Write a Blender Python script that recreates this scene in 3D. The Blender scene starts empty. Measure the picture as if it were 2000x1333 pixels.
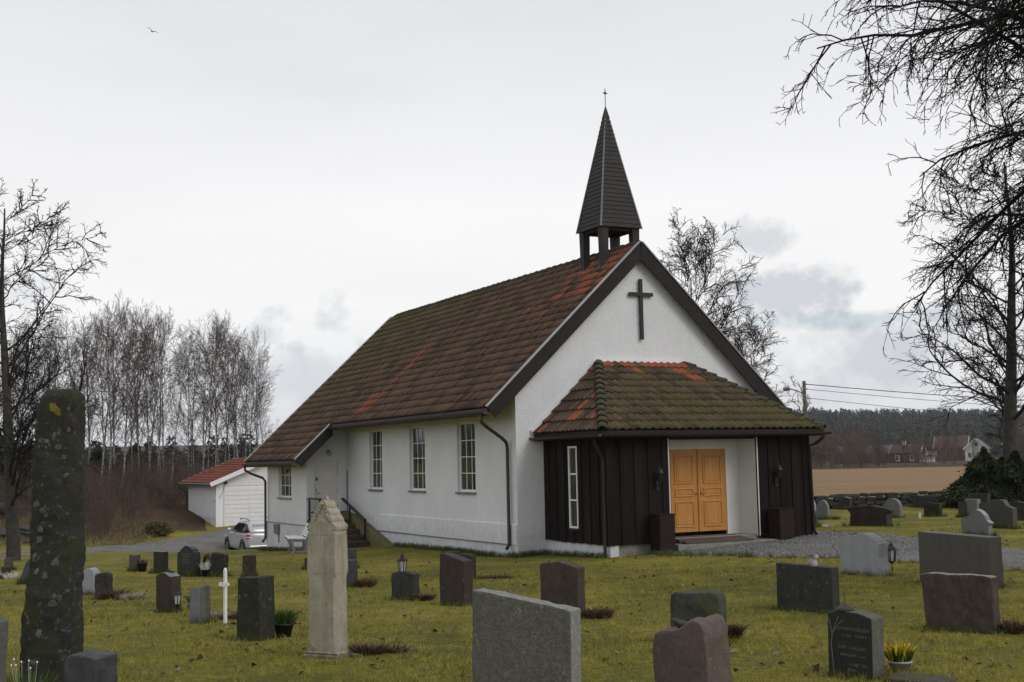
import bpy, bmesh, math, random
import numpy as np
from mathutils import Vector, Matrix
R = math.radians
SC = bpy.context.scene
COL = SC.collection
EYE = 1.7
TH = 0.476                                   # heading of the church in plan
CX, CY, CZ = 0.046, 29.7, -0.556             # near corner of the church

# ------------------------------------------------------------------ camera
cam_d = bpy.data.cameras.new('camera')
cam_d.sensor_width = 36.0
cam_d.lens = 36.0 * 2426.9 / 2000.0
cam_d.clip_start = 0.1
cam_d.clip_end = 6000
cam = bpy.data.objects.new('camera', cam_d)
COL.objects.link(cam)
cam.matrix_world = (Matrix.Translation((0, 0, EYE)) @ Matrix.Rotation(R(90 + 5.512), 4, 'X')
                    @ Matrix.Rotation(R(-1.186), 4, 'Z'))
SC.camera = cam

# ------------------------------------------------------------------ sky
SUN_AZ, SUN_EL = R(128), R(38)               # compass style: clockwise from +Y (the view direction)
world = bpy.data.worlds.new('World')
SC.world = world
world.use_nodes = True
wn, wl = world.node_tree.nodes, world.node_tree.links
wn.clear()
def WN(t, **k):
    n = wn.new(t)
    for a, b in k.items(): setattr(n, a, b)
    return n
def wmath(op, a, b=None, c=None, clamp=False):
    n = WN('ShaderNodeMath', operation=op, use_clamp=clamp)
    for i, x in enumerate((a, b, c)):
        if x is None: continue
        if isinstance(x, (int, float)): n.inputs[i].default_value = x
        else: wl.new(x, n.inputs[i])
    return n.outputs[0]
def wramp(fac, stops, interp='LINEAR'):
    n = WN('ShaderNodeValToRGB'); cr = n.color_ramp; cr.interpolation = interp
    while len(cr.elements) < len(stops): cr.elements.new(0.5)
    for e, (p, c) in zip(cr.elements, stops):
        e.position = p; e.color = (c[0], c[1], c[2], 1) if not isinstance(c, (int, float)) else (c, c, c, 1)
    wl.new(fac, n.inputs[0]); return n.outputs[0]
def wmix(fac, a, b):
    n = WN('ShaderNodeMix', data_type='RGBA')
    wl.new(fac, n.inputs[0])
    for s, x in ((n.inputs[6], a), (n.inputs[7], b)):
        if isinstance(x, tuple): s.default_value = (*x, 1)
        else: wl.new(x, s)
    return n.outputs[2]
tc = WN('ShaderNodeTexCoord').outputs['Generated']
sep = WN('ShaderNodeSeparateXYZ'); wl.new(tc, sep.inputs[0])
elev = wmath('MAXIMUM', sep.outputs[2], 0.0)
sky = WN('ShaderNodeTexSky', sky_type='NISHITA')
sky.sun_disc = False; sky.sun_elevation = SUN_EL; sky.sun_rotation = SUN_AZ
# the overcast sheet: paler towards the horizon, grey overhead
sheet = wramp(elev, [(0.0, (.70, .72, .76)), (.05, (.80, .81, .83)), (.12, (.90, .902, .906)), (.20, (.885, .887, .895)),
                     (.30, (.775, .782, .812)), (.45, (.68, .69, .73)), (1.0, (.64, .65, .69))])
mp = WN('ShaderNodeMapping'); mp.inputs['Scale'].default_value = (1.6, 1.6, 5.5); wl.new(tc, mp.inputs[0])
nz = WN('ShaderNodeTexNoise'); nz.inputs['Scale'].default_value = 1.5; nz.inputs['Detail'].default_value = 5
nz.inputs['Roughness'].default_value = .5; wl.new(mp.outputs[0], nz.inputs['Vector'])
broad = wramp(nz.outputs[0], [(.30, .93), (.50, 1.0), (.70, 1.035)])
mul = WN('ShaderNodeMix', data_type='RGBA', blend_type='MULTIPLY'); mul.inputs[0].default_value = 1
wl.new(sheet, mul.inputs[6]); wl.new(broad, mul.inputs[7])
sky_col = mul.outputs[2]
# heap clouds low over the horizon: direction-space puffs broken up by noise
nz2 = WN('ShaderNodeTexNoise'); nz2.inputs['Scale'].default_value = 17; nz2.inputs['Detail'].default_value = 9
nz2.inputs['Roughness'].default_value = .62; wl.new(tc, nz2.inputs['Vector'])
def puff(az, el, wa, we, soft, amp):
    """mask of a cloud centred on azimuth az, elevation el (degrees), half sizes wa, we"""
    a = wmath('ARCTAN2', sep.outputs[0], sep.outputs[1])
    e = wmath('ARCSINE', sep.outputs[2])
    da = wmath('DIVIDE', wmath('SUBTRACT', a, R(az)), R(wa))
    de = wmath('DIVIDE', wmath('SUBTRACT', e, R(el)), R(we))
    d = wmath('SQRT', wmath('ADD', wmath('POWER', wmath('ABSOLUTE', da), 2.0), wmath('POWER', wmath('ABSOLUTE', de), 2.0)))
    d = wmath('ADD', d, wmath('MULTIPLY', wmath('SUBTRACT', nz2.outputs[0], .5), amp * 1.9))
    return wmath('DIVIDE', wmath('SUBTRACT', 1.0, d), soft, clamp=True)
clouds = [(13.4, 7.5, 2.9, 1.15, .7, 3.0, .9), (15.2, 8.2, 1.5, 1.4, .9, 2.2, .8), (11.6, 9.6, 1.6, .8, .7, 2.6, .75), (16.5, 4.0, 5.0, 1.7, .9, 2.2, .85), (21.5, 5.5, 4, 2.0, .9, 2.2, .7),
          (-8.4, 6.4, 2.6, 1.3, .8, 2.8, .75), (-11.8, 5.9, 2.2, 1.0, .8, 2.8, .65), (-9.5, 4.4, 4.6, 1.5, 1.0, 2.6, .6), (22.0, 10.3, 4.0, 1.0, 1.0, 2.2, .5),
          (-24, 7.5, 4.0, 1.2, 1, 2.2, .45), (34, 8, 6, 1.5, 1, 2.2, .6), (-46, 8, 7, 1.6, 1, 2.2, .55), (60, 9, 8, 2, 1, 2.2, .55), (-80, 9, 9, 2, 1, 2.2, .55)]
for az, el, wa, we, so, am, st in clouds:
    m = puff(az, el, wa, we, so, am)
    sky_col = wmix(wmath('MULTIPLY', m, st), sky_col, (.59, .612, .66))
up = WN('ShaderNodeVectorMath', operation='SCALE'); up.inputs['Scale'].default_value = 10.0; wl.new(sky_col, up.inputs[0])
gap = puff(15.5, 5.95, 4.5, .42, .8, 1.6)      # a thin break where the clear sky shows through
mixs = wmix(wmath('MULTIPLY', gap, .5), up.outputs[0], sky.outputs[0])
bg = WN('ShaderNodeBackground'); bg.inputs['Strength'].default_value = 0.1
wl.new(mixs, bg.inputs['Color'])
wo = WN('ShaderNodeOutputWorld'); wl.new(bg.outputs[0], wo.inputs[0])

# ------------------------------------------------------------------ sun behind the cloud sheet
sun_d = bpy.data.lights.new('sun', 'SUN')
sun_d.energy = 1.05; sun_d.angle = R(28); sun_d.color = (1.0, .965, .92)
sun = bpy.data.objects.new('sun', sun_d); COL.objects.link(sun)
sdir = Vector((math.sin(SUN_AZ) * math.cos(SUN_EL), math.cos(SUN_AZ) * math.cos(SUN_EL), math.sin(SUN_EL)))
sun.rotation_euler = sdir.to_track_quat('Z', 'Y').to_euler()
vs = SC.view_settings
vs.view_transform = 'Standard'; vs.look = 'None'; vs.exposure = 0.1; vs.gamma = 1.0; vs.use_curve_mapping = False
SC.render.engine = 'CYCLES'
SC.cycles.use_denoising = True
SC.cycles.max_bounces = 4; SC.cycles.diffuse_bounces = 2; SC.cycles.glossy_bounces = 2; SC.cycles.transparent_max_bounces = 4

# ------------------------------------------------------------------ helpers
class MB:
    """collects faces for one mesh"""
    def __init__(s): s.v = []; s.f = []
    def add(s, vs_, fs):
        n = len(s.v); s.v += [tuple(x) for x in vs_]; s.f += [tuple(i + n for i in q) for q in fs]; return s
    def box(s, x0, x1, y0, y1, z0, z1, M=None):
        vs_ = [(x, y, z) for z in (z0, z1) for y in (y0, y1) for x in (x0, x1)]
        if M is not None: vs_ = [M @ Vector(p) for p in vs_]
        return s.add(vs_, [(0, 2, 3, 1), (4, 5, 7, 6), (0, 1, 5, 4), (2, 6, 7, 3), (0, 4, 6, 2), (1, 3, 7, 5)])
    def beam(s, p, q, w, h, up_=(0, 0, 1), shift=0.0):
        """bar from p to q; w across, h along up_"""
        p, q = Vector(p), Vector(q); d = (q - p).normalized(); side = d.cross(Vector(up_)).normalized(); u_ = side.cross(d)
        vs_ = []
        for e in (p, q):
            for a, b in ((-1, -1), (1, -1), (1, 1), (-1, 1)):
                vs_.append(e + side * (a * w / 2) + u_ * (b * h / 2 + shift))
        return s.add(vs_, [(3, 2, 1, 0), (4, 5, 6, 7), (0, 1, 5, 4), (1, 2, 6, 5), (2, 3, 7, 6), (3, 0, 4, 7)])
    def tube(s, pts, rad, n=8, cap=True):
        pts = [Vector(p) for p in pts]; m = len(pts)
        if not hasattr(rad, '__len__'): rad = [rad] * m
        prev = None; vs_ = []
        for i, p in enumerate(pts):
            t = (pts[min(i + 1, m - 1)] - pts[max(i - 1, 0)]).normalized()
            if prev is None:
                a = t.cross(Vector((0, 0, 1)))
                if a.length < 1e-3: a = t.cross(Vector((1, 0, 0)))
                a.normalize()
            else:
                a = (prev - t * prev.dot(t)).normalized()
            prev = a; b = t.cross(a)
            for k in range(n):
                an = 2 * math.pi * k / n
                vs_.append(p + (a * math.cos(an) + b * math.sin(an)) * rad[i])
        fs = [(i * n + k, i * n + (k + 1) % n, (i + 1) * n + (k + 1) % n, (i + 1) * n + k) for i in range(m - 1) for k in range(n)]
        if cap: fs += [tuple(range(n))[::-1], tuple((m - 1) * n + k for k in range(n))]
        return s.add(vs_, fs)
    def prism(s, poly, y0, y1, M=None):
        """polygon in x,z (counter-clockwise seen from -y) pushed along y"""
        n = len(poly); vs_ = [Vector((x, y0, z)) for x, z in poly] + [Vector((x, y1, z)) for x, z in poly]
        if M is not None: vs_ = [M @ p for p in vs_]
        fs = [tuple(range(n)), tuple(range(2 * n - 1, n - 1, -1))] + [(i, i + n, (i + 1) % n + n, (i + 1) % n) for i in range(n)]
        return s.add(vs_, fs)
    def lathe(s, prof, n=12, c=(0, 0, 0)):
        vs_ = [(c[0] + r * math.cos(2 * math.pi * k / n), c[1] + r * math.sin(2 * math.pi * k / n), c[2] + z) for r, z in prof for k in range(n)]
        m = len(prof)
        fs = [(i * n + k, i * n + (k + 1) % n, (i + 1) * n + (k + 1) % n, (i + 1) * n + k) for i in range(m - 1) for k in range(n)]
        fs += [tuple(range(n))[::-1], tuple((m - 1) * n + k for k in range(n))]
        return s.add(vs_, fs)
    def mesh(s, name, mat, smooth=False, fix=True):
        me = bpy.data.meshes.new(name); me.from_pydata(s.v, [], s.f)
        if fix:
            bm = bmesh.new(); bm.from_mesh(me); bmesh.ops.recalc_face_normals(bm, faces=bm.faces); bm.to_mesh(me); bm.free()
        if mat: me.materials.append(mat)
        if smooth: me.polygons.foreach_set('use_smooth', [True] * len(me.polygons))
        me.update(); return me
    def obj(s, name, mat, parent=None, smooth=False, bevel=0.0, **k):
        o = link(name, s.mesh(name, mat, smooth), parent, **k)
        if bevel:
            b = o.modifiers.new('edge', 'BEVEL'); b.width = bevel; b.segments = 2; b.limit_method = 'ANGLE'; b.angle_limit = R(40)
        return o
def link(name, data, parent=None, loc=None, rotz=None, label=None):
    o = bpy.data.objects.new(name, data); COL.objects.link(o)
    if parent is not None: o.parent = parent
    if loc is not None: o.location = loc
    if rotz is not None: o.rotation_euler = (0, 0, rotz)
    if label: o['label'] = label
    return o
def tag(o, label, cat, group=None):
    o['label'] = label; o['category'] = cat
    if group: o['group'] = group
    return o
def thing(name, label, cat, loc=(0, 0, 0), rotz=0.0, group=None):
    o = link(name, None, None, loc, rotz); o.empty_display_size = .2
    return tag(o, label, cat, group)
def kind(o, k, label=None):
    o['kind'] = k
    if label: o['label'] = label
    return o
def npmesh(name, V, F, mat, smooth=False, attr=None):
    """fast mesh from numpy arrays; F is (m,3) or (m,4)"""
    V = np.asarray(V, np.float32); F = np.asarray(F, np.int32); k = F.shape[1]
    me = bpy.data.meshes.new(name)
    me.vertices.add(len(V)); me.vertices.foreach_set('co', V.ravel())
    me.loops.add(F.size); me.loops.foreach_set('vertex_index', F.ravel())
    me.polygons.add(len(F)); me.polygons.foreach_set('loop_start', np.arange(0, F.size, k, dtype=np.int32))
    me.polygons.foreach_set('loop_total', np.full(len(F), k, np.int32))
    if smooth: me.polygons.foreach_set('use_smooth', np.ones(len(F), bool))
    me.update(calc_edges=True)
    if attr is not None:
        a = me.attributes.new('tint', 'FLOAT', 'POINT'); a.data.foreach_set('value', np.asarray(attr, np.float32))
    me.materials.append(mat); return me

# ------------------------------------------------------------------ materials
def srgb(r, g, b):
    f = lambda c: c / 12.92 if c <= .04045 else ((c + .055) / 1.055) ** 2.4
    return (f(r / 255), f(g / 255), f(b / 255))
class NT:
    def __init__(s, name):
        s.m = bpy.data.materials.new(name); s.m.use_nodes = True; s.n = s.m.node_tree.nodes; s.l = s.m.node_tree.links
        s.n.clear(); s.out = s.n.new('ShaderNodeOutputMaterial'); s.p = s.n.new('ShaderNodeBsdfPrincipled'); s.l.new(s.p.outputs[0], s.out.inputs[0])
        s.co = s.n.new('ShaderNodeTexCoord').outputs['Object']
    def new(s, t, **k):
        n = s.n.new(t)
        for a, b in k.items(): setattr(n, a, b)
        return n
    def setin(s, sock, x):
        if isinstance(x, (int, float)): sock.default_value = x
        elif isinstance(x, tuple): sock.default_value = (*x, 1) if len(x) == 3 and sock.type == 'RGBA' else x
        else: s.l.new(x, sock)
    def noise(s, scale, detail=4, rough=.55, vec=None, stretch=None, dist=0.0):
        v = vec or s.co
        if stretch:
            mp_ = s.new('ShaderNodeMapping'); mp_.inputs['Scale'].default_value = stretch; s.l.new(v, mp_.inputs[0]); v = mp_.outputs[0]
        n = s.new('ShaderNodeTexNoise'); n.inputs['Scale'].default_value = scale; n.inputs['Detail'].default_value = detail
        n.inputs['Roughness'].default_value = rough; n.inputs['Distortion'].default_value = dist; s.l.new(v, n.inputs['Vector']); return n.outputs[0]
    def ramp(s, fac, stops, interp='LINEAR'):
        n = s.new('ShaderNodeValToRGB'); cr = n.color_ramp; cr.interpolation = interp
        while len(cr.elements) < len(stops): cr.elements.new(.5)
        for e, (p, c) in zip(cr.elements, stops):
            e.position = p; e.color = (*c, 1) if isinstance(c, tuple) else (c, c, c, 1)
        s.l.new(fac, n.inputs[0]); return n.outputs[0]
    def mix(s, fac, a, b, blend='MIX'):
        n = s.new('ShaderNodeMix', data_type='RGBA', blend_type=blend)
        s.setin(n.inputs[0], fac); s.setin(n.inputs[6], a); s.setin(n.inputs[7], b); return n.outputs[2]
    def math(s, op, a, b=0.0, clamp=False):
        n = s.new('ShaderNodeMath', operation=op, use_clamp=clamp); s.setin(n.inputs[0], a); s.setin(n.inputs[1], b); return n.outputs[0]
    def bump(s, h, strength=.5, dist=.01, prev=None):
        n = s.new('ShaderNodeBump'); n.inputs['Strength'].default_value = strength; n.inputs['Distance'].default_value = dist
        s.l.new(h, n.inputs['Height'])
        if prev is not None: s.l.new(prev, n.inputs['Normal'])
        return n.outputs[0]
    def fin(s, col, rough=.8, normal=None, spec=.3, metal=0.0, **k):
        s.setin(s.p.inputs['Base Color'], col); s.setin(s.p.inputs['Roughness'], rough)
        s.p.inputs['Specular IOR Level'].default_value = spec; s.p.inputs['Metallic'].default_value = metal
        if normal is not None: s.l.new(normal, s.p.inputs['Normal'])
        for a, b in k.items(): s.setin(s.p.inputs[a.replace('_', ' ')], b)
        return s.m
    def rnd(s): return s.new('ShaderNodeObjectInfo').outputs['Random']
    def attr(s, name='tint', typ='GEOMETRY'):
        n = s.new('ShaderNodeAttribute', attribute_type=typ, attribute_name=name); return n.outputs['Fac']
def simple(name, c, rough=.7, var=.15, scale=6, bump=.0, bscale=40, spec=.3, metal=0.0, stretch=None):
    t = NT(name); nzs = t.noise(scale, 5, .6, stretch=stretch)
    lo = tuple(x * (1 - var) for x in c); hi = tuple(min(1, x * (1 + var)) for x in c)
    col = t.ramp(nzs, [(.3, lo), (.7, hi)])
    nrm = t.bump(t.noise(bscale, 4, .6, stretch=stretch), bump, .01) if bump else None
    return t.fin(col, rough, nrm, spec, metal)
M = {}
# white roughcast render
t = NT('white_render'); big = t.noise(.8, 5, .6); streak = t.noise(2.5, 5, .6, stretch=(3, 3, .35))
col = t.mix(t.ramp(streak, [(.5, 0.0), (.78, .35)]), t.ramp(big, [(.3, (.68, .69, .715)), (.7, (.76, .77, .795))]), (.58, .59, .60))
zc = t.new('ShaderNodeSeparateXYZ'); t.l.new(t.co, zc.inputs[0])
spl = t.math('SUBTRACT', t.noise(6, 6, .7), t.math('MULTIPLY', zc.outputs[2], .45))     # rain splash near the ground, broken up
col = t.mix(t.ramp(spl, [(.16, 0.0), (.42, .45)]), col, (.46, .47, .45))
col = t.mix(t.ramp(t.noise(1.1, 5, .6, stretch=(2.2, 2.2, .5)), [(.58, 0.0), (.74, .25)]), col, (.58, .585, .59))
n1 = t.bump(t.noise(7, 4, .6), .35, .03); n2 = t.bump(t.noise(24, 4, .65), .8, .03, n1)
M['render'] = t.fin(col, .9, n2, .2)
t = NT('plinth_paint'); big = t.noise(1.6, 6, .65); dirt = t.noise(5, 6, .7)
z = t.new('ShaderNodeSeparateXYZ'); t.l.new(t.co, z.inputs[0])
col = t.mix(t.ramp(dirt, [(.5, 0.0), (.75, .55)]), t.ramp(big, [(.3, (.50, .52, .55)), (.7, (.63, .65, .68))]), (.31, .31, .30))
M['plinth'] = t.fin(col, .85, t.bump(t.noise(22, 4, .6), .5, .012), .2)
M['white_paint'] = simple('white_paint', (.76, .76, .76), .55, .06, 3, .1, 30)
M['cream_paint'] = simple('cream_paint', (.66, .64, .60), .55, .05, 3, .1, 30)
M['entry_white'] = simple('entry_white', (.62, .605, .57), .6, .06, 2, .1, 30)
t = NT('brown_stain'); g_ = t.noise(7, 6, .65, stretch=(1, 1, .09)); rv = t.rnd()
col = t.mix(rv, t.ramp(g_, [(.3, (.007, .005, .0048)), (.7, (.016, .0115, .0108))]), t.ramp(g_, [(.3, (.011, .008, .0075)), (.7, (.024, .0175, .0165))]))
M['board'] = t.fin(col, .85, t.bump(g_, .4, .01), .12)
M['brown_trim'] = simple('brown_trim', (.019, .0135, .0128), .75, .25, 4, .15, 20)
M['fascia'] = simple('fascia', (.052, .038, .037), .6, .25, 3, .15, 20, stretch=(1, .3, 1))
M['soffit'] = simple('soffit', (.022, .018, .017), .8, .2, 5)
M['shingle'] = simple('spire_board', (.030, .0255, .0245), .7, .22, 3, .3, 25)
M['lead'] = simple('grey_metal', (.17, .17, .175), .45, .15, 5, .05, 20, .5, .5)
M['flash'] = simple('verge_metal', (.34, .335, .34), .5, .12, 4, .05, 20, .5, .2)
M['gutter'] = simple('gutter_brown', (.026, .015, .014), .45, .2, 5, 0, 20, .5)
M['iron'] = simple('black_iron', (.012, .012, .013), .5, .2, 8, .1, 60, .4)
def glass(name, c, r=.06):
    t = NT(name); n = t.noise(1.3, 3, .5); v_ = t.noise(3.0, 3, .6, stretch=(2.4, 2.4, .25))
    col = t.mix(t.ramp(v_, [(.42, 0.0), (.62, 1.0)]), tuple(x * .5 for x in c), tuple(min(1, x * 1.5) for x in c))
    return t.fin(col, r, t.bump(n, .04, .02), .5)
M['glass'] = glass('window_glass', (.030, .033, .030))
M['carglass'] = glass('car_glass', (.012, .013, .014), .05)
t = NT('door_wood'); g_ = t.noise(4.5, 7, .72, stretch=(5, 5, .20), dist=.6); n = t.noise(1.6, 4)
col = t.mix(n, t.ramp(g_, [(.25, srgb(164, 106, 46)), (.75, srgb(214, 158, 86))]), t.ramp(g_, [(.25, srgb(150, 92, 38)), (.75, srgb(200, 140, 68))]))
M['door_wood'] = t.fin(col, .42, t.bump(g_, .12, .005), .4)
M['brass'] = simple('brass', (.22, .14, .05), .35, .1, 8, 0, 20, .5, .9)
M['rust'] = simple('rust_red_paint', (.013, .0042, .0037), .7, .35, 5, .2, 30)
# roof tiles: fired clay gone brown, moss on some
def tile_mat(name, typ, moss, base_lo, base_hi):
    t = NT(name); tv = t.attr('tint', typ); wv = t.noise(2.2, 4, .6) ; sp = t.noise(26, 5, .7); ms = t.noise(3.6, 6, .68)
    old = t.ramp(t.math('ADD', t.math('MULTIPLY', sp, .6), t.math('MULTIPLY', tv, .4)), [(.25, base_lo), (.5, base_hi), (.72, tuple(x * 1.35 for x in base_hi))])
    mossm = t.ramp(t.math('ADD', ms, t.math('MULTIPLY', t.attr('moss', typ), .55)), [(.58, 0.0), (.78, moss)])
    col = t.mix(mossm, old, t.ramp(sp, [(.3, (.040, .044, .010)), (.7, (.105, .105, .024))]))
    spot = t.ramp(t.noise(48, 2, .5), [(.70, 0.0), (.74, .5)])
    col = t.mix(spot, col, (.22, .21, .18))
    new_ = t.ramp(sp, [(.3, (.18, .055, .026)), (.7, (.34, .105, .046))])
    fresh = t.ramp(t.attr('fresh', typ), [(.45, 0.0), (.55, 1.0)])
    fresh = t.math('MULTIPLY', fresh, t.ramp(wv, [(.30, .55), (.45, 1.0)]))
    col = t.mix(fresh, col, new_)
    return t.fin(col, .85, t.bump(sp, .5, .008), .25)
M['tile_obj'] = tile_mat('roof_tile', 'OBJECT', .85, (.034, .022, .016), (.082, .054, .038))
M['tile_geo'] = tile_mat('roof_tile_field', 'GEOMETRY', .8, (.036, .024, .019), (.105, .062, .045))
t = NT('garage_tile'); tv = t.attr('tint'); sp = t.noise(8, 5, .6)
M['garage_tile'] = t.fin(t.ramp(t.math('ADD', t.math('MULTIPLY', sp, .6), t.math('MULTIPLY', tv, .4)), [(.25, (.14, .042, .024)), (.75, (.24, .072, .042))]), .75, None, .3)
t = NT('ridge_tile'); sp = t.noise(22, 5, .7); ms = t.noise(4, 5, .65)
col = t.mix(t.ramp(ms, [(.52, 0.0), (.68, .9)]), t.ramp(sp, [(.3, (.03, .026, .022)), (.7, (.085, .07, .056))]), (.085, .082, .02))
M['ridge_tile'] = t.fin(col, .9, t.bump(sp, .6, .01), .2)
# stones
def stone(name, c1, c2, speck=None, sp_amt=.5, lichen=0.0, lichen_col=(.30, .30, .26), moss=0.0, rough=.75, bump=.4, bscale=30, scale=9, streaks=0.0, mosc=(.05, .052, .012), spec=.3, foot=True):
    t = NT(name); tco = t.co; off = t.new('ShaderNodeVectorMath', operation='ADD'); t.l.new(t.co, off.inputs[0])
    cmb = t.new('ShaderNodeCombineXYZ'); rv = t.math('MULTIPLY', t.rnd(), 37.0)
    for i in range(3): t.l.new(rv, cmb.inputs[i])
    t.l.new(cmb.outputs[0], off.inputs[1]); t.co = off.outputs[0]
    a = t.noise(scale, 6, .65); fine = t.noise(110, 3, .7)
    col = t.ramp(a, [(.3, c1), (.7, c2)])
    if speck: col = t.mix(t.ramp(fine, [(.46, 0.0), (.60, sp_amt)]), col, speck)
    if streaks: col = t.mix(t.ramp(t.noise(9, 5, .65, stretch=(1, 1, .10)), [(.5, 0.0), (.68, streaks)]), col, tuple(x * .35 for x in c1))
    if moss: col = t.mix(t.ramp(t.noise(5, 6, .7), [(.55 - .12 * moss, 0.0), (.66, min(1, moss))]), col, mosc)
    if lichen: col = t.mix(t.ramp(t.noise(17, 5, .72), [(.64 - .05 * lichen, 0.0), (.70 - .04 * lichen, .75)]), col, lichen_col)
    if foot:   # algae creeping up from the turf in an uneven band
        zc = t.new('ShaderNodeSeparateXYZ'); t.l.new(tco, zc.inputs[0]); f_ = t.math('SUBTRACT', t.noise(11, 5, .7), t.math('MULTIPLY', zc.outputs[2], 2.6))
        col = t.mix(t.ramp(f_, [(.20, 0.0), (.46, .8)]), col, (.040, .042, .014))
    nrm = t.bump(t.noise(bscale, 6, .7), bump, .012)
    return t.fin(col, rough, nrm, spec)
M['s_dark'] = stone('dark_stone', (.018, .018, .018), (.038, .036, .034), (.06, .06, .055), .4, .5, (.16, .16, .14), .25, streaks=.5)
M['s_brown'] = stone('brown_stone', (.024, .017, .0145), (.046, .033, .028), (.085, .07, .06), .4, .3, (.16, .15, .13), .15, streaks=.4)
M['s_charcoal'] = stone('polished_charcoal', (.013, .0135, .0135), (.022, .0225, .0225), (.055, .055, .055), .5, 0, rough=.32, bump=.03, bscale=80)
M['s_olive'] = stone('olive_grey_granite', (.062, .058, .05), (.082, .077, .066), (.045, .042, .037), .5, 0, rough=.5, bump=.05, bscale=80, streaks=.25)
M['s_grey'] = stone('grey_granite', (.16, .165, .17), (.20, .205, .21), (.11, .11, .115), .6, .1, rough=.55, bump=.1, bscale=90, streaks=.3)
M['s_pale'] = stone('pale_blue_granite', (.26, .275, .295), (.30, .315, .335), (.18, .19, .20), .5, 0, rough=.5, bump=.08, bscale=90, streaks=.22)
M['s_granite'] = stone('rough_grey_granite', (.095, .092, .076), (.165, .160, .136), (.055, .055, .05), .65, .25, (.30, .30, .26), 0, .9, 1.0, 38, 26, .3)
M['s_pink'] = stone('pink_granite', (.072, .049, .043), (.118, .084, .073), (.16, .13, .115), .55, .15, (.2, .19, .16), .12, .75, .35, 60, 18, .25)
M['s_red'] = stone('red_brown_granite', (.043, .031, .027), (.082, .058, .05), (.045, .036, .033), .55, .35, (.17, .165, .14), .2, .8, .4, 45, 14, .3)
M['s_moss'] = stone('mossy_stone', (.038, .04, .038), (.075, .078, .072), (.028, .028, .027), .5, .5, (.15, .15, .12), .75, .9, .7, 24, 8, .55, (.072, .076, .022))
M['s_lichen'] = stone('lichened_dark_stone', (.012, .012, .011), (.034, .032, .028), (.045, .044, .038), .5, 1.15, (.125, .125, .108), .8, .95, 1.0, 14, 7, 0, (.03, .033, .010))
M['s_obelisk'] = stone('pale_sandy_stone', (.29, .268, .20), (.42, .39, .305), (.17, .16, .13), .4, .25, (.16, .15, .10), .3, .9, .5, 45, 6, .45, (.20, .18, .09))
M['s_slate'] = stone('blue_grey_slate', (.034, .036, .039), (.062, .066, .07), (.06, .063, .068), .4, .15, (.18, .18, .17), .1, .6, .2, 40, 8, .5)
M['s_rough_edge'] = stone('rough_grey_edge', (.17, .17, .155), (.32, .32, .30), (.10, .10, .09), .5, .3, (.38, .38, .35), 0, .95, 1.0, 30, 30)
M['wallstone'] = stone('field_stone', (.020, .021, .020), (.062, .06, .054), (.09, .09, .085), .3, .5, (.13, .13, .115), .4, .95, .9, 12, 5, 0, (.045, .05, .012), foot=False)
M['rock'] = stone('bed_rock', (.030, .029, .029), (.085, .08, .078), (.12, .12, .115), .3, .4, (.16, .16, .15), .6, .95, 1.0, 5, 1.8, 0, (.075, .07, .018), foot=False)
M['concrete'] = simple('worn_concrete', (.22, .21, .185), .9, .3, 5, .4, 30)
M['moss_concrete'] = stone('mossy_concrete', (.12, .105, .055), (.19, .165, .085), (.09, .08, .05), .4, 0, moss=.9, mosc=(.115, .10, .022), rough=.95, scale=4, foot=False)
M['old_steps'] = stone('leaf_strewn_steps', (.045, .035, .025), (.095, .075, .055), (.03, .024, .018), .5, .2, moss=.3, rough=.95, foot=False)
M['wood_mat'] = simple('worn_plank', (.085, .062, .052), .8, .3, 4, .3, 20, stretch=(.3, 3, 3))
# bark and twigs
M['bark'] = stone('grey_brown_bark', (.028, .024, .021), (.07, .062, .054), None, 0, .3, (.12, .12, .10), .3, .95, 1.0, 16, 5, foot=False)
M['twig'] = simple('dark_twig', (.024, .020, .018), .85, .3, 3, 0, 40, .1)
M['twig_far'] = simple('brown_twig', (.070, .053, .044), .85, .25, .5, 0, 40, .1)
M['twig_red'] = simple('red_brown_twig', (.105, .076, .060), .85, .4, .25, 0, 40, .1)
t = NT('birch_bark'); a = t.noise(6, 5, .65, stretch=(1, 1, 2.2)); b_ = t.noise(1.2, 4, .6)
col = t.mix(t.ramp(a, [(.50, 0.0), (.58, 1.0)]), t.ramp(b_, [(.3, (.15, .14, .13)), (.7, (.36, .345, .33))]), (.035, .03, .027))
M['birch'] = t.fin(col, .85, None, .2)
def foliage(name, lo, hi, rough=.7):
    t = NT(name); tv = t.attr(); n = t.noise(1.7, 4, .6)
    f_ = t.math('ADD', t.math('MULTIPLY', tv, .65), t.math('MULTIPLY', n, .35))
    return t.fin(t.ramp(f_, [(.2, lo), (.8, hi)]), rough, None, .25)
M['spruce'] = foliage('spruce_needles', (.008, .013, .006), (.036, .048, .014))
M['spruce_hazed'] = foliage('haze_tinted_spruce', (.026, .032, .029), (.066, .069, .060))  # lifted, bluish tones: distance haze put into the needle colour
M['blade'] = foliage('grass_blade', (.085, .098, .016), (.40, .335, .075), .75)
M['tuft'] = foliage('long_grass', (.030, .055, .010), (.12, .13, .03), .7)
M['drygrass'] = foliage('dry_grass', (.10, .075, .034), (.26, .20, .10), .8)
M['leaf'] = foliage('fallen_leaf', (.03, .018, .012), (.26, .19, .12), .75)
M['heather'] = foliage('heather', (.030, .016, .012), (.14, .072, .05), .8)
M['paleheather'] = foliage('pale_heather', (.16, .14, .11), (.42, .38, .32), .8)
M['green'] = foliage('plant_green', (.018, .045, .008), (.075, .13, .02), .6)
M['yellow'] = foliage('yellow_petal', (.42, .30, .02), (.62, .50, .03), .6)
M['white'] = foliage('white_petal', (.5, .5, .48), (.75, .75, .72), .6)
M['pot'] = simple('dark_pot', (.02, .02, .024), .45, .2, 6)
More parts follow.
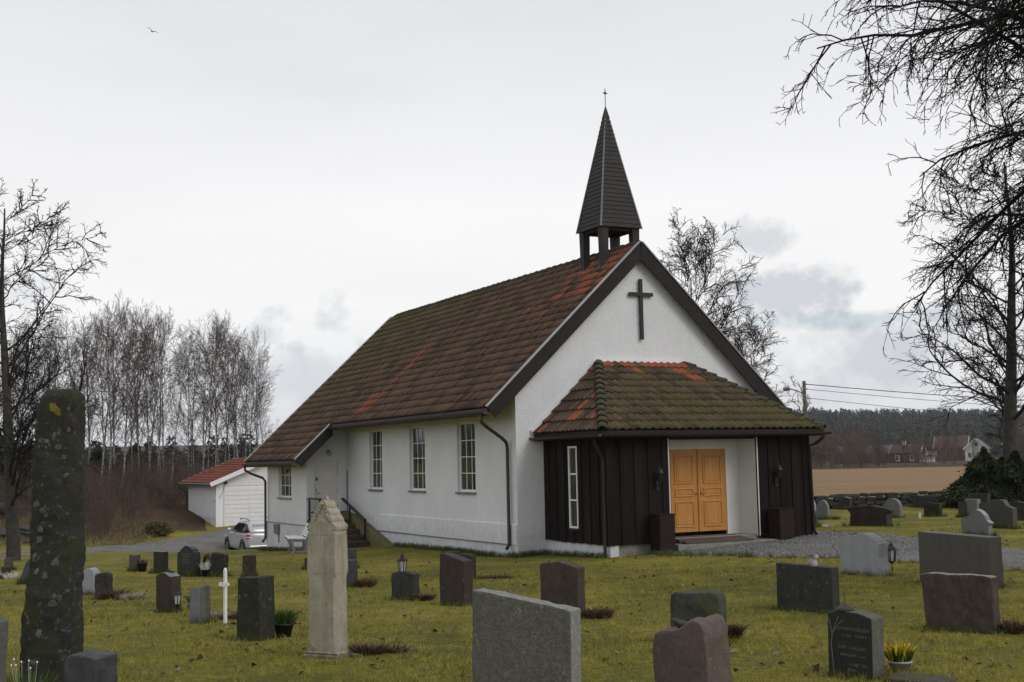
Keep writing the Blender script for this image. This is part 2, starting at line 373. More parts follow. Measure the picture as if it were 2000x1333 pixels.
M['white_pot'] = simple('pale_pot', (.34, .34, .38), .5, .1, 6)
M['lampglass'] = simple('frosted_candle_glass', (.42, .42, .42), .3, .12, 12, 0, 20, .5)
# ground
t = NT('lawn'); a = t.noise(.45, 7, .66); b_ = t.noise(1.7, 7, .68); c_ = t.noise(15, 6, .72); d_ = t.noise(70, 3, .7)
base = t.ramp(a, [(.30, (.080, .095, .020)), (.44, (.17, .172, .028)), (.56, (.30, .262, .032)), (.68, (.42, .34, .11))])
col = t.mix(t.ramp(b_, [(.50, 0.0), (.66, .85)]), base, (.36, .31, .022))
col = t.mix(t.ramp(b_, [(.32, .8), (.44, 0.0)]), col, (.19, .135, .065))
col = t.mix(t.ramp(c_, [(.36, .75), (.56, 0.0)]), col, (.075, .070, .018))
col = t.mix(t.ramp(d_, [(.40, .6), (.60, 0.0)]), col, (.06, .05, .016))
col = t.mix(t.ramp(d_, [(.66, 0.0), (.80, .5)]), col, (.28, .23, .10))
n1 = t.bump(c_, .7, .04); n2 = t.bump(d_, .8, .015, n1)
M['lawn'] = t.fin(col, .95, n2, .15)
t = NT('gravel'); v_ = t.new('ShaderNodeTexVoronoi'); v_.inputs['Scale'].default_value = 26; t.l.new(t.co, v_.inputs['Vector'])
a = t.noise(.9, 5, .6); d_ = t.noise(60, 3, .7)
col = t.mix(.55, t.ramp(a, [(.3, (.13, .125, .12)), (.7, (.20, .195, .19))]), t.ramp(v_.outputs['Color'], [(.1, (.06, .058, .055)), (.5, (.15, .147, .143)), (.95, (.36, .355, .35))]))
col = t.mix(t.ramp(t.noise(.7, 7, .68), [(.50, 0.0), (.66, .75)]), col, (.115, .095, .055))
M['gravel'] = t.fin(col, .9, t.bump(v_.outputs['Distance'], .9, .03, t.bump(d_, .5, .01)), .2)
t = NT('stubble'); a = t.noise(.08, 5, .6, stretch=(.6, 3, 1)); b_ = t.noise(1.0, 6, .7, stretch=(.5, 3, 1)); c_ = t.noise(9, 4, .7)
col = t.ramp(t.math('ADD', t.math('MULTIPLY', a, .5), t.math('MULTIPLY', b_, .5)), [(.3, (.17, .105, .054)), (.5, (.26, .168, .088)), (.7, (.36, .245, .135))])
col = t.mix(t.ramp(c_, [(.35, .55), (.55, 0.0)]), col, (.075, .045, .022))
M['stubble'] = t.fin(col, .95, t.bump(c_, .6, .05), .1)
t = NT('bank_litter'); a = t.noise(.5, 6, .65); b_ = t.noise(5, 6, .7); c_ = t.noise(22, 4, .7)
col = t.ramp(t.math('ADD', t.math('MULTIPLY', a, .5), t.math('MULTIPLY', b_, .5)), [(.3, (.035, .022, .015)), (.48, (.075, .05, .03)), (.62, (.11, .075, .042)), (.75, (.085, .075, .025))])
col = t.mix(t.ramp(c_, [(.36, .7), (.55, 0.0)]), col, (.02, .014, .010))
M['litter'] = t.fin(col, .95, t.bump(b_, .8, .08), .1)
M['hillside'] = simple('hillside', (.045, .043, .034), .95, .3, .02)

# ================================================================== terrain
CP = np.array([(0,0,0),(-8,2,0),(8,2,0),(-14,12,-.15),(0,9,0),(-6,10,0),(6,10,0),(0,18,-.15),(-6,20,-.35),(8,18,-.08),(14,20,-.1),(16,30,-.2),(12,26,-.2),
(-.17,30.1,-.6),(-3.45,36.5,-.68),(-6.6,39.6,-.98),(-8.7,43.7,-1.2),(2.06,27.5,-.45),(7.06,30.08,-.25),(5,36,-.4),(9,45,-.4),(0,52,-.9),
(-10,28,-.72),(-16,28,-.8),(-10,38,-1.1),(-14,46,-1.45),(-13,52,-1.8),(-20,52,-1.75),(-30,50,-1.75),(-12,58.5,-2.45),(-17,57,-1.85),(-24,57,-1.8),(-34,56,-1.8),
(-13,66,-1.4),(-17,66,-1.4),(-8,68,-1.2),(-22,65,-.9),(-30,64,-.6),(-19,74,-.6),(-40,66,-.4),(-20,85,.0),(-40,85,.2),(0,80,-.8),(-8,85,-.3),
(12,47,-.32),(18,47,-.3),(26,47,-.3),(20,38,-.25),(27,30,-.1),(30,15,-.1),(20,53,-.9),(12,53,-.9),(30,53,-.9),(40,70,-1.1),(10,75,-1.1),(60,100,-1.2),(20,100,-1.2),(-60,100,.2),(-20,110,0),(-60,50,-1),(60,40,-.6),(-40,20,-.6),(0,-20,0.1),(40,0,0),(-40,0,-.3)], float)
def _k(d2):
    d2 = np.maximum(d2, 1e-9); return .5 * d2 * np.log(d2)
_n = len(CP)
_A = np.zeros((_n + 3, _n + 3)); _A[:_n, :_n] = _k(((CP[:, None, :2] - CP[None, :, :2]) ** 2).sum(-1)) + np.eye(_n) * 2.0
_A[:_n, _n] = 1; _A[:_n, _n + 1:] = CP[:, :2]; _A[_n:, :_n] = _A[:_n, _n:].T
_S = np.linalg.solve(_A, np.r_[CP[:, 2], 0, 0, 0])
def HH(x, y):
    x = np.asarray(x, float); y = np.asarray(y, float); sh = x.shape; x = x.ravel(); y = y.ravel(); out = np.empty(len(x))
    for i in range(0, len(x), 20000):
        xs, ys = x[i:i + 20000], y[i:i + 20000]
        out[i:i + 20000] = _k((xs[:, None] - CP[None, :, 0]) ** 2 + (ys[:, None] - CP[None, :, 1]) ** 2) @ _S[:_n] + _S[_n] + _S[_n + 1] * xs + _S[_n + 2] * ys
    rr = np.hypot(x, y - 30); t_ = np.clip((rr - 65) / 35, 0, 1); t_ = t_ * t_ * (3 - 2 * t_)
    out = out * (1 - t_) - 1.1 * t_
    out += .018 * np.sin(x * 1.3 + .7 * np.sin(y * .9)) * np.sin(y * 1.1 + .5 * x) * (rr < 90)
    # ground far beyond the field climbs into the wooded hill
    far = np.clip((np.hypot(x, y) - 420) / 420, 0, 1); far = far * far * (3 - 2 * far)
    out += far * (17 + 5 * np.sin(x * .006 + 1.0) + 2 * np.sin(x * .017))
    return out.reshape(sh)
def H(x, y): return float(HH(np.array([x]), np.array([y]))[0])
def axis(dense0, dense1, step, lo, hi, grow=1.12):
    a = list(np.arange(dense0, dense1 + 1e-6, step)); s_ = step
    while a[-1] < hi: s_ *= grow; a.append(a[-1] + s_)
    s_ = step
    while a[0] > lo: s_ *= grow; a.insert(0, a[0] - s_)
    return np.array(a)
def sheet(name, xs, ys, mat, dz=0.0, mask=None):
    X, Y = np.meshgrid(xs, ys); Z = HH(X, Y) + dz
    V = np.c_[X.ravel(), Y.ravel(), Z.ravel()]; nx = len(xs)
    i = np.arange(len(V)).reshape(X.shape); F = np.stack([i[:-1, :-1], i[:-1, 1:], i[1:, 1:], i[1:, :-1]], -1).reshape(-1, 4)
    if mask is not None:
        ctr = V[F].mean(1); F = F[mask(ctr[:, 0], ctr[:, 1])]
    return link(name, npmesh(name, V, F, mat, True))
kind(sheet('ground', axis(-34, 30, .6, -1500, 1500), axis(-6, 72, .6, -300, 2500), M['lawn']), 'structure')
def strip(name, left, right, mat, dz, n=60, m=8, jit=.15, seed=1):
    """ribbon between two plan polylines, draped on the terrain"""
    rg = np.random.default_rng(seed)
    def res(p):
        p = np.array(p, float); s_ = np.r_[0, np.cumsum(np.hypot(*np.diff(p, axis=0).T))]; t_ = np.linspace(0, s_[-1], n)
        return np.c_[np.interp(t_, s_, p[:, 0]), np.interp(t_, s_, p[:, 1])]
    Lp, Rp = res(left), res(right)
    wv = np.linspace(0, 1, m)[None, :, None]
    a = Lp[:, None] * (1 - wv) + Rp[:, None] * wv
    a[:, 0] += rg.normal(0, jit, (n, 2)); a[:, -1] += rg.normal(0, jit, (n, 2))
    Z = HH(a[..., 0], a[..., 1]) + dz
    Z[:, 0] -= dz + .02; Z[:, -1] -= dz + .02
    V = np.dstack([a, Z]).reshape(-1, 3); i = np.arange(n * m).reshape(n, m)
    F = np.stack([i[:-1, :-1], i[:-1, 1:], i[1:, 1:], i[1:, :-1]], -1).reshape(-1, 4)
    return link(name, npmesh(name, V, F, mat, True))
kind(strip('gravel_path', [(3.1, 28.6), (3.3, 26.6), (4.5, 24.8), (6.1, 23.6), (6.8, 21.4), (7.8, 18.6), (9.2, 14)],
           [(4.6, 29.8), (6.2, 30.6), (7.9, 32.6), (8.9, 30.6), (9.0, 27.4), (9.8, 23.5), (12, 17)], M['gravel'], .035, 70, 14, .10, 3), 'structure')
kind(strip('driveway', [(-40, 52.0), (-26, 53.2), (-17.9, 53.2), (-15.2, 54.6), (-13, 54.0), (-9.5, 52.5), (-5, 52)],
           [(-40, 55.0), (-26, 55.6), (-18.8, 56.2), (-17.4, 60.5), (-16.2, 64.0), (-14.6, 66.4), (-9, 67.0)], M['gravel'], .035, 80, 16, .12, 4), 'structure')
kind(strip('footpath', [(-30, 46.2), (-18.6, 46.9), (-17.0, 47.4)], [(-30, 46.9), (-18.6, 47.6), (-17.0, 47.9)], M['gravel'], .03, 40, 5, .06, 5), 'structure')
kind(strip('woodland_bank', [(-62, 56.5), (-40, 57.2), (-27, 57.6), (-20, 58.3), (-17.6, 61.3), (-16.3, 65.2), (-16.5, 70), (-6, 76), (4, 78)],
           [(-190, 300), (-150, 300), (-115, 300), (-95, 300), (-75, 300), (-58, 300), (-40, 300), (-18, 300), (0, 300)], M['litter'], .05, 120, 60, .35, 6), 'structure')
fx = axis(4, 60, 2.0, -10, 200, 1.06); fy = np.arange(50.0, 236, 2.0)
kind(sheet('field', fx, fy, M['stubble'], .07, lambda x, y: y > 50.5 + .1 * np.sin(x)), 'structure')

kind(sheet('meadow', axis(-40, 200, 6, -60, 420, 1.1), np.arange(233.0, 430, 6.0), M['litter'], .12), 'structure')

kind(sheet('hill', np.arange(-1500, 1501, 30.0), axis(424, 900, 15, 424, 2200, 1.1), M['hillside'], .5), 'structure')
# ================================================================== church
church = thing('church', 'white rendered church with brown tiled roof, slim dark spire and orange entrance doors', 'church', (CX, CY, CZ), TH)
W, OV, EV, ZE, ZR, LR = 7.144, .163, .811, 3.522, 7.689, 16.58
SL = math.atan2(ZR - ZE, W / 2 + EV); TS, CS, SN = math.tan(SL), math.cos(SL), math.sin(SL)
B7, E2, DA, B10, BL = 11.05, 1.967, 1.352, 11.93, 16.30
def roof_z(a): return ZE + (a + EV) * TS if a < W / 2 else ZE + (W + EV - a) * TS
Z8 = roof_z(-E2)
def wall_panel(mb, o, ux, length, prof, opens, depth, inward):
    """vertical wall with reveals: o origin, ux unit along, prof(s)->top z, opens (s0,s1,z0,z1)"""
    o, ux, inward = Vector(o), Vector(ux), Vector(inward)
    ss = sorted({0.0, length, *[s for q in opens for s in q[:2]], *[length * i / 8 for i in range(1, 8)]})
    P = lambda s_, z_, d_=0.0: o + ux * s_ + Vector((0, 0, z_)) + inward * d_
    zb = -1.3 if not opens or min(q[2] for q in opens) > -1.2 else -1.3
    for s0, s1 in zip(ss[:-1], ss[1:]):
        sm = (s0 + s1) / 2; cuts = sorted([(q[2], q[3]) for q in opens if q[0] < sm < q[1]]); z = zb
        for c0, c1 in cuts:
            mb.add([P(s0, z), P(s1, z), P(s1, c0), P(s0, c0)], [(0, 1, 2, 3)]); z = c1
        mb.add([P(s0, z), P(s1, z), P(s1, prof(s1)), P(s0, prof(s0))], [(0, 1, 2, 3)])
    for s0, s1, z0, z1 in opens:
        for a, b in (((s0, z0), (s1, z0)), ((s1, z0), (s1, z1)), ((s1, z1), (s0, z1)), ((s0, z1), (s0, z0))):
            mb.add([P(*a), P(*b), P(*b, depth), P(*a, depth)], [(0, 1, 2, 3)])
WIN = [(2.28, 3.37), (5.51, 6.63), (8.79, 9.84)]             # along the long wall
WZ0, WZ1 = 1.487, 3.285
wb = MB(); top = .17
long_open = [(B10 - b1, B10 - b0, WZ0, WZ1) for b0, b1 in WIN]
wall_panel(wb, (0, B10, 0), (0, -1, 0), B10, lambda s_: roof_z(0) - top, long_open, .30, (1, 0, 0))
wall_panel(wb, (0, 0, 0), (1, 0, 0), W, lambda s_: roof_z(min(s_, W - s_)) - top, [], .3, (0, 1, 0))
wall_panel(wb, (W, 0, 0), (0, 1, 0), BL, lambda s_: roof_z(0) - top, [], .3, (-1, 0, 0))
wall_panel(wb, (W, BL, 0), (-1, 0, 0), W, lambda s_: roof_z(min(s_, W - s_)) - top, [], .3, (0, -1, 0))
AW = (13.53, 14.96)
wall_panel(wb, (-DA, BL, 0), (0, -1, 0), BL - B10, lambda s_: roof_z(-DA) - top, [(BL - AW[1], BL - AW[0], 1.2, 2.345), (BL - 14.5, BL - 13.72, -.22, .10)], .24, (1, 0, 0))
wall_panel(wb, (-DA, B10, 0), (1, 0, 0), DA, lambda s_: roof_z(-DA + s_) - top, [(.27, 1.10, .55, 2.415)], .12, (0, 1, 0))
wall_panel(wb, (0, BL, 0), (-1, 0, 0), DA, lambda s_: roof_z(-s_) - top, [], .2, (0, -1, 0))
wb.obj('wall', M['render'], church)
# thickened foot of the long wall with its sloping ledge, and the painted plinth below it
lb = MB()
lb.prism([(0, .27), (-.035, .27), (-.035, .735), (-.0, .775)], .02, 9.0)
lb.obj('wall_ledge', M['render'], church)
pl = MB()
pl.box(-.012, .3, -.012, B10, -1.3, .268)
pl.box(.3, W + .012, -.012, .3, -1.3, .268)
pl.box(-DA - .03, -DA + .3, B10 - .03, BL + .02, -1.35, .342)
pl.obj('plinth', M['plinth'], church)
pl = MB(); pl.beam((-.02, .3, .270), (-.02, 9.9, .250), .05, .022); pl.beam((-DA - .035, B10, .347), (-DA - .035, BL, .340), .03, .02)
pl.obj('drip_edge', M['lead'], church)
def window(b0, b1, z0, z1, cols, rows, a=0.0, deep=.14, sill=True, along='b', fw_=.055, mat='white_paint', mun=.022):
    """window in the wall plane a = const (along b) or b = const (along a)"""
    n = 1 if along == 'b' else 0
    def bx(mb, s0, s1, d0, d1, z0_, z1_):
        if along == 'b': mb.box(a + d0, a + d1, s0, s1, z0_, z1_)
        else: mb.box(s0, s1, a + d0, a + d1, z0_, z1_)
        return mb
    fr = MB(); f = fw_
    bx(fr, b0, b0 + f, deep, deep + .07, z0, z1); bx(fr, b1 - f, b1, deep, deep + .07, z0, z1)
    bx(fr, b0 + f, b1 - f, deep, deep + .07, z0, z0 + f); bx(fr, b0 + f, b1 - f, deep, deep + .07, z1 - f, z1)
    w_ = fr.obj('window', M[mat], church)
    gw, gh = (b1 - b0 - 2 * f), (z1 - z0 - 2 * f)
    for c in range(1, cols):
        x = b0 + f + gw * c / cols; bx(MB(), x - mun / 2, x + mun / 2, deep + .012, deep + .05, z0 + f, z1 - f).obj('muntin', M[mat], w_)
    for r in range(1, rows):
        zz = z0 + f + gh * r / rows; bx(MB(), b0 + f, b1 - f, deep + .010, deep + .052, zz - mun / 2, zz + mun / 2).obj('muntin', M[mat], w_)
    rg = random.Random(int(b0 * 100))
    for c in range(cols):
        for r in range(rows):
            x0, x1 = b0 + f + gw * c / cols + mun / 2, b0 + f + gw * (c + 1) / cols - mun / 2
            y0, y1 = z0 + f + gh * r / rows + mun / 2, z0 + f + gh * (r + 1) / rows - mun / 2
            bx(MB(), x0, x1, deep + .026, deep + .032, y0, y1).obj('pane', M['glass'], w_)
    if sill:
        s_ = MB(); bx(s_, b0 - .05, b1 + .03, -.06, deep, z0 - .055, z0 - .005); s_.obj('sill', M['lead'], w_, bevel=.006)
    return w_
for b0, b1 in WIN: window(b0, b1, WZ0, WZ1, 3, 4, 0.0, .075)
window(AW[0], AW[1], 1.2, 2.345, 3, 3, -DA, .065)
window(13.72, 14.5, -.22, .10, 1, 1, -DA, .08, False, fw_=.06)
mb = MB(); mb.box(-DA - .10, -DA - .002, 14.72, 15.25, -.02, .30); mb.obj('meter_box', M['lead'], church, bevel=.01)
mb = MB(); mb.tube([(-DA - .05, 14.8, -.02), (-DA - .05, 14.8, -.32)], .02, 6); mb.obj('conduit', M['lead'], church)
# side door up the steps
mb = MB(); mb.box(-1.05, -.29, B10 + .06, B10 + .10, .56, 2.38); sd = mb.obj('side_door', M['cream_paint'], church)
mb = MB(); mb.box(-1.082, -1.05, B10 + .03, B10 + .11, .55, 2.415); mb.box(-.29, -.252, B10 + .03, B10 + .11, .55, 2.415); mb.box(-1.05, -.29, B10 + .03, B10 + .11, 2.38, 2.415)
mb.obj('frame', M['cream_paint'], sd)
for z in (.85, 1.35, 1.95): MB().box(-.30, -.27, B10 + .045, B10 + .065, z, z + .13).obj('hinge', M['lead'], sd)
MB().box(-1.02, -.97, B10 + .035, B10 + .06, 1.76, 1.86).obj('code_lock', M['iron'], sd)
MB().box(-1.01, -.985, B10 + .04, B10 + .06, 1.42, 1.50).tube([(-1.0, B10 + .03, 1.36), (-.89, B10 + .03, 1.36)], .01, 6).obj('handle', M['lead'], sd)
# ---- main roof
def frame_mat(o, ex, ey):
    ex, ey = Vector(ex).normalized(), Vector(ey).normalized(); ez = ex.cross(ey)
    return Matrix.Translation(o) @ Matrix((ex, ey, ez)).transposed().to_4x4()
def tile_verts(wd, ln, waves=1, amp=.040, lift=.045, lip=.038, nw=7):
    n = waves * nw + 1; xs = np.linspace(0, wd * 1.02, n)
    zz = amp * (.5 - .5 * np.cos(2 * np.pi * waves * xs / wd)) ** .8
    bot = np.c_[xs, np.full(n, -.03), zz + lift]; topv = np.c_[xs, np.full(n, ln + .02), zz]; lp = np.c_[xs, np.full(n, -.026), zz + lift - lip]
    V = np.r_[lp, bot, topv]; F = []
    for k in range(2):
        for i in range(n - 1): F.append((k * n + i, k * n + i + 1, (k + 1) * n + i + 1, (k + 1) * n + i))
    return V, np.array(F)
deck = MB()
def slab(poly, th=.10, dz=-.02):
    n = len(poly); V = [Vector(p) + Vector((0, 0, dz)) for p in poly] + [Vector(p) + Vector((0, 0, dz - th)) for p in poly]
    deck.add(V, [tuple(range(n)), tuple(range(2 * n - 1, n - 1, -1))] + [(i, (i + 1) % n, (i + 1) % n + n, i + n) for i in range(n)])
R1 = LR + .17
slab([(-EV, -OV, ZE), (W / 2, -OV, ZR), (W / 2, R1, ZR), (-EV, R1, ZE)])
slab([(W + EV, -OV, ZE), (W + EV, R1, ZE), (W / 2, R1, ZR), (W / 2, -OV, ZR)])
slab([(-E2, B7, Z8), (-EV, B7, ZE), (-EV, R1, ZE), (-E2, R1, Z8)])
main_roof = deck.obj('main_roof', M['soffit'], church)
PITCH = (W / 2 + EV) / CS / 19
rng = np.random.default_rng(7)
Vs, Fs, Ti, Mo, Fr = [], [], [], [], []; base = 0
LT = LR + .1 + OV; NC = 84; CWD = LT / NC
tv, tf = tile_verts(CWD, PITCH)
streak_cols = {}
def add_rows(o, ex, ey, rows, cols, left):
    global base
    Mx = np.array(frame_mat(o, ex, ey))
    for r in range(rows[0], rows[1]):
        for c in range(cols[0], cols[1]):
            q = tv + np.array([c * CWD, r * PITCH, rng.normal(0, .003)]); q = q @ Mx[:3, :3].T + Mx[:3, 3]
            Vs.append(q); Fs.append(tf + base); base += len(q)
            bpos = LT - OV - (c + .5) * CWD if left else (c + .5) * CWD   # distance back from the gable
            h_ = r / 24
            fresh = 0.0
            if left:
                # run of replaced tiles climbing the slope, patches beside the spire and odd singles
                if 8.72 < bpos < 8.94 and 6 <= r <= 15: fresh = 1
                if 9.0 < bpos < 9.4 and 6 <= r <= 8: fresh = 1
                if bpos < 2.4 and r >= 18 and rng.random() < .42: fresh = 1
                if 1.6 < bpos < 3.6 and 14 <= r < 20 and rng.random() < .09: fresh = 1
                if rng.random() < .003: fresh = 1
                moss = np.clip(-.04 + .46 * (bpos / 17) * (.25 + .95 * h_) + .08 * math.sin(bpos * 1.1 + r * .5), -.2, .5)
            else: moss = .25
            k = len(q); Ti.append(np.full(k, rng.random())); Mo.append(np.full(k, moss + rng.normal(0, .06))); Fr.append(np.full(k, fresh))
exl, eyl = (0, -1, 0), (CS, 0, SN)
o_low = Vector((-E2, LR + .1, Z8)) + Vector((0, 0, .012))
n_low = 5
nb7 = int(round((LR + .1 - B7) / CWD))
add_rows(o_low, exl, eyl, (0, n_low), (0, nb7), True)
add_rows(o_low, exl, eyl, (n_low, n_low + 19), (0, NC), True)
add_rows(Vector((W + EV, -OV, ZE + .012)), (0, 1, 0), (-CS, 0, SN), (0, 19), (0, NC), False)
me = npmesh('roof_tiles', np.concatenate(Vs), np.concatenate(Fs), M['tile_geo'], False, np.concatenate(Ti))
for nm, arr in (('moss', Mo), ('fresh', Fr)):
    a = me.attributes.new(nm, 'FLOAT', 'POINT'); a.data.foreach_set('value', np.concatenate(arr).astype(np.float32))
kind(link('roof_tiles', me, main_roof), 'stuff')
# ridge caps, each its own tile
def cap_mesh(name, ln, r0, r1, mat):
    m_ = MB(); n = 8; V = []
    for y, rr, lf in ((0, r0, .025), (ln, r1, 0)):
        for rr2 in (rr, rr - .018):
            for k in range(n + 1):
                an = math.pi * (k / n) ; V.append((-rr2 * math.cos(an), y, rr2 * math.sin(an) * .85 + lf))
    m1 = n + 1
    F = [(k, k + 1, 2 * m1 + k + 1, 2 * m1 + k) for k in range(n)] + [(k + 1, k, m1 + k, m1 + k + 1) for k in range(n)]
    m_.add(V, F); return m_.mesh(name, mat, True, False)
cap = cap_mesh('ridge_tile', .40, .125, .105, M['ridge_tile'])
nrc = int((LR + OV) / .36)
for i in range(nrc):
    o = link('ridge_tile', cap, main_roof, (W / 2, -OV + .05 + i * .36, ZR - .03 + rng.normal(0, .004)))
# verge boards and their metal cappings
def verge(a0, z0, a1, z1, b, nm='bargeboard', dep=.30, mat='brown_trim'):
    m_ = MB(); d = Vector((a1 - a0, 0, z1 - z0)).normalized(); nrm = Vector((-d.z, 0, d.x)); nrm = nrm if nrm.z > 0 else -nrm
    p, q = Vector((a0, b, z0)), Vector((a1, b, z1))
    m_.add([p + nrm * .03 + Vector((0, y, 0)) for y in (-.02, .02)] + [q + nrm * .03 + Vector((0, y, 0)) for y in (-.02, .02)] +
           [p - nrm * dep + Vector((0, y, 0)) for y in (-.02, .02)] + [q - Vector((0, 0, (dep) / abs(d.x))) + Vector((0, y, 0)) for y in (-.02, .02)],
           [(0, 2, 3, 1), (4, 5, 7, 6), (0, 4, 6, 2), (1, 3, 7, 5), (0, 1, 5, 4), (2, 6, 7, 3)])
    o = m_.obj(nm, M[mat], main_roof)
    c_ = MB(); c_.beam(p + nrm * .055, q + nrm * .055, .10, .028, nrm); c_.obj('verge_capping', M['flash'], o)
    return o
verge(-EV - .02, ZE - .02, W / 2, ZR, -OV - .03)
verge(W + EV + .02, ZE - .02, W / 2, ZR, -OV - .03)
verge(-E2 - .02, Z8 - .02, W / 2, ZR, R1 + .03, dep=.22)
verge(W + EV + .02, ZE - .02, W / 2, ZR, R1 + .03, dep=.22)
verge(-E2 - .02, Z8 - .02, -EV + .04, ZE + .02, B7 - .03, dep=.26)
def eave(a, z, b0, b1, s_=-1):
    f_ = MB(); f_.box(min(a, a + s_ * .03), max(a, a + s_ * .03), b0, b1, z - .20, z - .02); f_.obj('fascia', M['fascia'], main_roof)
    g_ = MB(); n = 6
    V = [(a + s_ * (.085 + .06 * math.cos(math.pi + math.pi * k / n)), y, z - .10 - .065 * math.sin(math.pi * k / n)) for y in (b0 - .04, b1 + .04) for k in range(n + 1)]
    g_.add(V, [(k, k + 1, n + 2 + k, n + 1 + k) for k in range(n)]); g_.obj('gutter', M['gutter'], main_roof)
eave(-EV - .005, ZE, -OV, B7 - .06); eave(-E2 - .005, Z8, B7 - .02, R1); eave(W + EV + .005, ZE, -OV, R1, 1)
def pipe(pts, r=.042, m='gutter'):
    MB().tube(pts, r, 10).obj('downpipe', M[m], church, smooth=True)
pipe([(-EV - .09, .02, ZE - .16), (-EV - .09, .02, ZE - .34), (-EV + .08, .06, ZE - .46), (-.26, .22, ZE - .72), (-.11, .30, ZE - .82), (-.085, .30, ZE - .95), (-.085, .30, .28), (-.16, .30, .16)])
pipe([(-E2 - .09, R1 - .12, Z8 - .16), (-E2 - .09, R1 - .12, Z8 - .30), (-E2 + .1, R1 - .2, Z8 - .42), (-DA - .16, BL + .02, Z8 - .58), (-DA - .09, BL - .06, Z8 - .70), (-DA - .09, BL - .06, -.22), (-DA - .20, BL - .06, -.36)])
MB().tube([(-.03, B10 - .12, .75), (-.03, B10 - .12, 2.05)], .022, 6).obj('lightning_rod', M['lead'], church)
# cross on the gable
gc = MB(); gc.box(3.575, 3.665, -.09, -.035, 5.247, 6.79); gc.box(3.27, 3.575, -.088, -.037, 6.355, 6.445); gc.box(3.665, 3.98, -.088, -.037, 6.355, 6.445); gc.box(3.59, 3.65, -.035, .02, 5.6, 5.7); gc.box(3.59, 3.65, -.035, .02, 6.5, 6.6)
gc.obj('gable_cross', M['iron'], church)
# ---- spire on four posts
SA, SB, SH, ZS0, ZS1 = 3.56, 1.275, .604, 8.26, 11.64
steeple = MB(); steeple.add([(SA + x * (SH - .03), SB + y * (SH - .03), ZS0 + .03) for x, y in ((-1, -1), (1, -1), (1, 1), (-1, 1))] + [(SA, SB, ZS1 - .06)], [(0, 1, 4), (1, 2, 4), (2, 3, 4), (3, 0, 4), (3, 2, 1, 0)])
steeple = steeple.obj('steeple', M['soffit'], church)
NBD = 26; ztop = ZS0 + (ZS1 - ZS0) * .90
for i in range(NBD):
    z0 = ZS0 + (ztop - ZS0) * i / NBD; z1 = ZS0 + (ztop - ZS0) * (i + 1) / NBD + .02
    h0 = SH * (ZS1 - z0) / (ZS1 - ZS0) + .022; h1 = SH * (ZS1 - z1) / (ZS1 - ZS0) + .004
    for k in range(4):
        c, s_ = [(0, -1), (1, 0), (0, 1), (-1, 0)][k]; tx, ty = -s_, c
        P = lambda n_, l_, z_: (SA + c * n_ + tx * l_, SB + s_ * n_ + ty * l_, z_)
        jz = rng.normal(0, .003)
        MB().add([P(h0, -h0, z0 + jz), P(h0, h0, z0 + jz), P(h1, h1, z1), P(h1, -h1, z1), P(h0 - .024, -h0 + .024, z0 + jz), P(h0 - .024, h0 - .024, z0 + jz)],
                 [(0, 1, 2, 3), (0, 4, 5, 1)]).obj('lap_board', M['shingle'], steeple)
for sx, sy in ((-1, -1), (1, -1), (1, 1), (-1, 1)):
    p0_, p1_ = Vector((SA + sx * (SH + .022), SB + sy * (SH + .022), ZS0 - .01)), Vector((SA, SB, ZS1))
    MB().tube([p0_, p0_.lerp(p1_, .9)], [.026, .016], 6).obj('hip_strip', M['lead'], steeple)
    # posts stand on the roof slope, thicker at the head
    px, py = SA + sx * (SH - .13), SB + sy * (SH - .13); zb = roof_z(px) - .05
    m_ = MB(); a0, a1 = .085, .105
    m_.add([(px + x * a0, py + y * a0, zb - .1) for x, y in ((-1, -1), (1, -1), (1, 1), (-1, 1))] + [(px + x * a1, py + y * a1, ZS0 + .035) for x, y in ((-1, -1), (1, -1), (1, 1), (-1, 1))],
           [(3, 2, 1, 0), (4, 5, 6, 7), (0, 1, 5, 4), (1, 2, 6, 5), (2, 3, 7, 6), (3, 0, 4, 7)])
    m_.obj('post', M['shingle'], steeple)
    sg = 1 if px < W / 2 else -1
    MB().beam((px - .2, py, roof_z(px - .2) + .06), (px + .2, py, roof_z(px + .2) + .06), .42, .012, (-SN * sg, 0, CS)).obj('lead_flashing', M['lead'], steeple)
rb = MB()
for k in range(4):
    c, s_ = [(0, -1), (1, 0), (0, 1), (-1, 0)][k]; tx, ty = -s_, c; h_ = SH - .13
    rb.beam((SA + c * h_ - tx * (h_ - .09), SB + s_ * h_ - ty * (h_ - .09), ZS0 - .015), (SA + c * h_ + tx * (h_ - .09), SB + s_ * h_ + ty * (h_ - .09), ZS0 - .015), .10, .12)
rb.obj('ring_beam', M['soffit'], steeple)
h9 = SH * .10 + .02
MB().add([(SA + x * h9, SB + y * h9, ztop) for x, y in ((-1, -1), (1, -1), (1, 1), (-1, 1))] + [(SA, SB, ZS1 + .03)], [(0, 1, 4), (1, 2, 4), (2, 3, 4), (3, 0, 4), (3, 2, 1, 0)]).obj('metal_cap', M['shingle'], steeple)
fn = MB(); fn.tube([(SA, SB, ZS1 - .02), (SA, SB, 12.13)], .010, 6); fn.tube([(SA - .085, SB, 12.0), (SA + .085, SB, 12.0)], .009, 6)
fn.tube([(SA + .032 * math.cos(k * math.pi / 6), SB, 12.0 + .032 * math.sin(k * math.pi / 6)) for k in range(13)], .010, 6, False)
fn.obj('finial_cross', M['iron'], steeple)

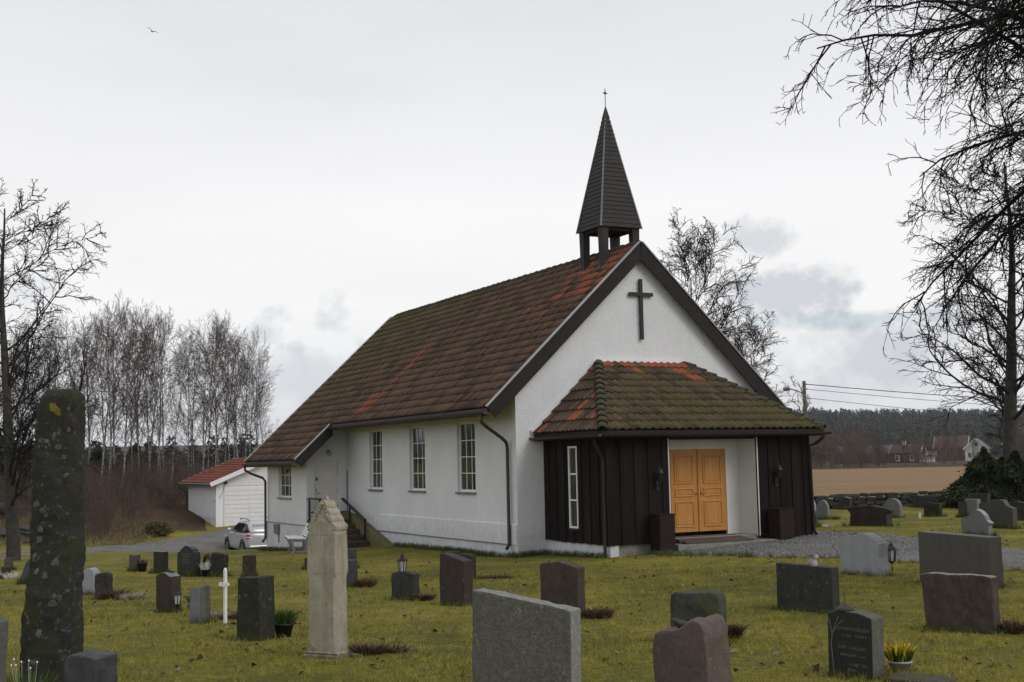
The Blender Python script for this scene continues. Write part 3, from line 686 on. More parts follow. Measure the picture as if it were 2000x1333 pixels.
# ---- entrance porch
P0, PW, PD, PO, ZPE, ZPT, PT0, PTW, ZPB = .763, 5.653, 2.874, .263, 2.885, 4.661, 2.338, 2.537, .361
P1 = P0 + PW; RC0, RC1, DB = 2.385, 4.86, -2.28
porch = MB()      # inner carcass behind the boards: side walls, front piers
porch.box(P0 + .03, P0 + .12, -PD + .03, 0, ZPB + .03, 2.9); porch.box(P1 - .12, P1 - .03, -PD + .03, 0, ZPB + .03, 2.9)
porch.box(P0 + .12, RC0 - .02, -PD + .03, -PD + .12, ZPB + .03, 2.9); porch.box(RC1 + .02, P1 - .12, -PD + .03, -PD + .12, ZPB + .03, 2.9)
porch.box(RC0 - .02, RC1 + .02, -PD + .03, -PD + .12, 2.66, 2.9)
porch = porch.obj('porch', M['soffit'], church)
def boards(p, q, nrm, n, z0=ZPB, z1=2.86, skip=None):
    p, q, nrm = Vector(p), Vector(q), Vector(nrm); d = (q - p); wd = d.length / n; d.normalize()
    for i in range(n):
        s0 = i * wd; proud = .028 if i % 2 == 0 else 0.0; ov_ = .018 if i % 2 == 0 else -.012
        m_ = MB(); zb = z0 + random.Random(i * 7 + n).uniform(-.012, .012)
        rects = [(zb, z1)]
        if skip and skip[0] < s0 + wd / 2 < skip[1]: rects = [(zb, skip[2]), (skip[3], z1)]
        for za, zc in rects:
            a, b = p + d * (s0 - ov_), p + d * (s0 + wd + ov_); o1 = nrm * (proud + .028); o0 = nrm * proud
            m_.add([a + o0 + Vector((0, 0, za)), b + o0 + Vector((0, 0, za)), b + o1 + Vector((0, 0, za)), a + o1 + Vector((0, 0, za)),
                    a + o0 + Vector((0, 0, zc)), b + o0 + Vector((0, 0, zc)), b + o1 + Vector((0, 0, zc)), a + o1 + Vector((0, 0, zc))],
                   [(0, 1, 2, 3), (7, 6, 5, 4), (0, 4, 5, 1), (1, 5, 6, 2), (2, 6, 7, 3), (3, 7, 4, 0)])
        m_.obj('board', M['board'], porch)
boards((P0 + .03, 0, 0), (P0 + .03, -PD, 0), (-1, 0, 0), 15, skip=(1.19, 1.62, .68, 2.57))
boards((P0 - .03, -PD + .03, 0), (RC0, -PD + .03, 0), (0, -1, 0), 9)
boards((RC1, -PD + .03, 0), (P1 + .03, -PD + .03, 0), (0, -1, 0), 9)
boards((P1 - .03, -PD, 0), (P1 - .03, 0, 0), (1, 0, 0), 14)
# narrow three-light window in the left side
nwd = window(-1.60, -1.20, .69, 2.565, 1, 3, P0 - .04, .0, False, fw_=.042, mun=.035)
MB().box(P0 - .06, P0 + .03, -1.64, -1.16, .635, .685).obj('sill', M['brown_trim'], nwd)
# recess
rc = MB()
rc.box(RC0 - .02, 2.79, DB, DB + .06, .42, 2.72); rc.box(4.40, RC1 + .02, DB, DB + .06, .42, 2.72); rc.box(2.79, 4.40, DB, DB + .06, 2.46, 2.72)
rc.add([(RC1, -PD - .03, .40), (4.76, DB, .40), (4.76, DB, 2.70), (RC1, -PD - .03, 2.70), (RC1 + .03, -PD - .03, .40), (4.80, DB, .40), (4.80, DB, 2.70), (RC1 + .03, -PD - .03, 2.70)],
       [(0, 1, 2, 3), (4, 7, 6, 5), (0, 3, 7, 4), (0, 4, 5, 1), (3, 2, 6, 7)])
rc.add([(RC0, -PD - .035, .22), (2.48, DB, .40), (2.48, DB, 2.70), (RC0, -PD - .035, 2.70), (RC0 - .03, -PD - .035, .22), (2.44, DB, .40), (2.44, DB, 2.70), (RC0 - .03, -PD - .035, 2.70)],
       [(0, 3, 2, 1), (4, 5, 6, 7), (0, 4, 7, 3), (0, 1, 5, 4), (3, 7, 6, 2)])
rc.box(RC0 - .02, RC1 + .02, -PD + .12, DB, 2.70, 2.75)
rc.obj('recess_lining', M['entry_white'], porch)
fr = MB(); fr.box(2.74, 2.80, DB - .03, DB + .02, .44, 2.50); fr.box(4.395, 4.455, DB - .03, DB + .02, .44, 2.50); fr.box(2.80, 4.395, DB - .03, DB + .02, 2.445, 2.50); fr.obj('door_frame', M['entry_white'], porch)
for k, (x0, x1) in enumerate(((2.80, 3.592), (3.602, 4.395))):
    MB().box(x0, x1, DB - .012, DB + .04, .53, 2.445).obj('door_leaf', M['door_wood'], porch)
    leaf_ = bpy.data.objects[[o.name for o in porch.children if o.name.startswith('door_leaf')][-1]]
    for z0, z1 in ((.64, 1.24), (1.34, 1.54), (1.64, 2.30)):
        m_ = MB(); c0, c1 = x0 + .13, x1 - .13; w_ = .035
        for r_ in ((c0, c1, z0, z0 + w_), (c0, c1, z1 - w_, z1), (c0, c0 + w_, z0 + w_, z1 - w_), (c1 - w_, c1, z0 + w_, z1 - w_)):
            m_.box(r_[0], r_[1], DB - .032, DB - .011, r_[2], r_[3])
        m_.obj('panel_moulding', M['door_wood'], leaf_, bevel=.008)
        MB().box(c0 + .06, c1 - .06, DB - .022, DB - .0115, z0 + .06, z1 - .06).obj('panel', M['door_wood'], leaf_, bevel=.008)
    if k == 1:
        h_ = MB(); h_.tube([(3.64, DB - .012, 1.42), (3.64, DB - .06, 1.42), (3.75, DB - .06, 1.42)], .012, 8); h_.box(3.62, 3.66, DB - .02, DB - .011, 1.33, 1.56); h_.obj('handle', M['brass'], leaf_)
        MB().box(3.575, 3.618, DB - .045, DB - .0125, .53, 2.445).obj('cover_strip', M['door_wood'], leaf_)
    else:
        h_ = MB(); h_.tube([(3.55, DB - .012, 1.42), (3.55, DB - .06, 1.42), (3.49, DB - .06, 1.42)], .012, 8); h_.obj('handle', M['brass'], leaf_)
st = MB(); st.box(RC0 - .1, RC1 + .75, -PD - .42, -PD + .05, .16, .33); st.box(RC0 - .02, RC1, -PD + .05, DB, .2, .44); st.obj('threshold_slab', M['concrete'], porch, bevel=.015)
pb = MB(); pb.box(P0 + .03, P0 + .25, -PD + .02, -.0, -.6, ZPB + .03); pb.obj('porch_plinth', M['plinth'], porch)
MB().box(P0 + .02, P0 + .06, -2.14, -2.02, .05, .17).obj('vent', M['iron'], porch)
pb = MB(); pb.box(P0 + .04, P1 - .04, -PD + .06, -PD + .3, -.6, ZPB + .02); pb.box(P1 - .2, P1 - .02, -PD + .3, 0, -.6, ZPB + .02); pb.obj('porch_footing', M['concrete'], porch)
# porch roof
pr = MB()
A0, A1, BF = P0 - PO, P1 + PO, -PD - PO
fr_pts = [(A0, BF, ZPE), (A1, BF, ZPE), (PT0 + PTW, 0, ZPT), (PT0, 0, ZPT)]
le_pts = [(A0, -.0, ZPE), (A0, BF, ZPE), (PT0, 0, ZPT)]
ri_pts = [(A1, BF, ZPE), (A1, 0, ZPE), (PT0 + PTW, 0, ZPT)]
for poly in (fr_pts, le_pts, ri_pts):
    n = len(poly); V = [Vector(p) - Vector((0, 0, .02)) for p in poly] + [Vector(p) - Vector((0, 0, .12)) for p in poly]
    pr.add(V, [tuple(range(n)), tuple(range(2 * n - 1, n - 1, -1))] + [(i, (i + 1) % n, (i + 1) % n + n, i + n) for i in range(n)])
pr.box(A0 + .05, A1 - .05, BF + .05, -.02, ZPE - .17, ZPE - .14)
porch_roof = pr.obj('porch_roof', M['soffit'], church)
rgp = random.Random(5)
PW_, PR_ = 31, 10
cw = (A1 - A0) / PW_; rp = math.hypot(-BF, ZPT - ZPE) / PR_
tvp, tfp = tile_verts(cw, rp, 1, .042, .050, .042)
shared = npmesh('tile', tvp, tfp, M['tile_obj'], False)
ntile = 0
def lay(o, ex, ey, rows, pitch, x0, x1, cuts, joined=None, style=None):
    """tiles on a slope; cuts are (point, outward normal) in slope coordinates"""
    global ntile
    Fm = frame_mat(Vector(o) + Vector((0, 0, .01)), ex, ey)
    ncol = int(math.ceil((x1 - x0) / cw))
    for r in range(rows):
        for c in range(ncol):
            q = tvp.copy(); q[:, 1] *= pitch / rp; q += np.array([x0 + c * cw, r * pitch, 0])
            sd_ = [((q[:, 0] - p[0]) * n_[0] + (q[:, 1] - p[1]) * n_[1]) for p, n_ in cuts]
            if any((d > -1e-4).all() for d in sd_): continue
            cut = any((d > 1e-3).any() for d in sd_)
            if not cut and abs(pitch - rp) < 1e-6:
                me_ = shared; Mt = Fm @ Matrix.Translation((x0 + c * cw, r * pitch, rgp.gauss(0, .003)))
            else:
                bm = bmesh.new(); vv = [bm.verts.new(p) for p in q]
                for f_ in tfp: bm.faces.new([vv[i] for i in f_])
                for p, n_ in cuts:
                    bmesh.ops.bisect_plane(bm, geom=bm.verts[:] + bm.edges[:] + bm.faces[:], plane_co=(p[0], p[1], 0), plane_no=(n_[0], n_[1], 0), clear_outer=True)
                if not bm.faces: bm.free(); continue
                me_ = bpy.data.meshes.new('tile'); bm.to_mesh(me_); bm.free(); me_.materials.append(M['tile_obj']); Mt = Fm
            ob = link('tile', me_, porch_roof); ob.matrix_basis = Mt
            ob['tint'] = rgp.random(); ob['fresh'] = 0.0; ob['moss'] = 0.0
            if style: style(ob, r, c, (x0 + (c + .5) * cw) / (x1 - x0))
            ntile += 1
dfx = PT0 - A0
def st_front(ob, r, c, fx_):
    ob['moss'] = .12 + .25 * (1 - r / 10) * (.5 + .7 * fx_) + rgp.gauss(0, .10)
    if r == 9 and rgp.random() < .9: ob['fresh'] = 1.0
    ob['fresh'] = ob['fresh'] if rgp.random() < .75 else 0.0
    if (r, c) in ((7, 20), (7, 21), (8, 19), (8, 20)): ob['fresh'] = 1.0
    if r == 8 and rgp.random() < .08: ob['fresh'] = 1.0
lh = math.hypot(-BF, ZPT - ZPE); Lx = A1 - A0
nl = Vector((-lh, dfx)).normalized(); nr = Vector((lh, dfx)).normalized()
lay((A0, BF, ZPE), (1, 0, 0), (0, -BF, ZPT - ZPE), PR_, rp, 0.0, Lx, [((0, 0), nl), ((Lx, 0), nr), ((0, lh + .0), (0, 1))], style=st_front)
ls = math.hypot(dfx, ZPT - ZPE); Bx = -BF
def st_side(ob, r, c, fx_):
    ob['moss'] = .0 + rgp.gauss(0, .08)
    if c in (6, 7) and r < 4 and rgp.random() < .7: ob['fresh'] = 1.0
    if r >= 6 and rgp.random() < .3: ob['fresh'] = 1.0
    if rgp.random() < .04: ob['fresh'] = 1.0
lay((A0, 0, ZPE), (0, -1, 0), (dfx, 0, ZPT - ZPE), 7, ls / 7, 0.0, Bx, [((Bx, 0), Vector((ls, Bx)).normalized())], style=st_side)
# the far hip slope is out of sight: one joined field of tiles
Vr, Fr_ = [], []; k0 = 0; Fm = np.array(frame_mat(Vector((A1, BF, ZPE + .01)), (0, 1, 0), (-dfx, 0, ZPT - ZPE)))
for r in range(7):
    for c in range(int(Bx / cw)):
        if c * cw < (r + 1) * Bx / 7 : continue
        q = tvp.copy(); q[:, 1] *= (ls / 7) / rp; q += np.array([c * cw, r * ls / 7, 0]); Vr.append(q @ Fm[:3, :3].T + Fm[:3, 3]); Fr_.append(tfp + k0); k0 += len(q)
me = npmesh('roof_tiles', np.concatenate(Vr), np.concatenate(Fr_), M['tile_geo'], False, np.full(k0, .5)); kind(link('roof_tiles', me, porch_roof), 'stuff')
# hip caps
hcap = cap_mesh('hip_tile', .36, .135, .105, M['ridge_tile'])
for a_e in (A0, A1):
    p, q = Vector((a_e, BF, ZPE)), Vector((PT0 if a_e == A0 else PT0 + PTW, 0, ZPT)); d = (q - p); n = 13; stp = d.length / n; d.normalize()
    side = d.cross(Vector((0, 0, 1))).normalized(); upv = side.cross(d)
    for i in range(n):
        ob = link('hip_tile', hcap, porch_roof)
        ob.matrix_basis = Matrix.Translation(p + d * (i * stp - .04) + upv * -.012) @ Matrix((side, d, upv)).transposed().to_4x4()
# white boards where the porch roof meets the gable
f_ = MB(); f_.beam((PT0 - .06, -.035, ZPT + .045), (PT0 + PTW + .03, -.035, ZPT + .045), .05, .085); f_.obj('wall_flashing', M['white_paint'], porch_roof)
f_ = MB(); dl = Vector((PT0 - A0, 0, ZPT - ZPE)).normalized(); nn = Vector((-dl.z, 0, dl.x)); f_.beam(Vector((A0 - .04, -.035, ZPE)) + nn * .06, Vector((PT0 - .03, -.035, ZPT)) + nn * .06, .05, .105, nn); f_.obj('wall_flashing', M['white_paint'], porch_roof)
# fascia and gutter round the porch
f_ = MB(); f_.box(A0 - .0, A1, BF - .025, BF + .0, ZPE - .17, ZPE - .015); f_.box(A0 - .025, A0, BF - .025, -.01, ZPE - .17, ZPE - .015); f_.box(A1, A1 + .025, BF - .025, -.01, ZPE - .17, ZPE - .015)
f_.obj('fascia', M['brown_trim'], porch_roof)
def gut(p, q, nrm):
    p, q, nrm = Vector(p), Vector(q), Vector(nrm); g_ = MB(); n = 6
    g_.add([e + nrm * (.07 + .055 * math.cos(math.pi + math.pi * k / n)) + Vector((0, 0, -.06 * math.sin(math.pi * k / n))) for e in (p, q) for k in range(n + 1)], [(k, k + 1, n + 2 + k, n + 1 + k) for k in range(n)])
    g_.obj('gutter', M['gutter'], porch_roof)
gut((A0 - .12, BF - .03, ZPE - .09), (A1 + .16, BF - .03, ZPE - .09), (0, -1, 0)); gut((A0 - .03, 0, ZPE - .09), (A0 - .03, BF - .06, ZPE - .09), (-1, 0, 0))
pipe([(A0 - .02, BF + .35, ZPE - .16), (A0 + .0, BF + .34, ZPE - .26), (P0 - .10, -PD + .12, ZPE - .52), (P0 - .085, -PD + .05, ZPE - .62), (P0 - .085, -PD + .05, .10), (P0 - .12, -PD - .04, .04)], .038, 'brown_trim')
pipe([(A1 - .05, BF - .10, ZPE - .14), (A1 - .06, BF - .08, ZPE - .22), (A1 - .14, BF + .10, ZPE - .36), (P1 + .02, -PD - .04, ZPE - .42), (P1 + .05, -PD - .06, .45), (P1 + .12, -PD - .10, .32)], .038, 'brown_trim')

# ================================================================== things on and about the church
def cw_(a, b, z=0.0):
    """church coordinates to world"""
    c, s_ = math.cos(TH), math.sin(TH)
    return Vector((CX + a * c - b * s_, CY + a * s_ + b * c, CZ + z))
def ground_at(x, y): return Vector((x, y, H(x, y)))
# steps to the side door
sp_ = cw_(-.7, 9.5, 0); stairs = thing('side_stairs', 'mossy concrete steps with sloping kerb leading up to the pale side door', 'stairs', (sp_.x, sp_.y, sp_.z), TH)
m_ = MB(); m_.box(-.65, .62, 1.35, 2.40, -1.2, .545); m_.obj('landing', M['old_steps'], stairs, bevel=.02)
for i in range(4):
    y1 = 1.35 - i * .42; z1 = .42 - i * .155
    MB().box(-.55, .42, y1 - .42, y1 - .002, -1.2, z1).obj('step', M['old_steps'], stairs, bevel=.02)
m_ = MB(); m_.add([(x, y, z) for x in (.44, .66) for y, z in ((2.38, .78), (1.35, .70), (-1.85, -.12), (-1.95, -.7), (2.38, -.7))],
                  [(0, 1, 2, 3, 4), (9, 8, 7, 6, 5), (0, 5, 6, 1), (1, 6, 7, 2), (2, 7, 8, 3), (3, 8, 9, 4), (4, 9, 5, 0)]); m_.obj('kerb', M['moss_concrete'], stairs, bevel=.02)
rl = MB()
rl.beam((.36, 1.9, 1.18), (.36, -.15, .56), .09, .05); rl.box(.335, .385, -.14, -.09, -.45, .55); rl.box(.335, .385, 1.2, 1.25, .3, .98); rl.obj('handrail', M['iron'], stairs)
rl = MB()
rl.beam((-.62, 2.3, 1.20), (-.62, 1.15, 1.20), .10, .05); rl.beam((-.62, 2.3, .78), (-.62, 1.15, .78), .06, .05); rl.box(-.645, -.595, 1.17, 1.22, .2, 1.18); rl.box(-.645, -.595, 2.2, 2.25, .3, 1.18); rl.obj('handrail', M['iron'], stairs)
# lamp above the side door
lp = cw_(-.62, B10 - .10, 2.64); l0 = thing('wall_lamp', 'small round white outdoor lamp above the pale side door', 'lamp', lp, TH)
m_ = MB(); m_.lathe([(.02, .03), (.07, .02), (.085, -.03), (.06, -.09), (.02, -.11)], 12); m_.obj('glass_globe', M['lampglass'], l0, True)
m_ = MB(); m_.box(-.04, .04, .03, .10, -.02, .08); m_.obj('bracket', M['lead'], l0)
def wall_lantern(a, label):
    p = cw_(a, -PD - .16, 1.72); L = thing('wall_lantern', label, 'lantern', p, TH, 'lanterns beside the entrance')
    m_ = MB(); m_.lathe([(.045, .02), (.075, .05), (.10, .24), (.10, .245)], 6); m_.obj('glass', M['carglass'], L)
    m_ = MB()
    for k in range(6):
        an = k * math.pi / 3; m_.tube([(.05 * math.cos(an), .05 * math.sin(an), .02), (.104 * math.cos(an), .104 * math.sin(an), .25)], .008, 5)
    m_.lathe([(.125, .245), (.115, .26), (.05, .36), (.03, .37), (.035, .40), (.012, .43), (.012, .50), (.002, .52)], 6); m_.lathe([(.01, -.02), (.05, 0), (.05, .02)], 6)
    m_.obj('frame', M['iron'], L)
    m_ = MB(); m_.tube([(0, 0, .0), (0, .0, -.06), (0, .06, -.12), (0, .13, -.10)], .014, 6); m_.box(-.05, .05, .12, .135, -.22, .02); m_.obj('bracket', M['iron'], L)
    L.scale = (.82, .82, .82)
    return L
wall_lantern(2.03, 'black wall lantern on dark boards left of the orange doors')
wall_lantern(5.39, 'black wall lantern on dark boards right of the orange doors')
def planter(a, z0, w_, h_, label):
    p = cw_(a, -PD - .32, z0); L = thing('planter', label, 'planter', p, TH, 'planters beside the entrance')
    m_ = MB(); b0, b1 = w_ / 2, w_ / 2 - .02
    for sx, x0, x1, y0, y1 in ((0, -b0, b0, -b0, -b0 + .03), (0, -b0, b0, b0 - .03, b0), (0, -b0, -b0 + .03, -b0 + .03, b0 - .03), (0, b0 - .03, b0, -b0 + .03, b0 - .03)):
        m_.box(x0, x1, y0, y1, 0, h_)
    m_.box(-b1, b1, -b1, b1, .0, h_ - .08); m_.obj('box', M['rust'], L, bevel=.006)
    m_ = MB(); m_.box(-b0 - .015, b0 + .015, -b0 - .015, -b0 + .04, h_, h_ + .025); m_.box(-b0 - .015, b0 + .015, b0 - .04, b0 + .015, h_, h_ + .025); m_.box(-b0 - .015, -b0 + .04, -b0 + .04, b0 - .04, h_, h_ + .025); m_.box(b0 - .04, b0 + .015, -b0 + .04, b0 - .04, h_, h_ + .025)
    m_.obj('rim', M['rust'], L)
planter(1.95, .22, .40, .78, 'tall dark red box planter standing left of the entrance doors')
planter(5.27, .335, .42, .68, 'tall dark red box planter standing right of the entrance doors')
p = cw_(3.45, -PD - .06, .335); dm = thing('door_ramp', 'worn brown plank ramp lying on the threshold before the doors', 'ramp', p, TH)
for i in range(3):
    m_ = MB(); y = -.36 + i * .235
    m_.add([(-.95, y, .03 + i * .03), (.95, y, .03 + i * .03), (.88, y + .225, .06 + i * .03), (-.88, y + .225, .06 + i * .03), (-.95, y, .0), (.95, y, .0), (.88, y + .225, .0), (-.88, y + .225, .0)],
           [(0, 1, 2, 3), (7, 6, 5, 4), (0, 4, 5, 1), (1, 5, 6, 2), (2, 6, 7, 3), (3, 7, 4, 0)]); m_.obj('plank', M['wood_mat'], dm)
# bench by the side wall
bp = ground_at(-6.32, 36.9); bench = thing('park_bench', 'white slatted park bench with grey cast ends beside the side steps', 'bench', bp, .24)
M['cast'] = simple('grey_cast_iron', (.20, .20, .205), .6, .15, 5)
def bench_end(y):
    m_ = MB(); out = [(-.42, .40), (-.44, .45), (-.30, .455), (.02, .43), (.10, .47), (.22, .80), (.27, .86), (.31, .84), (.22, .52), (.16, .36), (.19, .12), (.26, .02), (.18, .0), (.08, .06), (-.12, .07), (-.30, .0), (-.36, .02), (-.30, .12), (-.30, .22), (-.36, .33)]
    inn = [(-.20, .34), (-.22, .20), (-.16, .14), (.02, .14), (.06, .22), (.04, .34)]
    # outer plate split round the opening
    m_.prism([(-.44, .45), (-.42, .40), (-.30, .37), (.10, .37), (.16, .36), (.22, .52), (.31, .84), (.27, .86), (.22, .80), (.10, .47), (.02, .43), (-.30, .455)], y - .02, y + .02)
    m_.prism([(-.38, .38), (-.30, .22), (-.24, .22), (-.27, .375)], y - .018, y + .018); m_.prism([(-.30, .22), (-.30, .12), (-.36, .0), (-.28, .0), (-.20, .12), (-.24, .22)], y - .02, y + .02)
    m_.prism([(-.20, .12), (-.24, .07), (.10, .07), (.20, .0), (.27, .0), (.19, .12), (.10, .13)], y - .018, y + .018); m_.prism([(.06, .37), (.09, .22), (.08, .12), (.19, .12), (.17, .30), (.16, .37)], y - .02, y + .02)
    return m_
for y in (-.72, .72): bench_end(y).obj('bench_end', M['cast'], bench)
for i in range(6): MB().box(-.42 + i * .088, -.355 + i * .088, -.78, .78, .462 - .004 * i, .488 - .004 * i).obj('seat_slat', M['white_paint'], bench)
for i in range(6):
    z = .53 + i * .058; x = .075 + (z - .47) * .44; MB().beam((x, -.78, z), (x, .78, z), .045, .02, (-.9, 0, .4)).obj('back_slat', M['white_paint'], bench)

# ================================================================== garage
gp = Vector((-15.77, 66.0, -1.42)); garage = thing('garage', 'white boarded garage with orange tiled roof behind the church', 'garage', gp, TH)
GW, GL, GE, GR = 5.6, 6.6, 2.30, 3.45
gw_ = MB(); gw_.box(.02, GW - .02, .02, GL - .02, -.5, GE); gw_.prism([(.02, GE), (GW - .02, GE), (GW / 2, GR + .0)], .02, GL - .02)
gw_.obj('wall', M['white_paint'], garage)
MB().box(-.02, .2, .16, GL, -.6, .42).obj('plinth', M['plinth'], garage)
for i in range(int((GL - .2) / .16)): MB().box(-.012 - (.012 if i % 2 else 0), .02, .2 + i * .16, .2 + (i + 1) * .16 - .008, .44, GE - .05).obj('side_board', M['white_paint'], garage)
for i in range(9):
    z0 = 2.12 + i * .145; half = (GR - z0) / (GR - GE) * GW / 2; x0, x1 = max(.02, GW / 2 - half), min(GW - .02, GW / 2 + half)
    if x1 > x0 and z0 < 3.3: MB().box(x0, x1, -.014, .02, z0, min(z0 + .137, 3.4)).obj('gable_board', M['white_paint'], garage)
MB().box(-.02, .36, -.03, .02, -.4, 2.12).obj('corner_board', M['white_paint'], garage)
gd = MB(); gd.box(.40, 3.05, -.005, .02, -.05, 2.06); gd = gd.obj('garage_door', M['white_paint'], garage)
for i in range(9):
    z0 = -.04 + i * .232
    for x0, x1 in ((.42, 1.70), (1.75, 3.03)): MB().box(x0, x1, -.03, -.004, z0 + .012, z0 + .222).obj('door_panel', M['white_paint'], gd, bevel=.012)
MB().box(2.85, 2.95, -.05, -.03, 1.2, 1.25).obj('handle', M['iron'], gd)
MB().box(3.06, GW + .0, -.02, .02, -.3, 2.12).obj('front_board', M['white_paint'], garage)
gr = MB(); zr_ = GR + .12; ze_ = GE - .05; ov = .42
sl2 = (zr_ - ze_) / (GW / 2 + ov)
for s_ in (0, 1):
    a0, a1 = (-ov, GW / 2) if s_ == 0 else (GW + ov, GW / 2)
    gr.add([(a0, -.45, ze_), (a1, -.45, zr_), (a1, GL + .3, zr_), (a0, GL + .3, ze_), (a0, -.45, ze_ - .08), (a1, -.45, zr_ - .08), (a1, GL + .3, zr_ - .08), (a0, GL + .3, ze_ - .08)],
           [(0, 1, 2, 3), (7, 6, 5, 4), (0, 4, 5, 1), (3, 2, 6, 7), (0, 3, 7, 4)])
groof = gr.obj('roof', M['white_paint'], garage)
Vg, Fg, Tg = [], [], []; k0 = 0
gl_ = math.hypot(GW / 2 + ov, zr_ - ze_); ng = 10; gcw = .30; tvg, tfg = tile_verts(gcw, gl_ / ng, 2, .03, .05, .04, 4)
for s_ in (0, 1):
    Fm = np.array(frame_mat(Vector((-ov, GL + .3, ze_ + .02)) if s_ == 0 else Vector((GW + ov, -.45, ze_ + .02)), (0, -1, 0) if s_ == 0 else (0, 1, 0), (GW / 2 + ov, 0, zr_ - ze_) if s_ == 0 else (-GW / 2 - ov, 0, zr_ - ze_)))
    for r in range(ng):
        for c in range(int((GL + .75) / gcw)):
            q = tvg + np.array([c * gcw, r * gl_ / ng, 0]); Vg.append(q @ Fm[:3, :3].T + Fm[:3, 3]); Fg.append(tfg + k0); k0 += len(q); Tg.append(np.full(len(q), rng.random()))
kind(link('roof_tiles', npmesh('roof_tiles', np.concatenate(Vg), np.concatenate(Fg), M['garage_tile'], False, np.concatenate(Tg)), groof), 'stuff')
for y in (-.47, GL + .32):
    for a0 in (-ov, GW + ov): MB().beam((a0, y, ze_ - .05), (GW / 2, y, zr_ - .05), .04, .22).obj('bargeboard', M['white_paint'], groof)
MB().box(-ov - .10, -ov - .0, -.4, GL + .3, ze_ - .14, ze_ - .02).obj('gutter', M['fascia'], groof)
MB().tube([(-ov - .05, GL + .1, ze_ - .1), (-ov - .05, GL + .1, ze_ - .25), (-.06, GL - .05, ze_ - .55), (-.06, GL - .05, -.4)], .045, 8).obj('downpipe', M['gutter'], garage, smooth=True)
MB().tube([(.45, -.04, 2.3), (.38, -.05, 1.9), (.15, -.06, 1.5), (-.12, .3, 1.25)], .012, 5).obj('cable', M['lead'], garage)
MB().box(.42, .56, -.12, -.02, 2.22, 2.34).obj('lamp', M['iron'], garage)

# ================================================================== car
cpx, cpy = -12.35, 59.0
car = thing('parked_car', 'silver estate car with roof rails parked behind the church corner', 'car', (cpx, cpy, H(cpx, cpy) + .0), TH + math.pi / 2)
M['silver'] = simple('silver_paint', (.50, .51, .525), .28, .05, 1, 0, 20, .5, .3)
M['black_trim'] = simple('black_trim', (.014, .014, .015), .6, .2, 5)
M['tyre'] = simple('tyre', (.012, .012, .012), .85, .2, 8)
M['rim'] = simple('alloy', (.34, .34, .35), .35, .1, 6, 0, 20, .5, .7)
M['tail'] = simple('tail_lamp', (.36, .012, .012), .25, .2, 8, 0, 20, .5)
M['clear'] = simple('clear_lamp', (.6, .6, .6), .2, .1, 8, 0, 20, .5)
def loft(secs):
    """closed sections of equal point count joined along x"""
    m_ = MB(); n = len(secs[0])
    V = [p for s_ in secs for p in s_]; F = [(i * n + k, i * n + (k + 1) % n, (i + 1) * n + (k + 1) % n, (i + 1) * n + k) for i in range(len(secs) - 1) for k in range(n)]
    F += [tuple(range(n))[::-1], tuple((len(secs) - 1) * n + k for k in range(n))]
    return m_.add(V, F)
def sec(x, w_, zb, zm, zt, wt=None):
    wt = wt or w_ * .94
    h = [(w_ * .86, zb), (w_ * .98, zb + .10), (w_, zm), (wt, zt - .03), (wt * .8, zt)]
    return [(x, y, z) for y, z in h] + [(x, -y, z) for y, z in h[::-1]]
body = loft([sec(2.22, .62, .42, .58, .72), sec(2.12, .80, .30, .60, .86), sec(1.7, .88, .24, .66, .98), sec(1.1, .90, .22, .70, 1.06), sec(.4, .90, .22, .72, 1.08), sec(-.6, .90, .22, .74, 1.08), sec(-1.5, .89, .24, .76, 1.10), sec(-2.0, .87, .30, .76, 1.12), sec(-2.2, .80, .38, .72, 1.08)])
bo = body.obj('body', M['silver'], car, True)
bo.modifiers.new('round', 'SUBSURF').levels = 2; bo.modifiers['round'].render_levels = 2
def sec2(x, w0, z0, w1, z1): 
    h = [(w0, z0), (w1 * 1.03, z1 - .12), (w1 * .93, z1 - .02), (w1 * .6, z1)]
    return [(x, y, z) for y, z in h] + [(x, -y, z) for y, z in h[::-1]]
gh = loft([sec2(.95, .80, 1.02, .74, 1.10), sec2(.45, .83, 1.03, .68, 1.46), sec2(-.1, .84, 1.03, .66, 1.60), sec2(-.9, .84, 1.03, .66, 1.62), sec2(-1.6, .83, 1.04, .65, 1.58), sec2(-2.0, .82, 1.04, .66, 1.40), sec2(-2.16, .80, 1.04, .74, 1.14)])
cb = gh.obj('cabin', M['silver'], car, True); cb.modifiers.new('round', 'SUBSURF').render_levels = 2
def sidewin(x0, x1, t0, t1, z0, z1, zt0, zt1, s_):
    yb, yt = .862, .735
    return MB().add([(x0, s_ * yb, z0), (x1, s_ * yb, z1), (t1, s_ * yt, zt1), (t0, s_ * yt, zt0)] + [(x0, s_ * (yb - .05), z0), (x1, s_ * (yb - .05), z1), (t1, s_ * (yt - .05), zt1), (t0, s_ * (yt - .05), zt0)],
                    [(0, 1, 2, 3), (7, 6, 5, 4), (0, 4, 5, 1), (1, 5, 6, 2), (2, 6, 7, 3), (3, 7, 4, 0)])
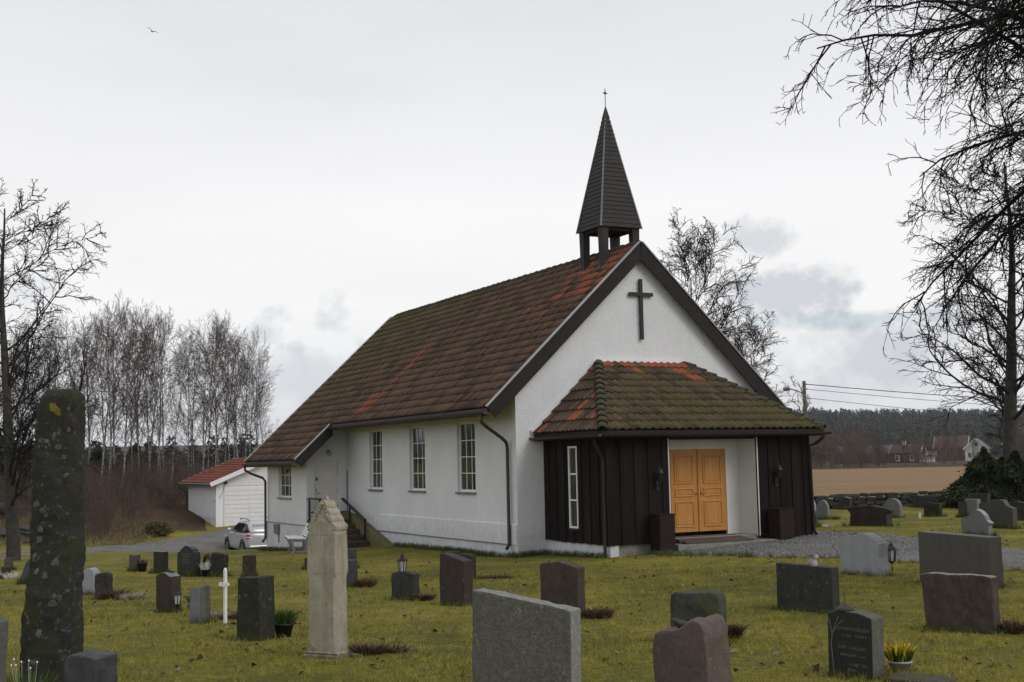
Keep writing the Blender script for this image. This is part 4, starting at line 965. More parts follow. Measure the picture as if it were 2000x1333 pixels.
for s_ in (-1, 1):
    sidewin(.62, -.18, .25, -.20, 1.10, 1.10, 1.38, 1.48, s_).obj('side_window', M['carglass'], cb)
    sidewin(-.26, -1.02, -.27, -.98, 1.10, 1.11, 1.48, 1.49, s_).obj('side_window', M['carglass'], cb)
    sidewin(-1.10, -1.72, -1.06, -1.50, 1.11, 1.16, 1.49, 1.44, s_).obj('side_window', M['carglass'], cb)
    MB().tube([(.05, s_ * .60, 1.60), (.0, s_ * .61, 1.665), (-1.2, s_ * .61, 1.675), (-1.5, s_ * .60, 1.60)], .02, 6).obj('roof_rail', M['black_trim'], car)
    MB().box(.55, .72, min(s_ * .90, s_ * 1.06), max(s_ * .90, s_ * 1.06), 1.08, 1.22).obj('mirror', M['silver'], car, bevel=.03)
    MB().box(-2.12, -1.94, min(s_ * .62, s_ * .862), max(s_ * .62, s_ * .862), .78, 1.02).obj('tail_lamp', M['tail'], car, bevel=.03)
    MB().box(-2.13, -1.95, min(s_ * .64, s_ * .868), max(s_ * .64, s_ * .868), .86, .91).obj('reverse_lamp', M['clear'], car)
    MB().box(2.0, 2.12, min(s_ * .5, s_ * .8), max(s_ * .5, s_ * .8), .68, .82).obj('headlight', M['clear'], car, bevel=.03)
    for x in (.05, -.85): MB().box(x - .2, x - .05, min(s_ * .88, s_ * .915), max(s_ * .88, s_ * .915), .95, .975).obj('door_handle', M['silver'], car)
    for x in (1.35, -1.32):
        wh = MB(); y0, y1 = (s_ * .70, s_ * .895)
        wh.tube([(x, y0, .34), (x, y1, .34)], .345, 20); wh = wh.obj('wheel', M['tyre'], car, bevel=.02)
        MB().tube([(x, s_ * .88, .34), (x, s_ * .903, .34)], .235, 14).obj('rim', M['rim'], wh)
        m_ = MB()
        for k in range(5):
            an = k * 2 * math.pi / 5; m_.prism([(x + .05 * math.cos(an + 1.2), .34 + .05 * math.sin(an + 1.2)), (x + .20 * math.cos(an + .9), .34 + .20 * math.sin(an + .9)), (x + .20 * math.cos(an + .35), .34 + .20 * math.sin(an + .35))], min(s_ * .9, s_ * .906), max(s_ * .9, s_ * .906))
        m_.obj('spoke_gap', M['tyre'], wh)
        MB().tube([(x + .40 * math.cos(k * math.pi / 10), s_ * .872, .36 + .40 * math.sin(k * math.pi / 10)) for k in range(11)], .045, 6).obj('wheel_arch', M['black_trim'], car)
MB().add([(-2.02, -.62, 1.12), (-2.02, .62, 1.12), (-1.86, .54, 1.46), (-1.86, -.54, 1.46), (-2.10, -.62, 1.12), (-2.10, .62, 1.12), (-1.96, .54, 1.46), (-1.96, -.54, 1.46)], [(4, 5, 6, 7), (0, 3, 2, 1), (4, 0, 1, 5), (5, 1, 2, 6), (6, 2, 3, 7), (7, 3, 0, 4)]).obj('rear_window', M['carglass'], cb)
MB().add([(.98, -.7, 1.06), (.98, .7, 1.06), (.44, .6, 1.46), (.44, -.6, 1.46), (.90, -.7, 1.03), (.90, .7, 1.03), (.36, .6, 1.42), (.36, -.6, 1.42)], [(0, 1, 2, 3), (7, 6, 5, 4), (0, 4, 5, 1), (1, 5, 6, 2), (2, 6, 7, 3), (3, 7, 4, 0)]).obj('windscreen', M['carglass'], cb)
MB().box(-2.24, -2.05, -.78, .78, .36, .52).obj('rear_bumper', M['silver'], car, bevel=.04)

# ================================================================== gravestones
def arc(cx, cz, rx, rz, a0, a1, n=10): return [(cx + rx * math.cos(R(a0 + (a1 - a0) * i / n)), cz + rz * math.sin(R(a0 + (a1 - a0) * i / n))) for i in range(n + 1)]
PROF = {   # outline from the lower left corner, over the top, to the lower right; x -.5..+.5, z 0..1
 'flat': [(-.5, 0), (-.49, 1), (.49, 1), (.5, 0)],
 'taper': [(-.5, 0), (-.44, .985), (.44, 1), (.5, 0)],
 'slant': [(-.46, 0), (-.5, .5), (-.48, 1), (-.30, .99), (.49, .86), (.5, .45), (.44, 0)],
 'slope_right': [(-.5, 0), (-.49, 1), (.495, .985), (.5, 0)],
 'slanttop': [(-.5, 0), (-.495, 1), (-.2, .968), (.15, .93), (.495, .885), (.5, 0)],
 'peak': [(-.47, 0), (-.5, .93), (-.42, .955), (-.15, .975), (-.02, 1.0), (.18, .965), (.5, .90), (.485, 0)],
 'wave': [(-.5, 0), (-.5, .93), (-.36, .95)] + [(-.26, .97), (-.12, .995), (.02, 1.0), (.16, .98), (.28, .945), (.40, .915), (.5, .905)] + [(.5, 0)],
 'ogee': [(-.5, 0), (-.52, .55), (-.48, .80), (-.36, .80), (-.34, .86), (-.20, .93), (-.06, .99), (0, 1.0), (.08, .985), (.22, .94), (.36, .87), (.38, .81), (.47, .79), (.52, .55), (.5, 0)],
 'arch': [(-.5, 0), (-.5, .66)] + arc(0, .66, .5, .34, 180, 0, 12)[1:-1] + [(.5, .66), (.5, 0)],
 'round': [(-.5, 0), (-.5, .55)] + arc(0, .55, .5, .45, 180, 0, 14)[1:-1] + [(.5, .55), (.5, 0)],
 'pinkwave': [(-.46, 0), (-.5, .72), (-.44, .86), (-.32, .885), (-.12, .89), (.02, .915), (.14, .96), (.30, 1.0), (.42, .97), (.49, .88), (.5, .6), (.48, 0)],
 'mossy': [(-.48, 0), (-.5, .72), (-.48, .90), (-.40, .945), (-.25, .965), (.02, .96), (.10, .985), (.28, 1.0), (.42, .96), (.48, .86), (.5, .5), (.5, 0)],
 'step': [(-.44, 0), (-.5, .72), (-.495, .84), (-.30, .905), (-.05, .985), (.10, 1.0), (.26, .965), (.36, .90), (.37, .865), (.44, .845), (.45, .80), (.5, .78), (.47, .45), (.50, .12), (.47, 0)],
 'trapezoid': [(-.40, 0), (-.5, .97), (-.38, 1.0), (-.1, .985), (.2, .99), (.42, .965), (.5, .95), (.5, 0)],
 'curl': [(-.45, 0), (-.5, .58), (-.46, .66), (-.30, .72), (-.12, .84), (-.02, .97), (.06, 1.0), (.20, .93), (.33, .78), (.40, .60), (.5, .52), (.5, .47), (.44, .45), (.43, .1), (.42, 0)],
 'shoulder': [(-.5, 0), (-.5, .86), (-.14, .90), (-.10, .985), (.12, 1.0), (.24, .97), (.30, .80), (.5, .70), (.5, 0)],
 'tomb': [(-.42, 0), (-.40, .62), (-.45, .76), (-.5, .80), (-.5, .88), (-.30, .93), (-.06, .985), (.08, 1.0), (.18, .96), (.36, .90), (.5, .82), (.5, .75), (.44, .72), (.41, .6), (.43, 0)],
 'notch': [(-.5, 0), (-.47, .9), (-.40, .985), (-.2, 1.0), (.06, .97), (.16, .90), (.24, .95), (.42, .94), (.5, .90), (.48, 0)],
 'rough': [(-.5, 0), (-.49, .5), (-.46, .97), (-.2, .985), (.1, 1.0), (.38, .99), (.5, .96), (.49, .5), (.5, 0)],
 'chip': [(-.5, 0), (-.5, .95), (-.3, 1.0), (.2, .99), (.5, .93), (.5, 0)],
}
def stone_mesh(name, prof, w_, t_, h_, mat, rough=0.0, seed=0, sub=0, back=None, edge=.008, lean=0.0, ytaper=0.0, mat2=None):
    bm = bmesh.new(); pts = [(x * w_, z * h_) for x, z in PROF[prof]]
    pts[0] = (pts[0][0], -.25); pts[-1] = (pts[-1][0], -.25)
    f0 = [bm.verts.new((x, -t_ / 2, z)) for x, z in pts]; f1 = [bm.verts.new((x, t_ / 2, z)) for x, z in pts]; n = len(pts)
    bm.faces.new(f0); bm.faces.new(f1[::-1])
    for i in range(n): bm.faces.new((f0[i], f1[i], f1[(i + 1) % n], f0[(i + 1) % n]))
    bmesh.ops.recalc_face_normals(bm, faces=bm.faces)
    if edge: bmesh.ops.bevel(bm, geom=[e for e in bm.edges if e.calc_face_angle(0) > .6], offset=edge, segments=2, affect='EDGES', profile=.6)
    if sub:
        bmesh.ops.triangulate(bm, faces=[f for f in bm.faces if len(f.verts) > 4])
        tgt = max(w_, h_) / sub
        for _ in range(3):
            es = [e for e in bm.edges if e.calc_length() > tgt]
            if not es: break
            bmesh.ops.subdivide_edges(bm, edges=es, cuts=1, use_grid_fill=True)
            bmesh.ops.triangulate(bm, faces=[f for f in bm.faces if len(f.verts) > 4])
    if rough:
        from mathutils import noise as NZ
        bm.normal_update()
        for v_ in bm.verts:
            q = v_.co * 9 + Vector((seed * 3.1, seed * 1.7, 0))
            flat = .25 if (v_.co.y < -t_ / 2 + .012 and back == 'smoothfront') else 1.0
            d = NZ.fractal(q, 1.0, 2.0, 4) * rough * flat
            v_.co += v_.normal * d
    if ytaper or lean:
        for v_ in bm.verts:
            k = max(0, v_.co.z) / h_; v_.co.y *= 1 - ytaper * k; v_.co.y += lean * k
    me = bpy.data.meshes.new(name); bm.to_mesh(me); bm.free(); me.materials.append(mat)
    if mat2:
        me.materials.append(mat2)
        for pgn in me.polygons:
            if abs(pgn.normal.y) < .6: pgn.material_index = 1
    if rough: me.polygons.foreach_set('use_smooth', [rough > .012] * len(me.polygons))
    me.update(); return me
G = 'headstones in the churchyard'
# kind: (x, y, rot deg, width, thickness, height, outline, material, roughness, subdivisions, label, extras)
ST = {
 'slab_dark_far': (-12.18, 30.02, -10, .17, .14, .29, 'flat', 's_dark', 0, 0, 'tiny dark slab headstone with white flowers beside it at the picture edge', {}),
 'slab_pale_far': (-14.52, 35.93, -26, .24, .14, .36, 'taper', 's_olive', 0, 0, 'small pale brown headstone behind the tiny dark slab', {}),
 'leaning': (-10.28, 26.24, 12, .18, .20, .57, 'arch', 's_slate', 0, 0, 'blue grey headstone leaning over backwards beside the tall lichened stone', {'tilt': (0, 18)}),
 'lg_bauta': (-7.34, 21.71, -17, .24, .20, .47, 'arch', 's_pale', 0, 0, 'pale grey rounded headstone half hidden behind the tall lichened stone', {}),
 'dark_rough_slab': (-6.62, 20.18, -10, .24, .16, .43, 'rough', 's_dark', .012, 7, 'dark rough slab with brown heather at its foot near the tall stone', {}),
 'small_grey': (-9.48, 31.22, -23, .23, .16, .42, 'flat', 's_olive', 0, 0, 'small grey brown headstone at the left end of the rear row', {}),
 'plain_dark': (-8.26, 29.20, -28, .34, .14, .52, 'flat', 's_charcoal', 0, 0, 'plain square topped dark headstone second in the rear row', {}),
 'lettered': (-7.14, 27.41, -36, .58, .16, .68, 'ogee', 's_charcoal', 0, 0, 'dark polished headstone with curved shoulders and lettering, wreath beside it', {'text': 1}),
 'rough_notched': (-6.42, 27.14, -21, .36, .16, .52, 'notch', 's_lichen', .014, 8, 'rough dark headstone with a notched top right of the wreath', {}),
 'narrow_rough': (-5.54, 26.07, -29, .24, .18, .49, 'rough', 's_brown', .012, 8, 'narrow rough brown headstone right of the white cross', {}),
 'brown_wavy': (-4.58, 16.56, -27, .25, .20, .53, 'wave', 's_brown', 0, 0, 'reddish brown headstone with a wavy polished top and small bird', {'top': 's_grey'}),
 'grey_half': (-3.65, 14.51, -20, .15, .22, .43, 'taper', 's_grey', .012, 8, 'grey granite headstone, smooth face and rough side, left of the white cross', {'mat2': 's_granite'}),
 'big_dark': (-2.65, 12.78, -23, .29, .28, .64, 'taper', 's_lichen', .008, 9, 'thick blackish headstone with lichen spots and a green potted plant', {'mat2': None}),
 'red_sliver': (-4.76, 28.75, -9, .15, .15, .27, 'flat', 's_brown', 0, 0, 'small reddish headstone mostly hidden behind the pale carved monument', {}),
 'bluegrey_rear': (-3.79, 28.48, -28, .32, .14, .46, 'flat', 's_slate', 0, 0, 'blue grey headstone peeping out behind another, right of the carved monument', {}),
 'bluegrey_front': (-2.73, 20.51, -32, .26, .16, .46, 'flat', 's_slate', .004, 6, 'blue grey headstone with streaks, red twigs at its foot, by the monument', {}),
 'lantern_stone': (-1.51, 17.04, -27, .35, .16, .38, 'chip', 's_dark', .01, 8, 'low dark headstone carrying a small black lantern', {}),
 'dark_slant': (-.77, 15.92, -31, .38, .20, .66, 'slant', 's_brown', 0, 0, 'dark brown headstone with bulging sides and a slanting top', {}),
 'pair_rear': (-1.23, 23.46, -26, .34, .14, .46, 'flat', 's_dark', 0, 0, 'dark headstone behind the slant topped one, left of the two', {}),
 'pair_front': (-.87, 21.85, -29, .31, .14, .44, 'chip', 's_brown', .006, 6, 'dark headstone behind the slant topped one, right of the two', {}),
 'redbrown': (.51, 14.09, -38, .52, .15, .64, 'peak', 's_red', .006, 8, 'reddish brown headstone with a low rough peak, alone before the porch', {}),
 'granite': (.04, 7.79, -26, .68, .16, .90, 'slanttop', 's_granite', .009, 22, 'large square topped grey granite headstone in the front middle', {'mat2': 's_rough_edge'}),
 'pink': (1.10, 7.98, -40, .40, .28, .71, 'pinkwave', 's_pink', .022, 14, 'pinkish granite headstone with wavy top and rough side in front', {'front': 1}),
 'mossy': (1.66, 11.63, -26, .49, .20, .49, 'mossy', 's_moss', .014, 10, 'mossy streaked headstone directly behind the pinkish granite one', {}),
 'dark_wide': (3.22, 14.0, -51, .77, .13, .52, 'slope_right', 's_dark', 0, 0, 'wide low black headstone with a little angel on its edge', {}),
 'karlsen': (2.58, 9.70, -50, .40, .16, .51, 'chip', 's_charcoal', .003, 8, 'dark polished headstone with engraved names and a curving branch', {'mat2': 's_granite', 'names': 1}),
 'lightgrey_step': (5.24, 18.98, -57, .80, .20, .64, 'step', 's_pale', 0, 0, 'pale grey headstone with stepped right shoulder beside a lantern on a stake', {'mat2': 's_grey'}),
 'olive_wide': (5.87, 16.69, -70, 1.42, .20, .68, 'flat', 's_olive', 0, 0, 'very wide smooth olive grey headstone near the gravel path', {}),
 'red_trapezoid': (4.26, 12.16, -40, .70, .16, .56, 'trapezoid', 's_red', .012, 12, 'rough reddish headstone wider at the top, lichen along its upper edge', {'mat3': 1}),
 'curl': (10.49, 28.53, -56, .76, .16, .63, 'curl', 's_grey', 0, 0, 'blue grey headstone with a swept curling top beyond the gravel path', {'top': 's_pale'}),
 'pale_block': (13.46, 36.88, -65, .48, .15, .55, 'flat', 's_grey', 0, 0, 'pale square headstone behind the curl topped one', {}),
 'bluish_small': (13.25, 37.12, -46, .24, .14, .47, 'flat', 's_slate', 0, 0, 'small bluish headstone left of the pale square one', {}),
 'dark_shoulder': (12.03, 31.30, -61, 1.02, .16, .72, 'shoulder', 's_olive', 0, 0, 'large dark headstone with a raised rounded middle behind the curl topped one', {}),
 'dark_back': (14.91, 40.19, -65, .74, .14, .58, 'flat', 's_dark', 0, 0, 'dark square headstone in front of the dark spruces', {}),
 'dark_edge': (14.02, 34.99, -68, .8, .16, .54, 'peak', 's_dark', .01, 6, 'dark rough headstone at the right edge of the picture', {}),
 'tomb': (9.57, 33.84, -47, 1.34, .30, .56, 'tomb', 's_brown', .012, 14, 'wide dark carved tombstone with overhanging mossy cap beyond the path', {'top': 's_lichen'}),
 'round_grey': (11.48, 38.15, -48, .55, .15, .60, 'round', 's_grey', 0, 0, 'round topped grey headstone behind the wide carved tombstone', {}),
 'dark_small': (12.59, 37.82, -50, .56, .15, .43, 'notch', 's_lichen', .012, 7, 'small black mossy headstone right of the white peg', {}),
 'dark_behind': (14.32, 43.64, -68, 1.30, .14, .42, 'flat', 's_dark', 0, 0, 'long low dark headstone against the dry stone wall', {}),
 'dark_white_top': (11.86, 45.0, -63, .56, .15, .46, 'peak', 's_dark', 0, 0, 'dark peaked headstone against the dry stone wall near the porch', {'top': 's_grey'}),
 'grey_round': (9.50, 38.76, -41, .38, .14, .60, 'round', 's_grey', 0, 0, 'grey round topped headstone just right of the porch corner', {}),
 'white_round': (10.14, 42.96, -36, .30, .14, .48, 'round', 's_pale', 0, 0, 'whitish round headstone peeping past the porch corner', {}),
 'mossy_low': (8.16, 34.49, -30, .26, .20, .42, 'mossy', 's_moss', .012, 7, 'low mossy headstone close to the porch corner', {}),
 'corner_grey': (-3.58, 8.48, 0, .22, .22, .73, 'chip', 's_granite', .008, 10, 'rough grey headstone cut off by the lower left picture edge', {}),
 'corner_block': (-3.15, 9.33, -12, .26, .30, .36, 'chip', 's_slate', .012, 10, 'dark blocky headstone at the foot of the tall lichened stone', {}),
}
PLACED = {}
for i, (k, (x, y, rz, w_, t_, h_, pf, mt, ro, sb, lab, ex)) in enumerate(ST.items()):
    m2 = M[ex['mat2']] if ex.get('mat2') else None
    zb = min(H(x, y), H(x + .1, y - .1))
    me = stone_mesh('headstone', pf, w_, t_, h_, M[mt], ro, i + 1, sb, 'smoothfront' if ex.get('front') or ex.get('mat2') == 's_granite' else None, .010 if not sb else .012, mat2=m2)
    o = tag(link('headstone', me, None, (x, y, zb - .01), R(rz)), lab, 'headstone', G)
    rr = random.Random(i); o.rotation_euler = (R(rr.uniform(-1.5, 1.5)), R(rr.uniform(-1.2, 1.2)), R(rz))
    if ex.get('tilt'): o.rotation_euler = (R(ex['tilt'][0]), R(ex['tilt'][1]), R(rz))
    if ex.get('top'):
        me.materials.append(M[ex['top']])
        for pg in me.polygons:
            if pg.normal.z > .55: pg.material_index = len(me.materials) - 1
    if ex.get('mat3'):
        me.materials.append(M['s_rough_edge'])
        for pg in me.polygons:
            if pg.normal.z > .5: pg.material_index = len(me.materials) - 1
    PLACED[k] = o
M['engrave'] = simple('pale_engraving', (.13, .125, .115), .7, .2, 20)
def lettering(par, txt, size, x, z, y, align='LEFT', mat='engrave'):
    cu = bpy.data.curves.new('lettering', 'FONT'); cu.body = txt; cu.size = size; cu.align_x = align; cu.extrude = .0008
    tmp = bpy.data.objects.new('lettering', cu); COL.objects.link(tmp); dg = bpy.context.evaluated_depsgraph_get()
    me = bpy.data.meshes.new_from_object(tmp.evaluated_get(dg)); bpy.data.objects.remove(tmp); me.materials.clear(); me.materials.append(M[mat])
    o = link('lettering', me, par, (x, y, z)); o.rotation_euler = (R(90), 0, 0); return o
kz = PLACED['karlsen']; yk = -.16 / 2 - .0045
for txt, s_, x, z in (('JOHAN KARLSEN', .037, -.105, .365), ('9 1901', .03, -.06, .315), ('KARLSEN', .034, -.0, .225)):
    lettering(kz, txt, s_, x, z, yk)
def worn_line(par, x0, x1, z, h_, y, seed):
    """a row of engraved strokes too worn to read"""
    m_ = MB(); rg_ = random.Random(seed); x = x0
    while x < x1:
        if rg_.random() > .14: m_.beam((x, y, z), (x + rg_.choice((0, 0, .25, -.2)) * h_, y, z + h_), h_ * .16, .002, (0, 1, 0))
        if rg_.random() > .5: m_.beam((x, y, z + h_ * rg_.choice((0.05, .5, .95))), (x + h_ * .45, y, z + h_ * .5), h_ * .13, .002, (0, 1, 0))
        x += h_ * rg_.uniform(.4, .62)
    m_.obj('worn_lettering', M['engrave'], par)
worn_line(kz, -.105, -.03, .225, .026, yk, 1); worn_line(kz, .06, .16, .315, .022, yk, 2); worn_line(kz, -.08, .14, .17, .02, yk, 3); worn_line(kz, .0, .15, .10, .024, yk, 4); worn_line(kz, -.02, .06, .06, .024, yk, 5)
br = MB(); br.tube([(-.145, yk, .02), (-.15, yk, .12), (-.165, yk, .25), (-.15, yk, .33), (-.10, yk, .40), (-.05, yk, .44)], .005, 5); br.tube([(-.155, yk, .32), (-.165, yk, .39), (-.185, yk, .45)], .004, 5); br.tube([(-.15, yk, .34), (-.12, yk, .41), (-.09, yk, .46)], .004, 5)
br.obj('carved_branch', M['engrave'], kz)
lt = PLACED['lettered']
for i, (z, w_) in enumerate(((.47, .15), (.415, .10), (.355, .15), (.30, .12))): worn_line(lt, -w_, w_, z, .035, -.16 / 2 - .003, 20 + i)

# tall lichened standing stone
from mathutils import noise as NZ
bm = bmesh.new(); WZ_ = [0, .35, .58, .64, .94, 1.5, 1.9, 2.2, 2.30, 2.345]; WW_ = [.43, .42, .41, .37, .358, .335, .318, .30, .28, .22]; WT_ = [.33, .33, .32, .32, .31, .30, .29, .28, .25, .18]
NR, NS = 120, 68; rings = []
for i in range(NR + 1):
    z = -.3 + (2.345 + .3) * i / NR; a = np.interp(z, WZ_, WW_) / 2; b_ = np.interp(z, WZ_, WT_) / 2; ring = []; xc = .20 - a
    if z > 2.28: xc = .20 - .148
    for k in range(NS):
        an = 2 * math.pi * k / NS; c, s_ = math.cos(an), math.sin(an); e_ = .36
        x = a * math.copysign(abs(c) ** e_, c); y = b_ * math.copysign(abs(s_) ** e_, s_)
        q = Vector((x + xc, y, z)); n_ = Vector((c, s_, 0))
        d = NZ.fractal(Vector((q.x * 5, q.y * 5, q.z * 2.2)) + Vector((3, 1, 7)), 1, 2, 5) * .026 + NZ.fractal(q * 16, 1, 2, 4) * .013
        ring.append(bm.verts.new((q.x + n_.x * d, q.y + n_.y * d, z + (.02 * NZ.noise(q * 9) if z > 2.2 else 0))))
    rings.append(ring)
for i in range(NR):
    for k in range(NS): bm.faces.new((rings[i][k], rings[i][(k + 1) % NS], rings[i + 1][(k + 1) % NS], rings[i + 1][k]))
bm.faces.new(rings[-1])
me = bpy.data.meshes.new('standing_stone'); bm.to_mesh(me); bm.free(); me.materials.append(M['s_lichen']); me.polygons.foreach_set('use_smooth', [True] * len(me.polygons))
bau = tag(link('standing_stone', me, None, (-3.70, 10.06, H(-3.7, 10.06)), R(-5)), 'tall dark standing stone covered in lichen and moss at the front', 'standing stone')
M['lichen_pale'] = stone('pale_lichen_crust', (.07, .07, .06), (.17, .17, .15), (.035, .035, .03), .8, 0, rough=.95, bump=.8, bscale=60)
M['lichen_yellow'] = stone('yellow_lichen_crust', (.12, .10, .02), (.20, .17, .03), (.08, .07, .02), .4, 0, rough=.95, bump=.8, bscale=60)
dg = bpy.context.evaluated_depsgraph_get(); dg.update()
for px, pz, s_, mt in ((-.10, 1.43, .035, 'p'), (-.045, 1.375, .026, 'p'), (-.02, 1.35, .02, 'p'), (-.07, 1.24, .026, 'p'), (-.065, 1.16, .032, 'p'), (-.105, 1.04, .03, 'p'), (.035, .97, .033, 'p'), (-.09, .90, .025, 'p'), (-.02, .87, .03, 'p'), (.085, .70, .03, 'p'), (.03, .655, .036, 'p'), (-.05, .43, .03, 'p'), (-.09, .21, .022, 'p'), (.10, 1.66, .02, 'p'), (-.13, 1.66, .018, 'p'), (.02, 2.20, .04, 'y'), (.05, 2.16, .03, 'y'), (.11, 2.02, .02, 'p'), (-.04, 1.93, .022, 'p'), (.04, 1.88, .026, 'p'), (.09, 1.80, .022, 'p'), (-.11, 2.08, .025, 'p')):
    ok, loc, nrm, _i = bau.ray_cast(Vector((px * 1.2 + .03, -2, pz)), Vector((0, 1, 0)))
    if not ok: continue
    m_ = MB(); rg_ = random.Random(int(pz * 1000)); side = nrm.cross(Vector((0, 0, 1))).normalized(); u_ = side.cross(nrm); n = 26; ph_ = rg_.uniform(0, 6)
    rim_ = [loc + nrm * .001 + (side * math.cos(k * 2 * math.pi / n) + u_ * math.sin(k * 2 * math.pi / n)) * s_ * (.95 + .28 * math.sin(k * 2 * math.pi / n + ph_) + .16 * math.sin(k * 2 * math.pi / n * 2 + 3 * ph_) + .10 * math.sin(k * 2 * math.pi / n * 5 + 2 * ph_) + rg_.uniform(-.12, .12)) for k in range(n)]
    rim2 = [loc.lerp(p, .8) + nrm * .003 for p in rim_]
    m_.add(rim_ + rim2, [(k, (k + 1) % n, n + (k + 1) % n, n + k) for k in range(n)] + [tuple(range(n, 2 * n))])
    m_.obj('lichen_patch', M['lichen_pale' if mt == 'p' else 'lichen_yellow'], bau)

# pale carved monument
mo_p = Vector((-1.70, 11.32, H(-1.70, 11.32) - .02)); mon = thing('carved_monument', 'tall pale sandstone grave monument with arched top and carved leaf crest', 'monument', mo_p, R(-27)); mon.scale = (.86, .86, 1.0)
m_ = MB(); m_.box(-.215, .215, -.15, .15, -.15, .055); m_.prism([(-.213, .055), (.213, .055), (.19, .082), (-.19, .082)], -.13, .13); m_.obj('base', M['s_obelisk'], mon, bevel=.012)
def shaft_ring(z, w_, t_, ch): return [(-w_ + ch, -t_, z), (w_ - ch, -t_, z), (w_, -t_ + ch, z), (w_, t_ - ch, z), (w_ - ch, t_, z), (-w_ + ch, t_, z), (-w_, t_ - ch, z), (-w_, -t_ + ch, z)]
rg8 = [shaft_ring(z, w_, t_, ch) for z, w_, t_, ch in ((.07, .185, .120, .030), (.70, .176, .113, .030), (.735, .176, .113, .024), (.755, .176, .113, .010), (.765, .178, .115, .004), (.80, .180, .117, .004), (1.10, .172, .112, .004))]
m_ = MB(); m_.add([p for r_ in rg8 for p in r_], [(i * 8 + k, i * 8 + (k + 1) % 8, (i + 1) * 8 + (k + 1) % 8, (i + 1) * 8 + k) for i in range(6) for k in range(8)] + [tuple(range(8))[::-1], tuple(48 + k for k in range(8))])
m_.obj('shaft', M['s_obelisk'], mon)
m_ = MB(); m_.prism([(-.171, 1.097)] + [(-.171, 1.12), (-.15, 1.17), (-.10, 1.215), (0, 1.245), (.10, 1.215), (.15, 1.17), (.171, 1.12)] + [(.171, 1.097)], -.111, .111); m_.obj('arched_head', M['s_obelisk'], mon, bevel=.008)
# crest: a tapering block clad in overlapping scalloped leaves, scrolls at its feet
rgm = random.Random(4)
m_ = MB(); m_.add([(x * .140, y * .098, 1.17) for x, y in ((-1, -1), (1, -1), (1, 1), (-1, 1))] + [(x * .018, y * .075, 1.405) for x, y in ((-1, -1), (1, -1), (1, 1), (-1, 1))], [(3, 2, 1, 0), (4, 5, 6, 7), (0, 1, 5, 4), (1, 2, 6, 5), (2, 3, 7, 6), (3, 0, 4, 7)])
m_.obj('crest_block', M['s_obelisk'], mon, bevel=.015)
for s_ in (-1, 1):
    for i in range(4):
        z0 = 1.150 + i * .062; xo = .172 - .038 * i; wv = .114 - .008 * i; ny, nx = 14, 5; V = []
        for u_ in range(ny + 1):
            for v_ in range(nx + 1):
                yy = -wv + 2 * wv * u_ / ny; ar = v_ / nx
                roll = .020 * math.sin(math.pi * min(1, ar * 1.15)) * (.8 + .35 * abs(math.cos(2.5 * math.pi * yy / wv)))
                V.append((s_ * (xo + roll - .040 * ar), yy, z0 + .075 * ar - .012 * abs(math.cos(2.5 * math.pi * yy / wv)) * (1 - ar) + rgm.uniform(-.002, .002)))
        k = len(V); V2 = V + [(s_ * (xo - .055), p[1] * .95, p[2]) for p in V]; F = [(a_ * (nx + 1) + b_, (a_ + 1) * (nx + 1) + b_, (a_ + 1) * (nx + 1) + b_ + 1, a_ * (nx + 1) + b_ + 1) for a_ in range(ny) for b_ in range(nx)]
        bd = [a_ * (nx + 1) for a_ in range(ny + 1)] + [ny * (nx + 1) + b_ for b_ in range(1, nx + 1)] + [a_ * (nx + 1) + nx for a_ in range(ny - 1, -1, -1)] + [b_ for b_ in range(nx - 1, 0, -1)]
        F += [(bd[j], bd[(j + 1) % len(bd)], bd[(j + 1) % len(bd)] + k, bd[j] + k) for j in range(len(bd))]
        MB().add(V2, F).obj('leaf_scale', M['s_obelisk'], mon)
    for y in (-.085, .085):
        MB().tube([(s_ * (.150 + .026 * math.cos(t_)) , y + .012 * (1 if y > 0 else -1), 1.165 + .026 * math.sin(t_)) for t_ in np.linspace(0, 5.4, 12)], [.016] * 8 + [.014, .012, .010, .008], 7).obj('volute', M['s_obelisk'], mon, True)
m_ = MB()
for i in range(30):
    t0 = i / 29; a = math.pi * (1 - t0); x = .150 * math.cos(a); z = 1.16 + .225 * (1 - abs(math.cos(a))) ; r_ = rgm.uniform(.010, .020)
    m_.lathe([(r_ * .3, -r_ * .8), (r_, 0), (r_ * .7, r_ * .6), (r_ * .15, r_)], 6, (x, -.088 - rgm.uniform(0, .018), z + rgm.uniform(-.012, .015)))
m_.lathe([(.02, -.03), (.026, 0), (.012, .025), (.004, .04)], 8, (0, 0, 1.42))
kind(m_.obj('carved_flowers', M['s_obelisk'], mon), 'stuff')

# white wooden cross
wp = ground_at(-3.33, 14.38); wc = thing('wooden_cross', 'slender white painted wooden grave cross', 'cross', wp, R(-35))
MB().prism([(-.017, -.1), (.017, -.1), (.017, .60), (.0, .625), (-.017, .60)], -.015, .015).obj('upright', M['white_paint'], wc, bevel=.003)
MB().prism([(-.075, .415), (.075, .415), (.09, .437), (.075, .46), (-.075, .46), (-.09, .437)], -.028, -.0155).obj('crossbar', M['white_paint'], wc, bevel=.003)

